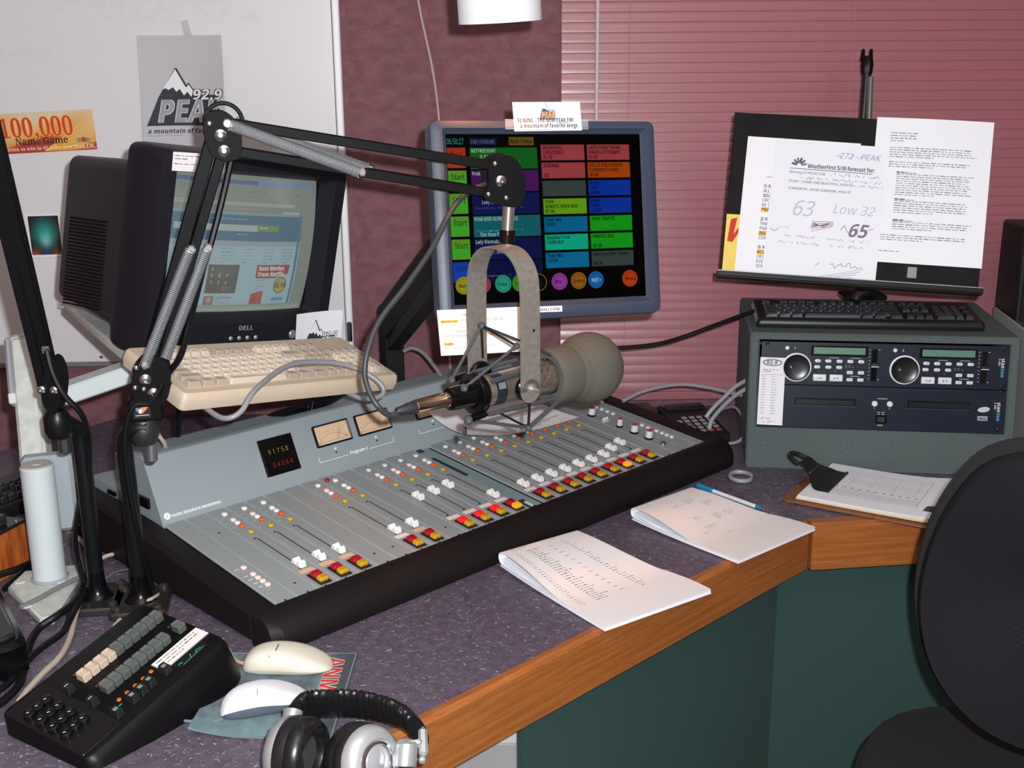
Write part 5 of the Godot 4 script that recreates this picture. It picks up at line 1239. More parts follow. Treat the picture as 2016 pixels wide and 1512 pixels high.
	txt(im, "TODAY : SUNNY AND BEAUTIFUL, HIGH 82", 130, 336, 28, "#44464e", false, 0.92); scrawl(im, 600, 330, 240, 24, "#8e94ae", 9, 2.0)
	txt(im, "TOMORROW : MORE SUNSHINE, HIGH 87", 130, 394, 28, "#44464e", false, 0.92)
	txt(im, "63", 170, 600, 170, "#b0b4c4", false, 0.9, 0.25); txt(im, "Low 32", 480, 560, 100, "#b0b4c4", false, 1.0, 0.25)
	for k in 6: line2(im, Vector2(330 + k * 4, 690 - k * 9), Vector2(480 - k * 9, 640 + k * 9), 2.0, "#6c5a6c")
	for k in 5: line2(im, Vector2(340, 640 + k * 20), Vector2(500, 630 + k * 9), 2.0, "#7a687a", 0.8)
	txt(im, "65", 610, 740, 150, "#77687c", true, 0.9, 0.25); scrawl(im, 560, 690, 260, 90, "#6a5c70", 15, 2.2)
	scrawl(im, 30, 720, 40, 60, "#6d6878", 3, 2.5); scrawl(im, 90, 704, 80, 16, "#9a96a6", 4, 2.0)
	scrawl(im, 140, 770, 640, 26, "#9a9cae", 11, 2.0); scrawl(im, 100, 822, 660, 26, "#9a9cae", 12, 2.0)
	scrawl(im, 400, 990, 160, 90, "#75788c", 16, 2.2); scrawl(im, 570, 970, 180, 46, "#75788c", 18, 2.2)
	for k in 4: line2(im, Vector2(430 + k * 16, 1080 + k * 8), Vector2(760 - k * 24, 990 + k * 24), 1.6, "#85889a")
	solo("paper_sheet", "weather forecast sheet covered with handwriting, in the middle of the copy stand", "paper", mb().box(Vector3(0.2159, 0.268, 0.0005)), print_mat(im, 0.8), bd * xa(Vector3(-0.083, -0.1885, 0.0034), Vector3(0, 0, -1.2)))
	im = canvas(640, 830, Color("#e2e2e8"))
	rows2(im, 82, 84, 150, 4, 15, "#55575e", 6, 5)
	rows2(im, 84, 168, 480, 5, 13, "#5c5e66", 7, 5); rows2(im, 84, 250, 470, 3, 13, "#5c5e66", 8, 5)
	for k in 3:
		rows2(im, 132, [306, 460, 580][k], 110, 1, 13, "#3a3c42", k, 6); line2(im, Vector2(132, [313, 467, 587][k]), Vector2(240, [313, 467, 587][k]), 1.0, "#3a3c42")
		rows2(im, 132, [306, 460, 580][k] + 13, 430, [10, 6, 4][k], 13, "#5c5e66", 12 + k, 5)
	rows2(im, 60, 670, 500, 3, 13, "#5c5e66", 10, 5); rows2(im, 60, 762, 240, 1, 13, "#5c5e66", 14, 5)
	var lm := MB.new()
	lm.sheet(func(s, t): return Vector3(s * 0.2159, -t * 0.2794, 0.0012 + 0.004 * sin(s * PI) * (1.0 - t)), 8, 6, 0.0004)
	solo("paper_sheet", "fully typed letter on the right half of the copy stand", "paper", lm, print_mat(im, 0.8), bd * xa(Vector3(0.0, 0.001, 0.0018)))

# ---------------------------------------------------------------- carpeted rack with the disc players
func cd_rack():
	var rk: Transform3D = Transform3D(Basis(Vector3(0.9912, 0, 0.1323), Vector3(0.0142, 0.9942, -0.1064), Vector3(-0.1315, 0.1073, 0.9855)), Vector3(0.7476, 0.9153, -2.2766))
	var bx := Transform3D(Basis(Vector3.UP, deg_to_rad(-7.6)), Vector3(0.7451, DESK, -2.258))
	var d := thing("rack_case", "grey carpet-covered equipment case standing on the desk with two disc players in it", "equipment case", bx)
	var carpet := tri_mat(noise_tex(0.22, [[0.0, "#2d3536"], [0.5, "#4d5758"], [0.8, "#616b6a"], [1.0, "#8d958f"]], 256, FastNoiseLite.TYPE_SIMPLEX, 3, 6), 7.0, 0.95)
	var side := Transform3D(Basis(Vector3(0, 0, -1), Vector3.UP, Vector3.RIGHT), Vector3.ZERO)
	var q := inv(d) * rk
	for x in [[-0.2645, -0.2445], [0.2445, 0.2645]]: part(d, "side_panel", mb(side).prism(PackedVector2Array([Vector2(0, 0), Vector2(0.0292, 0.270), Vector2(0.036, 0.278), Vector2(0.40, 0.278), Vector2(0.40, 0)]), x[0], x[1], 0.004), carpet)
	part(d, "top_panel", mb(side).prism(PackedVector2Array([Vector2(0.0285, 0.2655), Vector2(0.0295, 0.272), Vector2(0.036, 0.2785), Vector2(0.40, 0.2785), Vector2(0.40, 0.2655)]), -0.262, 0.262, 0.002), carpet)
	part(d, "front_panel", mb(side).prism(PackedVector2Array([Vector2(0.0, 0.0), Vector2(0.0091, 0.0845), Vector2(0.02, 0.0845), Vector2(0.02, 0.0)]), -0.262, 0.262, 0.002), carpet)
	part(d, "base_panel", mb().box(Vector3(0.5, 0.012, 0.38), Vector3(0, 0.006, -0.22)), carpet)
	part(d, "back_panel", mb().box(Vector3(0.5, 0.25, 0.012), Vector3(0, 0.138, -0.392)), carpet)
	# the two units
	var navy := mat("#151a2a", 0.36, 0.0, {"metallic_specular": 0.4})
	var wht := mat("#cdd0d4", 0.35)
	var prt := mat("#b4bac4", 0.5)
	var inkm := mat("#c7ccd6", 0.5)
	var a := thing("disc_player_controller", "upper dark blue unit of the rack with two jog wheels, green displays and white buttons", "disc player", rk * xa(Vector3(0, 0.0443, 0)), "units of the disc player in the carpeted rack")
	part(a, "face_plate", mb().box(Vector3(0.4826, 0.0876, 0.004), Vector3(0, 0, 0.001), 0.0006), navy)
	part(a, "chassis", mb().box(Vector3(0.44, 0.08, 0.2), Vector3(0, 0, -0.102)), black)
	var pill := mb().prism(rrect(0.0122, 0.0068, 0.0031, 4), 0.0, 0.0035, 0.001).done(45.0)
	var tab := mb().prism(rrect(0.0122, 0.0068, 0.001, 2), 0.0, 0.0035, 0.001).done(45.0)
	var bigb := mb().prism(rrect(0.0262, 0.0138, 0.0014, 2), 0.0, 0.004, 0.0012).done(45.0)
	var dashm := mb().box(Vector3(0.0075, 0.0009, 0.0003)).done()
	for k in 2:
		var ox := 0.2122 * k
		var at := func(x: float, y: float, z := 0.003) -> Transform3D: return xa(Vector3(x + ox, y - 0.0443, z))
		var rx := Transform3D(Basis(Vector3.RIGHT, PI / 2), Vector3.ZERO)
		var j := part(a, "jog_wheel", mb(rx).lathe([Vector2(0.0262, 0.0), Vector2(0.0262, 0.008), Vector2(0.0245, 0.0095), Vector2(0.022, 0.0085), Vector2(0.010, 0.0075), Vector2(0, 0.0075)], 44), mat("#131215", 0.3), at.call(-0.1703, 0.0366))
		part(j, "finger_dimple", mb(rx).lathe([Vector2(0.0066, 0.0076), Vector2(0.0055, 0.0088), Vector2(0.0035, 0.0078), Vector2(0, 0.0076)], 20), mat("#2a2a2e", 0.2), xa(Vector3(-0.0125, 0.003, 0.0002)))
		part(a, "jog_ring", mb(rx).lathe([Vector2(0.0265, 0.0), Vector2(0.0295, 0.0), Vector2(0.0295, 0.0035), Vector2(0.0282, 0.0045), Vector2(0.0265, 0.0045)], 48), wht, at.call(-0.1703, 0.0366))
		part(a, "eject_button", mb(rx).cyl(0.0042, 0, 0.003, 0.001, 16), wht, at.call(-0.1903, 0.0757))
		part(a, "lettering", words(str(k + 1), 0.006), inkm, at.call(-0.1745, 0.0735, 0.0033))
		var s := part(a, "display", mb().box(Vector3(0.112, 0.0205, 0.0016), Vector3.ZERO, 0.0005), gloss, at.call(-0.0865, 0.0712))
		part(s, "display_window", mb().box(Vector3(0.1015, 0.0136, 0.0008), Vector3(0, 0.0004, 0.0009)), glow("#5f9a7c", 0.16, "#4a6a5c"))
		for p in [[-0.1286, 0.0508], [-0.108, 0.0508], [-0.0859, 0.0508], [-0.0646, 0.0508], [-0.0434, 0.0508], [-0.1296, 0.0382], [-0.1074, 0.0382], [-0.0861, 0.0382]]:
			part(a, "small_button", pill, wht, at.call(p[0], p[1]))
			part(a, "printed_line", mb().box(Vector3(0.005, 0.0008, 0.0002)), mat("#4a4e56", 0.5), at.call(p[0], p[1], 0.0066))
		for p in [[-0.0645, 0.0283], [-0.0427, 0.0283], [-0.0643, 0.0137], [-0.043, 0.0137]]:
			part(a, "small_button", tab, wht, at.call(p[0], p[1]))
			part(a, "printed_line", mb().box(Vector3(0.0055, 0.0008, 0.0002)), mat("#4a4e56", 0.5), at.call(p[0], p[1], 0.0066))
		var cue := part(a, "cue_button", bigb, wht, at.call(-0.1238, 0.0165))
		part(cue, "lettering", words("CUE", 0.0046, 0.0105), mat("#3a3e46", 0.5), xa(Vector3(0, -0.0022, 0.0041)))
		var ply := part(a, "play_button", bigb, wht, at.call(-0.0911, 0.0165))
		part(ply, "lettering", mb().prism(PackedVector2Array([Vector2(-0.0046, -0.002), Vector2(-0.0046, 0.002), Vector2(-0.0008, 0)]), 0, 0.0003).box(Vector3(0.0011, 0.0038, 0.0003), Vector3(0.0015, 0, 0.0001)).box(Vector3(0.0011, 0.0038, 0.0003), Vector3(0.0037, 0, 0.0001)), mat("#3a3e46", 0.5), xa(Vector3(0, 0, 0.0041)))
		for p in [[-0.097, 0.0573], [-0.054, 0.0573], [-0.054, 0.0205]]: part(a, "printed_line", mb().box(Vector3(0.019, 0.0009, 0.0003)), prt, at.call(p[0], p[1]))
		for p in [[-0.0965, 0.0445], [-0.1245, 0.0297], [-0.0432, 0.0385]]: part(a, "red_lamp", mb(rx).cyl(0.0009, 0, 0.0012, 0.0003, 8), glow("#c01820", 0.4, "#8a1018"), at.call(p[0], p[1]))
		for p in [[-0.072, 0.042], [-0.0655, 0.042], [-0.072, 0.0385], [-0.0655, 0.0385], [-0.0585, 0.0385], [-0.0925, 0.0297]]: part(a, "dash_mark", mb().box(Vector3(0.002, 0.0014, 0.0003)), mat("#8fa08c", 0.5), at.call(p[0], p[1]))
		part(a, "pitch_slot", mb().box(Vector3(0.011, 0.064, 0.0008), Vector3.ZERO, 0.0003), gloss, at.call(-0.0172, 0.0445))
		var h := part(a, "pitch_slider", mb().box(Vector3(0.0155, 0.0115, 0.008), Vector3(0, 0, 0.004), 0.0015), mat("#1a1418", 0.35), at.call(-0.0168, 0.0446))
		part(h, "printed_line", mb().box(Vector3(0.0155, 0.0015, 0.0004)), wht, xa(Vector3(0, -0.0025, 0.008)))
		for m in 9: part(a, "scale_mark", mb().box(Vector3(0.0022, 0.0011, 0.0003)), inkm, at.call(-0.0272, 0.0755 - m * 0.0074))
		for y in [0.0758, 0.0152]: part(a, "scale_mark", mb().box(Vector3(0.003, 0.0012, 0.0003)), inkm, at.call(-0.0085, y))
	var logo := func(o: Node3D, x: float, y0: float):
		part(o, "lettering", words("stan", 0.0098, 0.0192), mat("#c4cad2", 0.45), xa(Vector3(x - 0.003, y0 - 0.0105, 0.0032), Vector3(0, 0, -90)))
		part(o, "lettering", words("ton", 0.0098, 0.0162), mat("#3f9fd0", 0.45), xa(Vector3(x - 0.003, y0 - 0.0303, 0.0032), Vector3(0, 0, -90)))
		part(o, "lettering", words("C.402", 0.0052, 0.014), mat("#b8c0cc", 0.45), xa(Vector3(x - 0.0085, y0 - 0.008, 0.0032), Vector3(0, 0, -90)))
	logo.call(a, 0.2305, 0.0203)
	var dr := thing("disc_player_drive", "lower dark blue unit of the rack with two disc slots and a power switch", "disc player", rk * xa(Vector3(0, -0.0443, 0)), "units of the disc player in the carpeted rack")
	part(dr, "face_plate", mb().box(Vector3(0.4826, 0.0876, 0.004), Vector3(0, 0, 0.001), 0.0006), navy)
	part(dr, "chassis", mb().box(Vector3(0.44, 0.078, 0.25), Vector3(0, 0, -0.127)), black)
	for x in [-0.1098, 0.1131]:
		var s := part(dr, "disc_tray", mb().box(Vector3(0.122, 0.0152, 0.002), Vector3.ZERO, 0.0008), mat("#0e0f14", 0.25), xa(Vector3(x, 0.0108, 0.0034)))
		part(s, "tray_lip", mb().box(Vector3(0.116, 0.0105, 0.0012), Vector3(0, -0.0008, 0.0012), 0.0005), mat("#14161c", 0.3))
		part(dr, "panel_line", mb().box(Vector3(0.124, 0.0009, 0.0006), Vector3.ZERO), mat("#3a4252", 0.4), xa(Vector3(x, 0.0025, 0.0032)))
	for x in [-0.0125, 0.0174]:
		part(dr, "eject_button", mb(Transform3D(Basis(Vector3.RIGHT, PI / 2), Vector3.ZERO)).lathe([Vector2(0, 0.002), Vector2(0.003, 0.0022), Vector2(0.0042, 0.0036), Vector2(0.0056, 0.0032), Vector2(0.0058, 0)], 20), wht, xa(Vector3(x, 0.0103, 0.003)))
		part(dr, "lettering", words("1" if x < 0 else "2", 0.0042), inkm, xa(Vector3(x, -0.0005, 0.0032)))
	part(dr, "printed_line", mb().box(Vector3(0.02, 0.0012, 0.0003)), prt, xa(Vector3(0.0025, 0.0205, 0.0032)))
	for p in [[-0.003, -0.0075], [0.0055, -0.0075], [-0.003, -0.0115], [0.0055, -0.0115]]: part(dr, "printed_line", mb().box(Vector3(0.0055, 0.001, 0.0003)), inkm, xa(Vector3(p[0], p[1], 0.0032)))
	var sw := part(dr, "power_switch", mb().box(Vector3(0.0215, 0.0175, 0.003), Vector3.ZERO, 0.001), gloss, xa(Vector3(0.002, -0.0218, 0.0035)))
	part(sw, "rocker", mb(xa(Vector3.ZERO, Vector3(0, -10, 0))).box(Vector3(0.0165, 0.0128, 0.004), Vector3(0, 0, 0.001), 0.001), mat("#0c0c0f", 0.3))
	part(dr, "lettering", words("POWER", 0.0026, 0.0105), inkm, xa(Vector3(0.0005, -0.0355, 0.0032)))
	part(dr, "badge", mb(Transform3D(Basis(Vector3.RIGHT, PI / 2), Vector3.ZERO).scaled(Vector3(1, 0.46, 1))).cyl(0.0118, 0, 0.0004, 0.0, 28), mat("#b9bfc8", 0.4), xa(Vector3(0.2002, 0.0042, 0.003), Vector3(0, 0, 8)))
	part(dr, "badge", mb().box(Vector3(0.0195, 0.0095, 0.0004)), mat("#8b93a0", 0.4), xa(Vector3(0.199, -0.0138, 0.0032)))
	part(dr, "lettering", words("disc", 0.0055, 0.013), navy, xa(Vector3(0.199, -0.0163, 0.0036)))
	logo.call(dr, 0.2285, 0.0203)
	var scr := mb(Transform3D(Basis(Vector3.RIGHT, PI / 2), Vector3.ZERO)).lathe([Vector2(0.0042, 0), Vector2(0.004, 0.0016), Vector2(0.0022, 0.0024), Vector2(0, 0.0018)], 12).done()
	for p in [[-0.2295, 0.0388, a], [0.231, 0.0392, a], [0.231, -0.0375, a], [0.231, 0.0395, dr], [0.231, -0.0360, dr], [-0.2275, -0.0385, dr]]: part(p[2], "rack_screw", scr, mat("#24242a", 0.3, 0.6), xa(Vector3(p[0], p[1], 0.003)))
	var im := canvas(170, 460, Color("#dcdbe2"))
	for k in 90: dot2(im, 82 + cos(k * 0.0698) * 62, 34 + sin(k * 0.0698) * 22, 2.4, "#3a3c42")
	for k in 90: dot2(im, 82 + cos(k * 0.0698) * 56, 34 + sin(k * 0.0698) * 17, 1.2, "#6a6c72")
	txt(im, "92.9", 40, 47, 38, "#4a4c54", true, 1.0, 0.2)
	rows2(im, 22, 82, 110, 2, 12, "#5a4c50", 3, 5); line2(im, Vector2(10, 118), Vector2(160, 116), 0.8, "#b06064")
	for k in 15: rows2(im, 18, 128 + k * 18, 48, 1, 10, "#60626a", k + 30, 4); rows2(im, 84, 128 + k * 18, 62, 1, 10, "#60626a", k + 60, 4)
	scrawl(im, 16, 414, 70, 18, "#5a5c66", 5, 1.2); scrawl(im, 22, 440, 90, 16, "#5a5c66", 9, 1.2)
	var sm := MB.new()
	sm.sheet(func(s, t): return Vector3((s - 0.5) * 0.051, (0.5 - t) * 0.139, 0.003 + 0.006 * t * t + 0.003 * pow(1.0 - t, 3.0)), 3, 8, 0.0003)
	solo("paper_slip", "long narrow phone list slip taped over the left end of the disc players", "paper slip", sm, print_mat(im, 0.8), rk * xa(Vector3(-0.2187, -0.0137, 0.002), Vector3(0, 0, -0.9)))
	# right of the case: a tray of papers with a black loudspeaker on it
	var t := thing("paper_tray", "pale grey paper tray beside the right side of the carpeted case", "paper tray", bx * xa(Vector3(0.468, 0, -0.23)))
	var tm := mat("#a9aba8", 0.5)
	part(t, "tray_wall", mb().box(Vector3(0.006, 0.264, 0.38), Vector3(-0.155, 0.132, 0), 0.001), tm)
	part(t, "tray_wall", mb().box(Vector3(0.006, 0.264, 0.38), Vector3(0.155, 0.132, 0), 0.001), tm)
	part(t, "tray_floor", mb().box(Vector3(0.304, 0.006, 0.38), Vector3(0, 0.003, 0)), tm)
	for k in 5: part(t, "paper_stack", mb().box(Vector3(0.29, 0.046, 0.34), Vector3(0, 0.03 + k * 0.0475, 0.0 + (k % 2) * 0.006), 0.001), mat(["#c9b4ac", "#d4d2ce", "#b9b4b0", "#d8d4d0", "#c8b8b0"][k], 0.8))
	part(t, "divider", mb().box(Vector3(0.006, 0.03, 0.35), Vector3(-0.105, 0.262, -0.02), 0.001), tm)
	var sp := thing("loudspeaker", "black loudspeaker cut off by the right edge of the picture, behind the paper tray", "speaker", bx * xa(Vector3(0.414, 0.2455, -0.365)))
	part(sp, "cabinet", mb().box(Vector3(0.19, 0.216, 0.16), Vector3(0, 0.109, 0), 0.004), mat("#110f13", 0.5))
	part(sp, "grille", mb().box(Vector3(0.17, 0.19, 0.006), Vector3(0, 0.109, 0.082), 0.002), mat("#0b0a0c", 0.9))

# ---------------------------------------------------------------- papers, pen and clipboard on the desk
func packet(label: String, mid_near: Vector3, mid_far: Vector3, im: Image, hump: float, seed_: int):
	var l := mid_near.distance_to(mid_far) - 0.045
	var cut := func(x: float, s: float) -> float: return lerpf(-0.108, 0.108 - 0.058 * smoothstep(0.1, 1.0, x / l), s)
	var z := (mid_near - mid_far).normalized()
	var d := thing("paper_packet", label, "papers", Transform3D(Basis(Vector3.UP.cross(z), Vector3.UP, z), mid_near), "stapled paper packets on the desk")
	# the packet: x across the sheet, -z towards the fold
	var edge := mat("#e4e2ea", 0.8)
	for k in 3:
		var low := MB.new()
		low.sheet(func(s, t): return Vector3(cut.call(t * l, s) + 0.0012 * k, 0.0025 + 0.0022 * k + 0.010 * pow(t, 3.0) * (0.6 + 0.3 * k), -0.002 * k - t * (l - 0.004)), 2, 10, 0.0018)
		part(d, "lower_sheet", low, edge)
	var prof := []
	for k in 25:
		var t := k / 24.0
		prof.append(Vector2(t * (l - 0.012), 0.0095 + hump * smoothstep(0.30, 0.95, t)))
	var top: Vector2 = prof[24]
	var r := (top.y - 0.013) * 0.5
	for k in range(1, 13):
		var a := PI * k / 12.0
		prof.append(top + Vector2(sin(a) * r * 1.05, -r + cos(a) * r))
	for k in range(1, 10): prof.append(Vector2(lerpf(prof[36].x, l * 0.35, k / 9.0), lerpf(prof[36].y, 0.0088, pow(k / 9.0, 0.6))))
	var n := prof.size() - 1
	var f := MB.new()
	f.sheet(func(s, t):
		var x: float = t * n; var i := mini(int(x), n - 1)
		var p: Vector2 = prof[i].lerp(prof[i + 1], x - i)
		return Vector3(cut.call(p.x, 1.0 - s) - 0.001, p.y, -p.x), 2, n * 2, 0.0012, 1)
	# map the printing on the flat length only: recut the uv by arc length of the first part
	var lim := 24.0 / n
	for k in f.t.size(): f.t[k] = Vector2(1.0 - f.t[k].x, clampf(1.0 - f.t[k].y / (lim * 1.12), 0.0, 1.0))
	part(d, "turned_page", f.done(60.0), print_mat(im, 0.8))
	var g := MB.new()
	g.sheet(func(s, t):
		var x: float = t * n; var i := mini(int(x), n - 1)
		var p: Vector2 = prof[i].lerp(prof[i + 1], x - i)
		return Vector3(cut.call(p.x, 1.0 - s) - 0.001, p.y, -p.x), 2, n * 2, 0.0012, 2)
	part(d, "page_back", g.done(60.0), mat("#d9dde4", 0.8))
func desk_papers():
	var im := canvas(600, 780, Color("#dcd3d3"))
	rows2(im, 60, 60, 130, 4, 13, "#5a5658", 3, 4)
	for k in 27:
		var y := 128 + k * 17
		rows2(im, 46, y, 60, 1, 10, "#66605f", k, 4); rows2(im, 140, y, 120 if k % 4 else 180, 1, 10, "#5a5658", k + 40, 5)
		if k % 2: rows2(im, 290, y, 60, 1, 10, "#5e5a5c", k + 80, 4)
		rows2(im, 400, y + 3, 40 + (k * 37) % 60, 1, 10, "#5e5a5c", k + 120, 4)
	packet("packet of closely typed pages folded over, in front of the console's middle", Vector3(0.2227, 0.741, -1.6247), Vector3(0.0386, 0.741, -1.8871), im, 0.026, 3)
	im = canvas(600, 780, Color("#ddd3d1"))
	for q in [[60, 110, 80, 2], [190, 190, 110, 3], [330, 170, 90, 5], [420, 240, 80, 4], [200, 330, 60, 3], [330, 350, 70, 5], [430, 360, 70, 4], [180, 420, 90, 3], [120, 460, 60, 2]]: rows2(im, q[0], q[1], q[2], q[3], 11, "#8a8482", int(q[0]), 4)
	rows2(im, 230, 520, 150, 1, 10, "#8a8482", 5, 4); rows2(im, 60, 60, 120, 1, 10, "#8a8482", 8, 4)
	packet("sparsely printed packet with pages folded over, on the desk beside the wooden corner", Vector3(0.4575, 0.741, -1.8704), Vector3(0.2661, 0.741, -2.0927), im, 0.024, 8)
	# pen
	var a: Vector3 = Vector3(0.3652, 0.746, -2.1691)
	var b: Vector3 = Vector3(0.4681, 0.746, -2.0389)
	var p := thing("pen", "white ballpoint pen with a bright blue cap and tip lying on the desk", "pen", along(a, b))
	var l := a.distance_to(b)
	part(p, "barrel", mb().cyl(0.0041, l * 0.22, l * 0.90, 0.0003, 12), mat("#d4d8e0", 0.35))
	part(p, "cap", mb().cyl(0.0052, 0.0, l * 0.25, 0.001, 14), mat("#1d86b4", 0.35))
	part(p, "cap_clip", mb().box(Vector3(0.0028, l * 0.2, 0.0018), Vector3(0, l * 0.14, 0.006), 0.0006), mat("#1d86b4", 0.35))
	part(p, "collar", mb().lathe([Vector2(0.0043, l * 0.89), Vector2(0.0043, l * 0.93), Vector2(0.0028, l * 0.965)], 12), mat("#1d78a4", 0.35))
	part(p, "tip", mb().lathe([Vector2(0.0026, l * 0.96), Vector2(0.0008, l * 0.995), Vector2(0, l)], 10), mat("#a38a50", 0.3, 0.8))
	# clipboard: x along its length away from the clip
	var cx := Vector3(0.845, 0, 0.535); var cz := Vector3(-0.535, 0, 0.845)
	var d := thing("clipboard", "brown clipboard with a black spring clip and printed table, over the wooden edge", "clipboard", Transform3D(Basis(cx, Vector3.UP, cz), Vector3(0.575, DESK, -2.190) + cx * 0.158))
	part(d, "board", mb(Transform3D(Basis(Vector3.RIGHT, -PI / 2), Vector3(0, 0.0015, 0))).prism(rrect(0.318, 0.238, 0.012), 0, 0.004, 0.001), tri_mat(noise_tex(0.05, [[0.0, "#6a3f24"], [1.0, "#87573a"]], 128), 6.0, 0.5))
	im = canvas(800, 600, Color("#dfdfe6"))
	for k in 5: box2(im, 70 + k * 118, 96, 1, 230, "#6a6c74")
	for y in [96, 220, 326]: box2(im, 70, y, 520, 2, "#6a6c74")
	box2(im, 70, 96, 2, 230, "#55575e"); box2(im, 590, 96, 2, 380, "#55575e"); box2(im, 70, 476, 520, 2, "#6a6c74")
	for k in 34: box2(im, 82 + k * 15, 108, 1, 100 + (k * 17) % 80, "#a4a6ae")
	for k in 30: box2(im, 76 + k * 17, 236, 2, 60, "#a0a2aa")
	for k in 12: box2(im, 80 + k * 43, 344 + k * 1, 22, 7, "#3c3e44")
	for k in 40: line2(im, Vector2(74 + k * 13, 384), Vector2(80 + k * 13, 462), 1.2, "#84868e")
	rows2(im, 76, 366, 500, 1, 12, "#6a6c74", 4, 5)
	for k in 9: rows2(im, 690, 130 + k * 22, 14, 1, 8, "#8a3c48" if k < 7 else "#4a4c54", k, 8)
	poly2(im, PackedVector2Array([Vector2(640, 440), Vector2(684, 430), Vector2(700, 520), Vector2(632, 512)]), "#3c3e3c"); rows2(im, 706, 450, 20, 4, 14, "#6a6c62", 4, 6)
	for k in 4:
		var pg := MB.new()
		pg.sheet(func(s, t): return Vector3(-0.134 + s * 0.283 + k * 0.001, 0.0085 + k * 0.0022 + 0.022 * pow(s, 4.0) * (1.0 - t * 0.75) * (0.55 + 0.15 * k), (t - 0.5) * 0.2159 - 0.002), 12, 4, 0.0016)
		part(d, "sheet", pg.done(50.0), print_mat(im, 0.8) if k == 3 else mat(["#d8b48e", "#e0d2bc", "#dcd6d0"][k], 0.8), Transform3D(), "printed table on the top sheet" if k == 3 else "")
	# bulldog clip
	var cm := mat("#23261f", 0.4, 0.3)
	var cl := MB.new()
	cl.sheet(func(s, t):
		var w: float = 0.128 - 0.075 * smoothstep(0.35, 0.75, t)
		return Vector3(-0.086 - t * 0.072, 0.0165 + 0.034 * smoothstep(0.25, 1.0, t), (s - 0.5) * w), 10, 12, 0.0016)
	part(d, "clip", cl.done(50.0), cm, Transform3D(), "black spring clip")
	part(d, "clip_jaw", mb().box(Vector3(0.004, 0.010, 0.128), Vector3(-0.086, 0.014, 0), 0.001), cm)
	part(d, "clip_back", mb(Transform3D(Basis(Vector3.BACK, 0.9), Vector3(-0.146, 0.020, 0))).box(Vector3(0.05, 0.0016, 0.052), Vector3.ZERO, 0.0004), mat("#9a9588", 0.22, 1.0), Transform3D(), "bare metal plate of the clip")
	var hp := []
	for k in 17: hp.append(Vector3(-0.160 - sin(PI * k / 16.0) * 0.024, 0.048 + sin(PI * k / 16.0) * 0.010, cos(PI * k / 16.0) * 0.021))
	part(d, "clip_loop", mb().tube(hp, 0.0048, 8), cm)

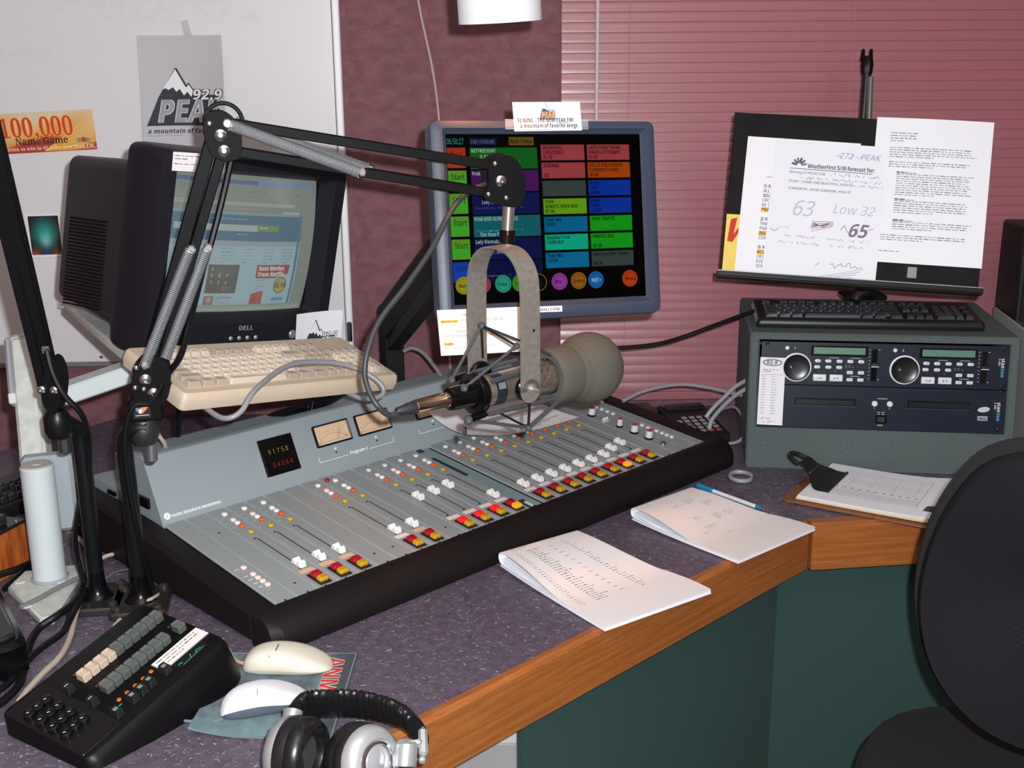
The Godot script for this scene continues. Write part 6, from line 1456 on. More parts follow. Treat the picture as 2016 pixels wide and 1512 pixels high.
# ---------------------------------------------------------------- telephone key unit at the front left
func button_phone():
	var d := thing("button_phone", "black desk unit with rows of clear square buttons and a number pad", "telephone", Transform3D(Basis(Vector3(0.8408, -0.0591, 0.5382), Vector3(-0.087, 0.9663, 0.2421), Vector3(-0.5344, -0.2504, 0.8073)), Vector3(-0.5173, 0.7899, -1.3593)))
	var bk := mat("#0b0a0c", 0.42, 0.0, {"metallic_specular": 0.3})
	var flat := Transform3D(Basis(Vector3.RIGHT, -PI / 2), Vector3.ZERO)
	part(d, "body", mb(flat).loft([ring(0.190, 0.256, 0.03, -0.060, Vector2(0.008, 0.0)), ring(0.186, 0.252, 0.028, -0.036, Vector2(0.007, 0.0)), ring(0.174, 0.243, 0.02, -0.010, Vector2(0.004, 0.002)), ring(0.166, 0.236, 0.014, -0.001, Vector2(0.001, 0.002)), ring(0.162, 0.232, 0.012, 0.0, Vector2(0.001, 0.002))]), bk)
	part(d, "wedge_foot", mb().box(Vector3(0.15, 0.05, 0.05), Vector3(0.01, -0.062, -0.085), 0.004), bk)
	part(d, "pad_plate", mb(flat).prism(rrect(0.150, 0.062, 0.004), 0.0, 0.0016, 0.0006), mat("#131215", 0.28), xa(Vector3(0.0, 0, 0.083)))
	var clear := mat(Color(0.7, 0.74, 0.72, 0.10), 0.1, 0.0, {"transparency": BaseMaterial3D.TRANSPARENCY_ALPHA})
	var rim := mat("#4e534f", 0.2)
	var inner := mat("#171a19", 0.4)
	var cream := mat("#b8a593", 0.45)
	var shell := mb(flat).loft([ring(0.0172, 0.0128, 0.0014, 0.0, Vector2.ZERO, 1), ring(0.0172, 0.0128, 0.0014, 0.0095, Vector2.ZERO, 1), ring(0.0160, 0.0116, 0.001, 0.0105, Vector2.ZERO, 1), ring(0.0134, 0.009, 0.001, 0.0105, Vector2.ZERO, 1), ring(0.0130, 0.0086, 0.001, 0.0085, Vector2.ZERO, 1)], false).done(30.0)
	var core := mb(flat).loft([ring(0.0133, 0.009, 0.001, 0.0, Vector2.ZERO, 1), ring(0.0133, 0.009, 0.001, 0.0084, Vector2.ZERO, 1)]).done(30.0)
	for r in 2:
		for k in 10:
			if r == 1 and k == 1: continue
			var x: float = [-0.033, 0.0115][r]
			var z: float = [-0.104, -0.104][r] + k * 0.01385
			var warm := r == 0 and k > 5
			var b := part(d, "square_button", shell, cream if warm else rim, xa(Vector3(x, 0.0005, z)), "cream capped button" if warm else "")
			part(b, "button_insert", core, cream if warm else inner)
			part(b, "button_lens", mb(flat).prism(rrect(0.0165, 0.012, 0.001, 1), 0.0102, 0.0112), clear) if not warm else null
			for q in 2: part(d, "lamp", mb().cyl(0.0022, 0, 0.0012, 0.0004, 8), glow("#a03414" if q else "#8a6a14", 0.12, "#4a2010"), xa(Vector3(x - 0.0185, 0.0, z + q * 0.0058 - 0.003)))
	# orange lamps and the dark function keys
	for k in 5: part(d, "lamp", mb().cyl(0.0032, 0, 0.0018, 0.0006, 10), glow("#d8701c", 0.3, "#a04a10"), xa(Vector3(0.0385 + k * 0.0004, 0, -0.028 + k * 0.0138)))
	var dk := mb(flat).loft([ring(0.019, 0.0125, 0.001, 0.0, Vector2.ZERO, 1), ring(0.0145, 0.009, 0.001, 0.008, Vector2(0, 0.001), 1)]).done(30.0)
	var dkm := mat("#1b1d1d", 0.35)
	for p in [[0.054, -0.038], [0.054, -0.012], [0.055, 0.003], [0.056, 0.018], [0.013, 0.047], [-0.034, 0.046], [0.057, 0.045]]:
		var b := part(d, "function_key", dk, dkm, xa(Vector3(p[0], 0.0005, p[1])))
		part(b, "printed_line", mb().box(Vector3(0.001, 0.0003, 0.006)), mat("#b4b6b4", 0.5), xa(Vector3(-0.002, 0.0082, 0)))
		if p[0] > 0.05: part(b, "printed_line", mb().box(Vector3(0.001, 0.0003, 0.006)), mat("#b4b6b4", 0.5), xa(Vector3(0.001, 0.0082, 0)))
	var pad := mb().lathe([Vector2(0.0078, 0.001), Vector2(0.0072, 0.0065), Vector2(0.0055, 0.0075), Vector2(0, 0.0068)], 18).done()
	for c in 4:
		for r in 3:
			var b := part(d, "number_key", pad, mat("#0c0c0e", 0.12), xa(Vector3(-0.040 + c * 0.0235, 0.0016, 0.0745 + r * 0.0132)))
			part(b, "printed_line", mb().box(Vector3(0.0038, 0.0003, 0.0009)), mat("#c8cacc", 0.5), xa(Vector3(-0.0008, 0.0072, 0.001), Vector3(0, 55, 0)))
	var im := canvas(420, 80, Color("#d6d0cc"))
	rows2(im, 26, 12, 370, 3, 20, "#4a4644", 5, 7)
	var lb := mb()
	lb.quad(Vector3(-0.012, 0.0018, 0.040), Vector3(-0.012, 0.0018, -0.040), Vector3(0.012, 0.0018, -0.040), Vector3(0.012, 0.0018, 0.040), Vector2(0, 0), Vector2(1, 0), Vector2(1, 1), Vector2(0, 1))
	part(d, "label_holder", mb().box(Vector3(0.024, 0.0016, 0.081), Vector3(0, 0.0008, 0)), mat("#8a8a90", 0.3), xa(Vector3(0.042, 0.0002, -0.0765)))
	part(d, "paper_label", lb, print_mat(im), xa(Vector3(0.042, 0.0002, -0.0765)), "white typed label strip")
	im = canvas(200, 60, Color("#100f11"))
	scrawl(im, 14, 30, 160, 30, "#2fae9a", 4, 2.6); line2(im, Vector2(30, 48), Vector2(180, 40), 1.6, "#2fae9a")
	var sg := mb()
	sg.quad(Vector3(-0.0075, 0.0012, 0.026), Vector3(-0.0075, 0.0012, -0.026), Vector3(0.0075, 0.0012, -0.026), Vector3(0.0075, 0.0012, 0.026), Vector2(0, 0), Vector2(1, 0), Vector2(1, 1), Vector2(0, 1))
	part(d, "maker_mark", sg, print_mat(im, 0.34), xa(Vector3(0.064, 0.0, -0.075)))
	part(d, "teal_mark", mb().box(Vector3(0.0012, 0.0003, 0.012)), mat("#2fae9a", 0.5), xa(Vector3(0.0485, 0.0006, 0.036)))

# ---------------------------------------------------------------- mice on their pad
func mouse_shape(l: float, w: float, h: float, k0: float, k1: float, pinch: float) -> ArrayMesh:
	# x from the buttons (-) to the heel (+)
	var rings := []
	for i in 25:
		var t := lerpf(0.004, 0.996, i / 24.0)
		var wide := w * 0.5 * pow(sin(PI * pow(t, 1.05)), 0.34) * (0.86 + 0.18 * t - pinch * exp(-pow((t - 0.42) / 0.2, 2.0)))
		var high := h * pow(sin(PI * pow(t, 0.62)), 0.62) * (0.78 + 0.3 * t * (1.15 - t))
		var r := []
		for s in 28:
			var a := TAU * s / 28.0
			var ca := cos(a); var sa := sin(a)
			var y := high * (0.45 * (1.0 + sa) if sa < 0.0 else 0.45 + 0.55 * pow(sa, 0.8))
			var zz := wide * pow(absf(ca), 0.22 if sa < 0.0 else 0.66) * signf(ca)
			r.append(Vector3((t - 0.5) * l, clampf(y, k0 * high, k1 * high), zz))
		r.reverse()
		rings.append(r)
	return mb().loft(rings).done(60.0)
func mice():
	var im := canvas(512, 460, Color("#5f7078"))
	var n := FastNoiseLite.new(); n.frequency = 0.012; n.fractal_octaves = 4
	for y in 460:
		for x in 512:
			var k := clampf(0.5 + n.get_noise_2d(x, y) * 0.9, 0, 1)
			var c := Color("#4a545c").lerp(Color("#68797e"), k)
			c = c.lerp(Color("#6d8f96"), clampf((y - 300) / 200.0, 0, 1) * 0.8)
			c = c.lerp(Color("#3d4348"), clampf((x - 400) / 80.0, 0, 1))
			im.set_pixel(x, y, c)
	var wd := canvas(300, 96, Color(0, 0, 0, 0))
	txt(wd, "ANMHK", 4, 84, 92, "#b4b8b0", true, 0.92, 0, false, 4); txt(wd, "ANMHK", 4, 84, 92, "#bf2a2c", true, 0.92)
	for j in 300:
		for i in 96:
			var c := wd.get_pixel(j, i)
			if c.a > 0.1: im.set_pixel(486 - i, 30 + j, im.get_pixel(486 - i, 30 + j).lerp(Color(c, 1.0), c.a))
	poly2(im, PackedVector2Array([Vector2(38, 110), Vector2(84, 30), Vector2(96, 56), Vector2(66, 84)]), "#b0392e")
	line2(im, Vector2(504, 6), Vector2(504, 452), 1.5, "#8a9296"); line2(im, Vector2(10, 6), Vector2(504, 6), 1.5, "#8a9296")
	var pd := MB.new()
	var A: Vector3 = Vector3(-0.4078, 0.741, -1.5028); var B: Vector3 = Vector3(-0.2209, 0.741, -1.4999); var Cc: Vector3 = Vector3(-0.2255, 0.741, -1.2795); var Dd: Vector3 = Vector3(-0.4073, 0.741, -1.2933)
	pd.sheet(func(s, t):
		var p: Vector3 = A.lerp(B, s).lerp(Dd.lerp(Cc, s), t)
		p.y += 0.0055 + 0.010 * pow(maxf(0.0, t - s * 1.3 - 0.45) / 0.55, 2.0)
		return p, 24, 20, 0.004)
	solo("mouse_pad", "worn grey-blue mouse pad with red block letters and a curled corner", "mouse pad", pd, print_mat(im, 0.85))
	var d := thing("mouse", "cream computer mouse with its heel beside the red letters of the pad", "mouse", Transform3D(Basis(Vector3.UP, deg_to_rad(3.0)), Vector3(-0.3131, 0.7468, -1.4575)), "computer mice on the pad")
	var cream := mat("#d0c9ba", 0.34)
	part(d, "shell", mouse_shape(0.124, 0.066, 0.040, 0.22, 1.0, 0.10), cream)
	part(d, "underside", mouse_shape(0.1235, 0.0655, 0.040, 0.0, 0.225, 0.10), mat("#c6c0b4", 0.4))
	part(d, "button_seam", mb(xa(Vector3(-0.022, 0.0298, 0.008), Vector3(0, 4, 12))).box(Vector3(0.0007, 0.0008, 0.036)), mat("#7a766c", 0.5))
	part(d, "scroll_wheel", mb(Transform3D(Basis(Vector3.RIGHT, PI / 2), Vector3(-0.037, 0.0215, -0.002))).cyl(0.0085, -0.0035, 0.0035, 0.0015, 20), mat("#8b9a8c", 0.4))
	part(d, "maker_mark", mb(xa(Vector3(-0.012, 0.0345, 0.006), Vector3(0, 82, 4))).box(Vector3(0.016, 0.0006, 0.002)), mat("#6d6a60", 0.5))
	d = thing("mouse", "white computer mouse with a grey underside, nearer of the two on the pad", "mouse", Transform3D(Basis(Vector3.UP, deg_to_rad(24.0)), Vector3(-0.3226, 0.7468, -1.3542)), "computer mice on the pad")
	part(d, "shell", mouse_shape(0.118, 0.062, 0.040, 0.50, 1.0, 0.08), mat("#dcdce4", 0.3))
	part(d, "underside", mouse_shape(0.1165, 0.0605, 0.040, 0.0, 0.51, 0.08), mat("#4c5560", 0.45), Transform3D(), "dark grey underside")
	part(d, "button_seam", mb(xa(Vector3(-0.012, 0.0335, 0.013), Vector3(0, -14, 8))).box(Vector3(0.0008, 0.0008, 0.026)), mat("#8a8a92", 0.5))
	part(d, "button_seam", mb(xa(Vector3(-0.030, 0.0262, 0.0), Vector3(0, 4, 17))).box(Vector3(0.040, 0.0008, 0.0012)), mat("#8a8a92", 0.5))
	part(d, "scroll_wheel", mb(Transform3D(Basis(Vector3.RIGHT, PI / 2), Vector3(-0.031, 0.0195, 0.0))).cyl(0.0100, -0.0036, 0.0036, 0.0015, 20), mat("#6d7070", 0.4))
	var w := MB.new()
	w.tube(curve([Vector3(-0.3755, 0.753, -1.4585), Vector3(-0.3866, 0.751, -1.4695), Vector3(-0.3993, 0.747, -1.493), Vector3(-0.4088, 0.745, -1.5148), Vector3(-0.4203, 0.744, -1.5321), Vector3(-0.4363, 0.744, -1.5525)], 5), 0.0023, 8)
	solo("mouse_cable", "short beige cable running from the cream mouse behind the black desk unit", "cable", w, mat("#b4aa9a", 0.5))
	w = MB.new()
	w.tube(curve([Vector3(-0.3707, 0.751, -1.3187), Vector3(-0.383, 0.747, -1.3206), Vector3(-0.4064, 0.745, -1.323), Vector3(-0.4382, 0.7435, -1.3319), Vector3(-0.4493, 0.7435, -1.3369), Vector3(-0.4383, 0.7435, -1.3564), Vector3(-0.4169, 0.7435, -1.3891), Vector3(-0.4145, 0.7435, -1.4426)], 6), 0.002, 8)
	solo("mouse_cable", "thin blue-grey cable curling from the white mouse under the black desk unit", "cable", w, mat("#66747e", 0.5))

# ---------------------------------------------------------------- headphones
func headphones():
	var d := thing("headphones", "large silver headphones with a wrinkled black padded headband lying at the front of the desk", "headphones", xa(Vector3(-0.2023, 0.741, -1.2703)))
	var q := inv(d)
	var sil := mat("#a9abac", 0.3, 0.55)
	var sil2 := mat("#c2c4c6", 0.24, 0.6)
	var pleat := tri_mat(noise_tex(0.03, [[0.0, "#0a0a0b"], [1.0, "#1d1d1f"]], 128, FastNoiseLite.TYPE_SIMPLEX, 3, 2, Vector2(3, 1)), 12.0, 0.3)
	# headband: an arc lying near the desk, a deep oval section, wrinkled
	var pts := []
	var rad := []
	var hb := [Vector3(-0.2738, 0.777, -1.2792), Vector3(-0.2635, 0.781, -1.2971), Vector3(-0.2353, 0.785, -1.2959), Vector3(-0.1968, 0.787, -1.292), Vector3(-0.1575, 0.787, -1.2773), Vector3(-0.13, 0.784, -1.2599), Vector3(-0.1152, 0.779, -1.2409)]
	var cv := curve(hb, 14)
	for k in cv.size():
		pts.append(q * (cv[k] as Vector3))
		rad.append(0.0262 + 0.0011 * sin(k * 2.1) + 0.0007 * sin(k * 3.7 + 1.0))
	var rings := []
	for k in pts.size():
		var tn: Vector3 = (pts[mini(k + 1, pts.size() - 1)] - pts[maxi(k - 1, 0)]).normalized()
		var sd := tn.cross(Vector3.UP).normalized()
		var r := []
		for s in 18:
			var a := TAU * s / 18.0
			r.append(pts[k] + sd * cos(a) * rad[k] * 0.42 + (Vector3.UP * 0.93 + sd * 0.36) * sin(a) * rad[k])
		rings.append(r)
	part(d, "headband", mb().loft(rings), mat("#131315", 0.3), Transform3D(), "wrinkled black padded headband")
	# cups
	var cup := func(c: Vector3, nrm: Vector3, face: bool):
		var f := along(c, c + nrm)
		part(d, "ear_cushion", mb(q * f).lathe([Vector2(0.021, -0.026), Vector2(0.024, -0.034), Vector2(0.031, -0.0375), Vector2(0.038, -0.035), Vector2(0.0425, -0.028), Vector2(0.043, -0.02), Vector2(0.040, -0.014), Vector2(0.024, -0.014), Vector2(0.021, -0.026)], 44), pleat)
		part(d, "driver_cover", mb(q * f).cyl(0.024, -0.026, -0.014, 0.0, 32), mat("#2a2b2d", 0.9))
		part(d, "ear_cup", mb(q * f).lathe([Vector2(0.0, -0.016), Vector2(0.041, -0.016), Vector2(0.0425, -0.008), Vector2(0.0405, -0.001), Vector2(0.0375, 0.002)], 48), mat("#18171a", 0.35))
		var o := part(d, "outer_shell", mb(q * f).lathe([Vector2(0.040, -0.004), Vector2(0.0412, 0.001), Vector2(0.0385, 0.009), Vector2(0.033, 0.0142), Vector2(0.026, 0.0162), Vector2(0.0245, 0.0135), Vector2(0.0135, 0.0115), Vector2(0.0125, 0.0145), Vector2(0.010, 0.0155), Vector2(0, 0.0158)], 56), sil2 if face else sil)
		part(o, "shell_ring", mb(q * f).lathe([Vector2(0.0235, 0.0145), Vector2(0.0225, 0.0172), Vector2(0.020, 0.0176), Vector2(0.0185, 0.0145)], 48), chrome)
	cup.call(Vector3(-0.1673, 0.779, -1.1813), Vector3(0.72, 0.30, 0.60), true)
	cup.call(Vector3(-0.2636, 0.783, -1.1948), Vector3(-0.90, -0.05, -0.30), false)
	# hinges and sliders
	part(d, "hinge", mb(q).tube([Vector3(-0.2684, 0.791, -1.247), Vector3(-0.2672, 0.799, -1.2565)], [0.0105, 0.012], 18), sil)
	part(d, "hinge", mb(q).tube([Vector3(-0.2846, 0.775, -1.2375), Vector3(-0.2864, 0.785, -1.2436)], 0.0088, 16), sil)
	part(d, "hinge", mb(q).tube([Vector3(-0.2758, 0.781, -1.241), Vector3(-0.2726, 0.789, -1.2458)], 0.008, 14), sil)
	part(d, "slider", mb(q).bar(Vector3(-0.1087, 0.793, -1.2238), Vector3(-0.1059, 0.775, -1.1948), 0.011, 0.013, Vector3.UP, 0.003), sil)
	part(d, "slider", mb(q).bar(Vector3(-0.1121, 0.791, -1.2205), Vector3(-0.1049, 0.791, -1.2204), 0.012, 0.012, Vector3.UP, 0.003), sil)
	part(d, "slider_foot", mb(q).bar(Vector3(-0.1118, 0.771, -1.1928), Vector3(-0.1037, 0.771, -1.1958), 0.008, 0.008, Vector3.UP, 0.002), sil)
	part(d, "swivel", mb(q).tube([Vector3(-0.127, 0.769, -1.1838), Vector3(-0.1264, 0.789, -1.1983)], 0.0138, 22), sil)
	part(d, "swivel_cap", mb(q).tube([Vector3(-0.1263, 0.789, -1.1972), Vector3(-0.1263, 0.7915, -1.1975)], [0.0138, 0.0118], 22), sil2)
	part(d, "swivel_arm", mb(q).bar(Vector3(-0.1291, 0.785, -1.2004), Vector3(-0.1075, 0.787, -1.2054), 0.008, 0.011, Vector3.UP, 0.003), sil)
	part(d, "swivel_arm", mb(q).bar(Vector3(-0.1446, 0.777, -1.2047), Vector3(-0.1282, 0.779, -1.2014), 0.010, 0.014, Vector3.UP, 0.003), sil)

# ---------------------------------------------------------------- gear at the left edge
func left_gear():
	var k := keyboard("keyboard", "black keyboard lying in the shadow behind the round white post", Transform3D(Basis(Vector3.UP, deg_to_rad(60.0)), Vector3(-1.035, DESK + 0.027, -2.005)), 0.43, 0.15, 0.024, mat("#131216", 0.42), mat("#1b1b1f", 0.4), mat("#1b1b1f", 0.4))
	var a: Vector3 = Vector3(-0.8499, 0.741, -1.7067); var b: Vector3 = Vector3(-0.8135, 0.741, -1.8234)
	var x := (b - a).normalized()
	var d := thing("wooden_control_box", "orange wood-sided control box with a black top and silver knobs at the left edge", "control box", Transform3D(Basis(x, Vector3.UP, x.cross(Vector3.UP)), (a + b) * 0.5))
	var l := a.distance_to(b)
	var g := canvas(128, 128)
	var n := FastNoiseLite.new(); n.frequency = 0.02; n.fractal_octaves = 4
	for yy in 128:
		for xx in 128: g.set_pixel(xx, yy, Color("#8a4216").lerp(Color("#b8662c"), clampf(0.5 + n.get_noise_2d(xx * 2.2, yy * 0.5), 0, 1)))
	part(d, "wooden_side", mb().box(Vector3(l, 0.078, 0.014), Vector3(0, 0.039, -0.007), 0.002), tri_mat(ImageTexture.create_from_image(g), 9.0, 0.42))
	part(d, "case", mb().box(Vector3(l * 0.98, 0.07, 0.15), Vector3(0, 0.035, -0.089), 0.002), black)
	part(d, "top_plate", mb().box(Vector3(l, 0.006, 0.168), Vector3(0, 0.081, -0.082), 0.002), mat("#1d1c20", 0.25))
	for q in [[0.022, -0.022], [-0.03, -0.03]]: part(d, "knob", mb().box(Vector3(0.022, 0.018, 0.022), Vector3(q[0], 0.093, q[1]), 0.003), mat("#3d403f", 0.25, 0.5))
	for q in [0.045, 0.0, -0.04]: part(d, "screw", mb().cyl(0.003, 0.083, 0.086, 0.001, 10), chrome, xa(Vector3(q, 0, -0.006)))
	var p := thing("black_unit", "black rounded plastic unit in front of the bolted pale base plate", "desk unit", xa(Vector3(-0.80, DESK, -1.49)))
	var fl := Transform3D(Basis(Vector3.RIGHT, Vector3(0, 0, -1), Vector3.UP), Vector3.ZERO)
	var poly := PackedVector2Array([Vector2(0.022, 0.135), Vector2(0.122, -0.02), Vector2(0.13, -0.035), Vector2(0.12, -0.055), Vector2(0.0, -0.13), Vector2(-0.12, 0.045)])
	part(p, "shell", mb(fl).prism(poly, 0.0, 0.055, 0.008), gloss)
	part(p, "front_lip", mb(q_of(poly, 0.88, fl)).prism(poly, 0.05, 0.062, 0.004), mat("#19191d", 0.3))
	part(p, "teal_mark", mb().box(Vector3(0.02, 0.0004, 0.0015)), mat("#3fae9c", 0.5), xa(Vector3(0.05, 0.0622, -0.002), Vector3(0, 35, 0)))
func q_of(_p: PackedVector2Array, s: float, f: Transform3D) -> Transform3D: return f.scaled_local(Vector3(s, s, 1))

# ---------------------------------------------------------------- loose cables
func cables():
	var lay := func(called: String, label: String, pts: Array, r: float, m: Material, per := 6):
		var w := MB.new()
		w.tube(curve(pts, per), r, 8)
		solo(called, label, "cable", w, m)
	var beige := mat("#a89a8a", 0.55)
	var grey := mat("#8d8f94", 0.4)
	lay.call("black_cable", "thick black cable bending from the boom bases down to the left edge, upper of two", [Vector3(-0.6865, 0.763, -1.7363), Vector3(-0.6712, 0.763, -1.6434), Vector3(-0.6804, 0.763, -1.5887), Vector3(-0.6999, 0.753, -1.5695), Vector3(-0.7002, 0.747, -1.5308), Vector3(-0.6825, 0.747, -1.4684), Vector3(-0.6685, 0.747, -1.413), Vector3(-0.6741, 0.747, -1.3676), Vector3(-0.69, 0.747, -1.343)], 0.0058, wire)
	lay.call("black_cable", "thick black cable bending from the boom bases down to the left edge, lower of two", [Vector3(-0.6699, 0.761, -1.6836), Vector3(-0.6631, 0.759, -1.6065), Vector3(-0.6637, 0.749, -1.5639), Vector3(-0.6771, 0.747, -1.5243), Vector3(-0.6835, 0.747, -1.4886), Vector3(-0.6838, 0.747, -1.4403), Vector3(-0.6889, 0.747, -1.4027), Vector3(-0.706, 0.747, -1.3795)], 0.0052, wire)
	lay.call("beige_cable", "beige cable running from the boom bases past the black cables toward the desk unit", [Vector3(-0.6752, 0.761, -1.7173), Vector3(-0.6703, 0.759, -1.6659), Vector3(-0.663, 0.751, -1.6125), Vector3(-0.6499, 0.746, -1.5536), Vector3(-0.6436, 0.7455, -1.4966), Vector3(-0.6494, 0.7455, -1.448), Vector3(-0.6528, 0.7455, -1.4074), Vector3(-0.6525, 0.7455, -1.3762)], 0.0042, beige)
	lay.call("ribbon_cable", "flat grey cable crossing the pale base plate", [Vector3(-0.7519, 0.758, -1.6254), Vector3(-0.7326, 0.759, -1.6598), Vector3(-0.7187, 0.76, -1.6902), Vector3(-0.6994, 0.761, -1.7216), Vector3(-0.6867, 0.759, -1.745)], 0.0038, mat("#6c6d6f", 0.5))
	lay.call("black_cable", "black cable passing in front of the wood-sided box, upper of two", [Vector3(-0.8468, 0.761, -1.7242), Vector3(-0.8296, 0.761, -1.7413), Vector3(-0.8095, 0.761, -1.7646), Vector3(-0.8009, 0.755, -1.8042), Vector3(-0.7893, 0.747, -1.8473)], 0.0055, wire)
	lay.call("black_cable", "black cable passing in front of the wood-sided box, lower of two", [Vector3(-0.8121, 0.749, -1.7114), Vector3(-0.806, 0.751, -1.749), Vector3(-0.7986, 0.751, -1.7845), Vector3(-0.7895, 0.747, -1.8388)], 0.0048, wire)
	lay.call("beige_cable", "short beige cable looping between the white post and the boom poles", [Vector3(-0.8207, 0.751, -1.9604), Vector3(-0.7978, 0.753, -1.9433), Vector3(-0.7703, 0.753, -1.9172), Vector3(-0.7468, 0.749, -1.89), Vector3(-0.7251, 0.746, -1.857)], 0.004, beige)
	lay.call("beige_cable", "beige cable arching on the desk between the two boom poles", [Vector3(-0.7044, 0.745, -1.8166), Vector3(-0.6939, 0.751, -1.828), Vector3(-0.6764, 0.755, -1.8333), Vector3(-0.6577, 0.753, -1.8333), Vector3(-0.6345, 0.747, -1.8233)], 0.0034, beige)
	lay.call("beige_cable", "beige cable slipping from the right boom base under the black desk unit", [Vector3(-0.5681, 0.745, -1.7346), Vector3(-0.5572, 0.745, -1.708), Vector3(-0.5611, 0.757, -1.6539), Vector3(-0.5865, 0.747, -1.6467), Vector3(-0.5942, 0.745, -1.6166), Vector3(-0.5964, 0.745, -1.59)], 0.0034, beige)
	lay.call("teal_wire", "thin blue-green wire curling round the right boom base", [Vector3(-0.659, 0.753, -1.7343), Vector3(-0.6466, 0.761, -1.7438), Vector3(-0.6262, 0.763, -1.7529), Vector3(-0.5947, 0.763, -1.7523), Vector3(-0.5757, 0.757, -1.7474), Vector3(-0.5568, 0.747, -1.7188), Vector3(-0.541, 0.744, -1.6734)], 0.0018, mat("#3f4a50", 0.5))
	lay.call("pole_cable", "black cable hanging down beside the left boom pole", [Vector3(-0.6404, 1.0061, -1.6759), Vector3(-0.6459, 0.9585, -1.6732), Vector3(-0.6629, 0.9068, -1.6798), Vector3(-0.6785, 0.8541, -1.6861), Vector3(-0.6831, 0.808, -1.6943), Vector3(-0.6746, 0.7554, -1.6954)], 0.0042, wire)
	lay.call("pole_cable", "black cable hanging from the sprung boom down along its pole", [Vector3(-0.4505, 1.2705, -1.7015), Vector3(-0.475, 1.1833, -1.6829), Vector3(-0.4873, 1.1401, -1.6711), Vector3(-0.5099, 1.1103, -1.6733), Vector3(-0.5266, 1.0782, -1.6438), Vector3(-0.5516, 1.074, -1.6323), Vector3(-0.5671, 1.0283, -1.6301), Vector3(-0.5697, 0.9641, -1.6333), Vector3(-0.5661, 0.8986, -1.6361), Vector3(-0.5623, 0.8276, -1.6478), Vector3(-0.5626, 0.7655, -1.6722)], 0.0046, mat("#0d0d0f", 0.4, 0.0, {"metallic_specular": 0.3}))
	lay.call("pole_cable", "black cable along the upper lower-arm of the sprung boom", [Vector3(-0.404, 1.4294, -1.7295), Vector3(-0.4202, 1.3715, -1.724), Vector3(-0.4368, 1.3135, -1.7133), Vector3(-0.4505, 1.2705, -1.7015)], 0.0052, mat("#0d0d0f", 0.4, 0.0, {"metallic_specular": 0.3}))
	lay.call("cable_bundle", "thick bundle of black cables behind the console under the beige keyboard", [Vector3(-0.5306, 0.864, -2.1968), Vector3(-0.4843, 0.8849, -2.1818), Vector3(-0.4191, 0.9103, -2.1577), Vector3(-0.3555, 0.9333, -2.1329), Vector3(-0.3015, 0.9687, -2.1011), Vector3(-0.2673, 0.9918, -2.0763)], 0.008, wire)
	lay.call("cable_bundle", "second strand of black cable in the bundle behind the console", [Vector3(-0.5333, 0.8502, -2.2138), Vector3(-0.4603, 0.9001, -2.1653), Vector3(-0.3959, 0.9233, -2.1405), Vector3(-0.3426, 0.948, -2.1161), Vector3(-0.2879, 0.9884, -2.0754)], 0.006, wire)
	lay.call("cable_tie", "black cable tie with a cut end round the cable bundle", [Vector3(-0.3777, 0.9404, -2.1296), Vector3(-0.3857, 0.9284, -2.116), Vector3(-0.3818, 0.9163, -2.123), Vector3(-0.3777, 0.9404, -2.1296), Vector3(-0.3806, 0.9511, -2.1274)], 0.002, wire, 3)
	lay.call("black_cable", "black cable dropping from the beige keyboard behind the meter bridge", [Vector3(-0.5866, 0.991, -1.9724), Vector3(-0.5994, 0.9438, -2.0113), Vector3(-0.6129, 0.8964, -2.0398), Vector3(-0.6343, 0.8366, -2.0857)], 0.005, wire)
	lay.call("beige_cable", "beige cable hanging behind the boom socket down to the console", [Vector3(-0.6007, 0.9793, -1.8655), Vector3(-0.5937, 0.9549, -1.8692), Vector3(-0.5866, 0.9369, -1.8747), Vector3(-0.5922, 0.9058, -1.8972)], 0.0035, beige)
	lay.call("grey_cable", "pale grey cable bending down the maroon wall beside the touch screen post", [Vector3(-0.2367, 0.9473, -2.4788), Vector3(-0.2189, 0.9546, -2.4808), Vector3(-0.1946, 0.9448, -2.4781), Vector3(-0.1682, 0.9147, -2.4699), Vector3(-0.1441, 0.8782, -2.4599), Vector3(-0.1311, 0.8417, -2.4499)], 0.0045, mat("#7f7a80", 0.4))
	lay.call("black_cable", "black cable stretching across the red blind to the carpeted case", [Vector3(0.1875, 0.9624, -2.4311), Vector3(0.2473, 0.964, -2.4316), Vector3(0.3071, 0.9699, -2.4332), Vector3(0.3587, 0.9876, -2.4173), Vector3(0.4202, 1.0144, -2.4039), Vector3(0.4978, 1.058, -2.3536)], 0.0045, wire)
	lay.call("grey_cable", "pale grey cable arching in front of the red blind from the console to the case", [Vector3(0.2367, 0.853, -2.4012), Vector3(0.2782, 0.8661, -2.4255), Vector3(0.3335, 0.8731, -2.4481), Vector3(0.3792, 0.8733, -2.4586), Vector3(0.4362, 0.8627, -2.4661), Vector3(0.4937, 0.8467, -2.472), Vector3(0.5292, 0.8394, -2.4804)], 0.0042, mat("#8f898e", 0.4))
	lay.call("grey_cable", "grey cable running down from the case to the keypad, left of two", [Vector3(0.5197, 0.9033, -2.415), Vector3(0.4785, 0.8853, -2.3997), Vector3(0.4483, 0.8632, -2.3832), Vector3(0.4227, 0.8434, -2.3675), Vector3(0.4097, 0.8269, -2.3629)], 0.0045, grey)
	lay.call("grey_cable", "grey cable running down from the case to the keypad, right of two", [Vector3(0.5175, 0.8892, -2.4007), Vector3(0.4786, 0.8713, -2.3855), Vector3(0.4446, 0.8523, -2.3595), Vector3(0.4174, 0.8315, -2.3331), Vector3(0.4092, 0.8141, -2.318)], 0.0045, grey)
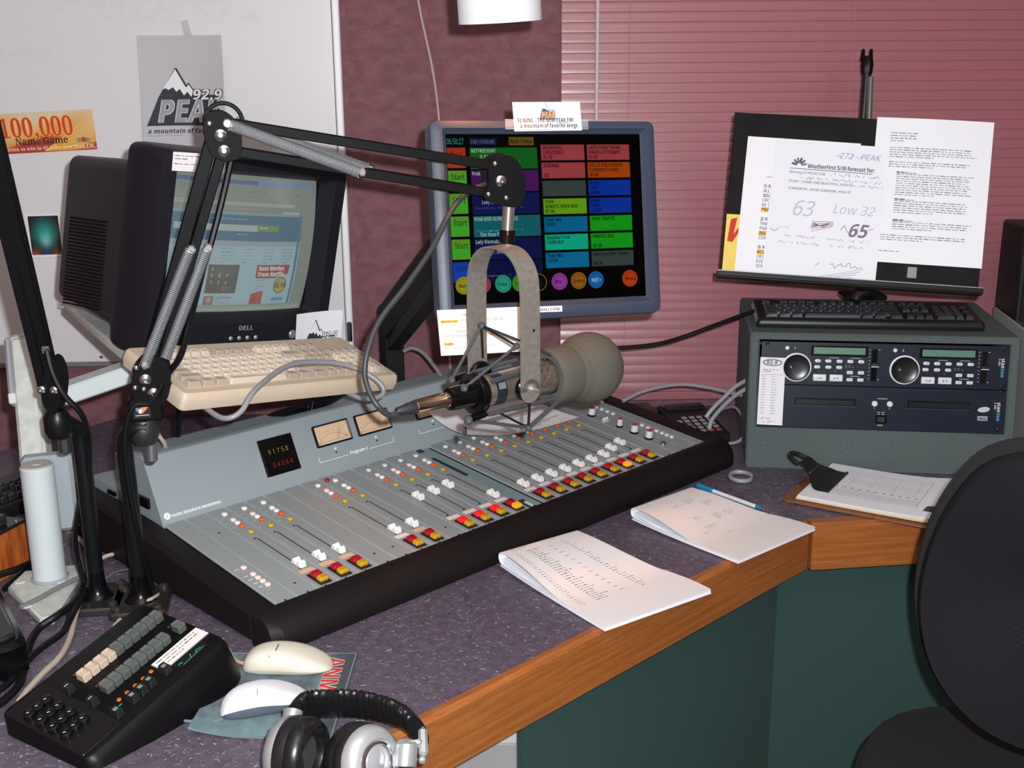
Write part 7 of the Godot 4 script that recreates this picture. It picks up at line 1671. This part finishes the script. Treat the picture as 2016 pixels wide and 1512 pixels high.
	lay.call("grey_cable", "silver-grey cable loop lying against the lower left side of the carpeted case", [Vector3(0.4872, 0.771, -2.6094), Vector3(0.5076, 0.791, -2.5578), Vector3(0.5119, 0.791, -2.4781), Vector3(0.5133, 0.771, -2.4518), Vector3(0.4975, 0.751, -2.4343), Vector3(0.4672, 0.747, -2.4258)], 0.0036, grey)
	var c: Vector3 = Vector3(0.4585, 0.745, -2.2168)
	var pts := []
	for k in 41: pts.append(c + Vector3(cos(TAU * k / 20.0) * 0.0215, 0.004 * k / 40.0, sin(TAU * k / 20.0) * 0.026))
	var w := MB.new(); w.tube(pts, 0.0034, 8)
	solo("cable_coil", "small coil of silver-grey cable on the desk beside the pen", "cable", w, grey)
	# keypad box and a flat box behind the console
	var d := thing("keypad", "black keypad box with rows of pale keys behind the right end of the console", "keypad", Transform3D(Basis(Vector3.UP, deg_to_rad(11.6)), Vector3(0.408, DESK, -2.518)))
	part(d, "case", mb(Transform3D(Basis(Vector3(0, 0, -1), Vector3.UP, Vector3.RIGHT), Vector3.ZERO)).prism(PackedVector2Array([Vector2(-0.09, 0.0), Vector2(-0.092, 0.022), Vector2(-0.086, 0.027), Vector2(0.092, 0.044), Vector2(0.095, 0.0)]), -0.054, 0.054, 0.003), mat("#18161a", 0.4))
	for r in 5:
		for k in 5:
			if k == 0 and r == 0: continue
			part(d, "key", mb().box(Vector3(0.0135, 0.005, 0.0135), Vector3.ZERO, 0.0015), mat("#b0453c" if r == 4 and k > 2 else ("#5c6a9a" if r == 2 and k == 1 else "#9c949c"), 0.4), Transform3D(Basis(Vector3.RIGHT, 0.093), Vector3(-0.036 + k * 0.018, 0.031 - (r - 2) * 0.0018, 0.028 + (r - 2) * 0.019)))
	part(d, "rear_hump", mb().box(Vector3(0.095, 0.012, 0.03), Vector3(0, 0.044, -0.065), 0.004), mat("#18161a", 0.4))
	var f := thing("flat_box", "flat black box with a pale stripe beside the keypad at the foot of the blind", "box", Transform3D(Basis(Vector3.UP, 0.2), Vector3(0.262, DESK, -2.625)))
	part(f, "case", mb().box(Vector3(0.15, 0.026, 0.10), Vector3(0, 0.013, 0), 0.002), mat("#1b1719", 0.4))
	part(f, "stripe", mb().box(Vector3(0.09, 0.002, 0.012), Vector3(-0.01, 0.0265, 0.01), 0.0005), mat("#b4a898", 0.4))

# ---------------------------------------------------------------- office chair
func chair():
	var cen := Vector3(0.728, 0.872, -1.372)
	var yaw := deg_to_rad(-25.0)
	var d := thing("office_chair", "black office chair with a tall rounded back pulled up to the corner of the desk", "chair", Transform3D(Basis(Vector3.UP, yaw), Vector3(cen.x, 0, cen.z)))
	var cl := tri_mat(noise_tex(0.4, [[0.0, "#0b0b0d"], [1.0, "#161618"]], 128, FastNoiseLite.TYPE_SIMPLEX, 2), 9.0, 0.95)
	var sh := tri_mat(noise_tex(0.3, [[0.0, "#1b1b1e"], [1.0, "#242427"]], 128, FastNoiseLite.TYPE_SIMPLEX, 2), 9.0, 1.0, false, {"metallic_specular": 0.1})
	# back outline (half width at each height), mirrored
	var half := [[-0.232, 0.0], [-0.228, 0.09], [-0.205, 0.145], [-0.165, 0.185], [-0.11, 0.205], [-0.05, 0.212], [0.02, 0.205], [0.08, 0.19], [0.14, 0.165], [0.18, 0.14], [0.207, 0.105], [0.222, 0.055], [0.226, 0.0]]
	var out := PackedVector2Array()
	for h in half: out.append(Vector2(h[1], h[0]))
	for k in range(half.size() - 2, 0, -1): out.append(Vector2(-half[k][1], half[k][0]))
	out = soft(out)
	var ringz := func(s: float, z: float, bow: float) -> Array:
		var r := []
		for p in out: r.append(Vector3(p.x * s, p.y * s, z - bow * p.x * p.x * 1.6))
		return r
	var lean := Transform3D(Basis(Vector3.RIGHT, 0.10), Vector3(0, cen.y, 0))
	part(d, "back_shell", mb(lean).loft([ringz.call(0.95, 0.0, 1.0), ringz.call(0.955, 0.022, 1.0), ringz.call(0.93, 0.032, 1.0), ringz.call(0.6, 0.040, 1.0), ringz.call(0.02, 0.043, 1.0)]), sh)
	part(d, "back_cushion", mb(lean).loft([ringz.call(0.02, -0.055, 1.0), ringz.call(0.7, -0.052, 1.0), ringz.call(0.95, -0.042, 1.0), ringz.call(1.0, -0.022, 1.0), ringz.call(0.985, -0.004, 1.0), ringz.call(0.9, 0.002, 1.0)]), cl)
	var seat := []
	for q in [[0.9, -0.045], [1.0, -0.02], [1.0, 0.0], [0.94, 0.026], [0.6, 0.036], [0.05, 0.038]]:
		var r := []
		for p in rrect(0.49, 0.47, 0.19, 8): r.append(Vector3(p.x * q[0] - 0.04, 0.440 + q[1], -p.y * q[0] - 0.205))
		seat.append(r)
	part(d, "seat", mb().loft(seat), cl)
	part(d, "back_bar", mb().tube(curve([Vector3(0, 0.42, -0.1), Vector3(0, 0.42, 0.03), Vector3(0, 0.47, 0.075), Vector3(0, 0.62, 0.072), Vector3(0, 0.84, 0.055)], 6), 0.022, 10), black)
	part(d, "gas_column", mb(xa(Vector3(0, 0, -0.2))).cyl(0.026, 0.09, 0.42, 0.0, 18), black)
	for k in 5:
		var a := TAU * k / 5.0
		var e := Vector3(cos(a) * 0.28, 0.075, sin(a) * 0.28 - 0.2)
		part(d, "base_leg", mb().bar(Vector3(0, 0.1, -0.2), e, 0.035, 0.03), black)
		part(d, "caster", mb(Transform3D(Basis(Vector3.BACK, PI / 2), e + Vector3(0, -0.047, 0))).cyl(0.028, -0.02, 0.02, 0.004, 16), black)

# ---------------------------------------------------------------- under the desk
func under_desk():
	var d := thing("computer_case", "light grey computer case standing in the knee space under the wooden edge", "computer", xa(Vector3(-0.085, 0, -1.70)))
	var g := mat("#8d8c8c", 0.5)
	part(d, "case", mb().box(Vector3(0.176, 0.575, 0.33), Vector3(0, 0.2885, 0), 0.003), g)
	part(d, "front_band", mb().box(Vector3(0.176, 0.022, 0.006), Vector3(0, 0.587, 0.163), 0.001), mat("#aeadac", 0.45))
	part(d, "vent", mb().box(Vector3(0.176, 0.05, 0.32), Vector3(0, 0.622, 0.0), 0.001), mat("#3b3a3a", 0.5))
	for k in 12: part(d, "vent_rib", mb().box(Vector3(0.006, 0.005, 0.003), Vector3(-0.075 + k * 0.0145, 0.6025, 0.1605), 0.0005), mat("#b4b4b2", 0.4))
	part(d, "top_lid", mb().box(Vector3(0.176, 0.005, 0.006), Vector3(0, 0.611, 0.161), 0.0005), mat("#9a9a98", 0.4))
	var t := thing("stool", "round tan plastic stool seat with a notch in its rim under the desk", "stool", xa(Vector3(-0.028, 0, -1.56)))
	var o := PackedVector2Array()
	for k in 72:
		var a := TAU * k / 72.0
		var r := 0.178
		var da := absf(wrapf(a - PI * 0.5 + 0.075, -PI, PI))
		r -= 0.026 * (1.0 - smoothstep(0.06, 0.13, da))
		o.append(Vector2(cos(a) * r, sin(a) * r))
	part(t, "seat", mb(Transform3D(Basis(Vector3.RIGHT, Vector3(0, 0, -1), Vector3.UP), Vector3.ZERO)).prism(o, 0.385, 0.42, 0.003), mat("#6f6250", 0.6))
	for k in 3:
		var a := TAU * k / 3.0 + 0.5
		part(t, "leg", mb().tube([Vector3(cos(a) * 0.11, 0.39, sin(a) * 0.11), Vector3(cos(a) * 0.15, 0.0, sin(a) * 0.15)], 0.014, 12), mat("#6f6250", 0.6))
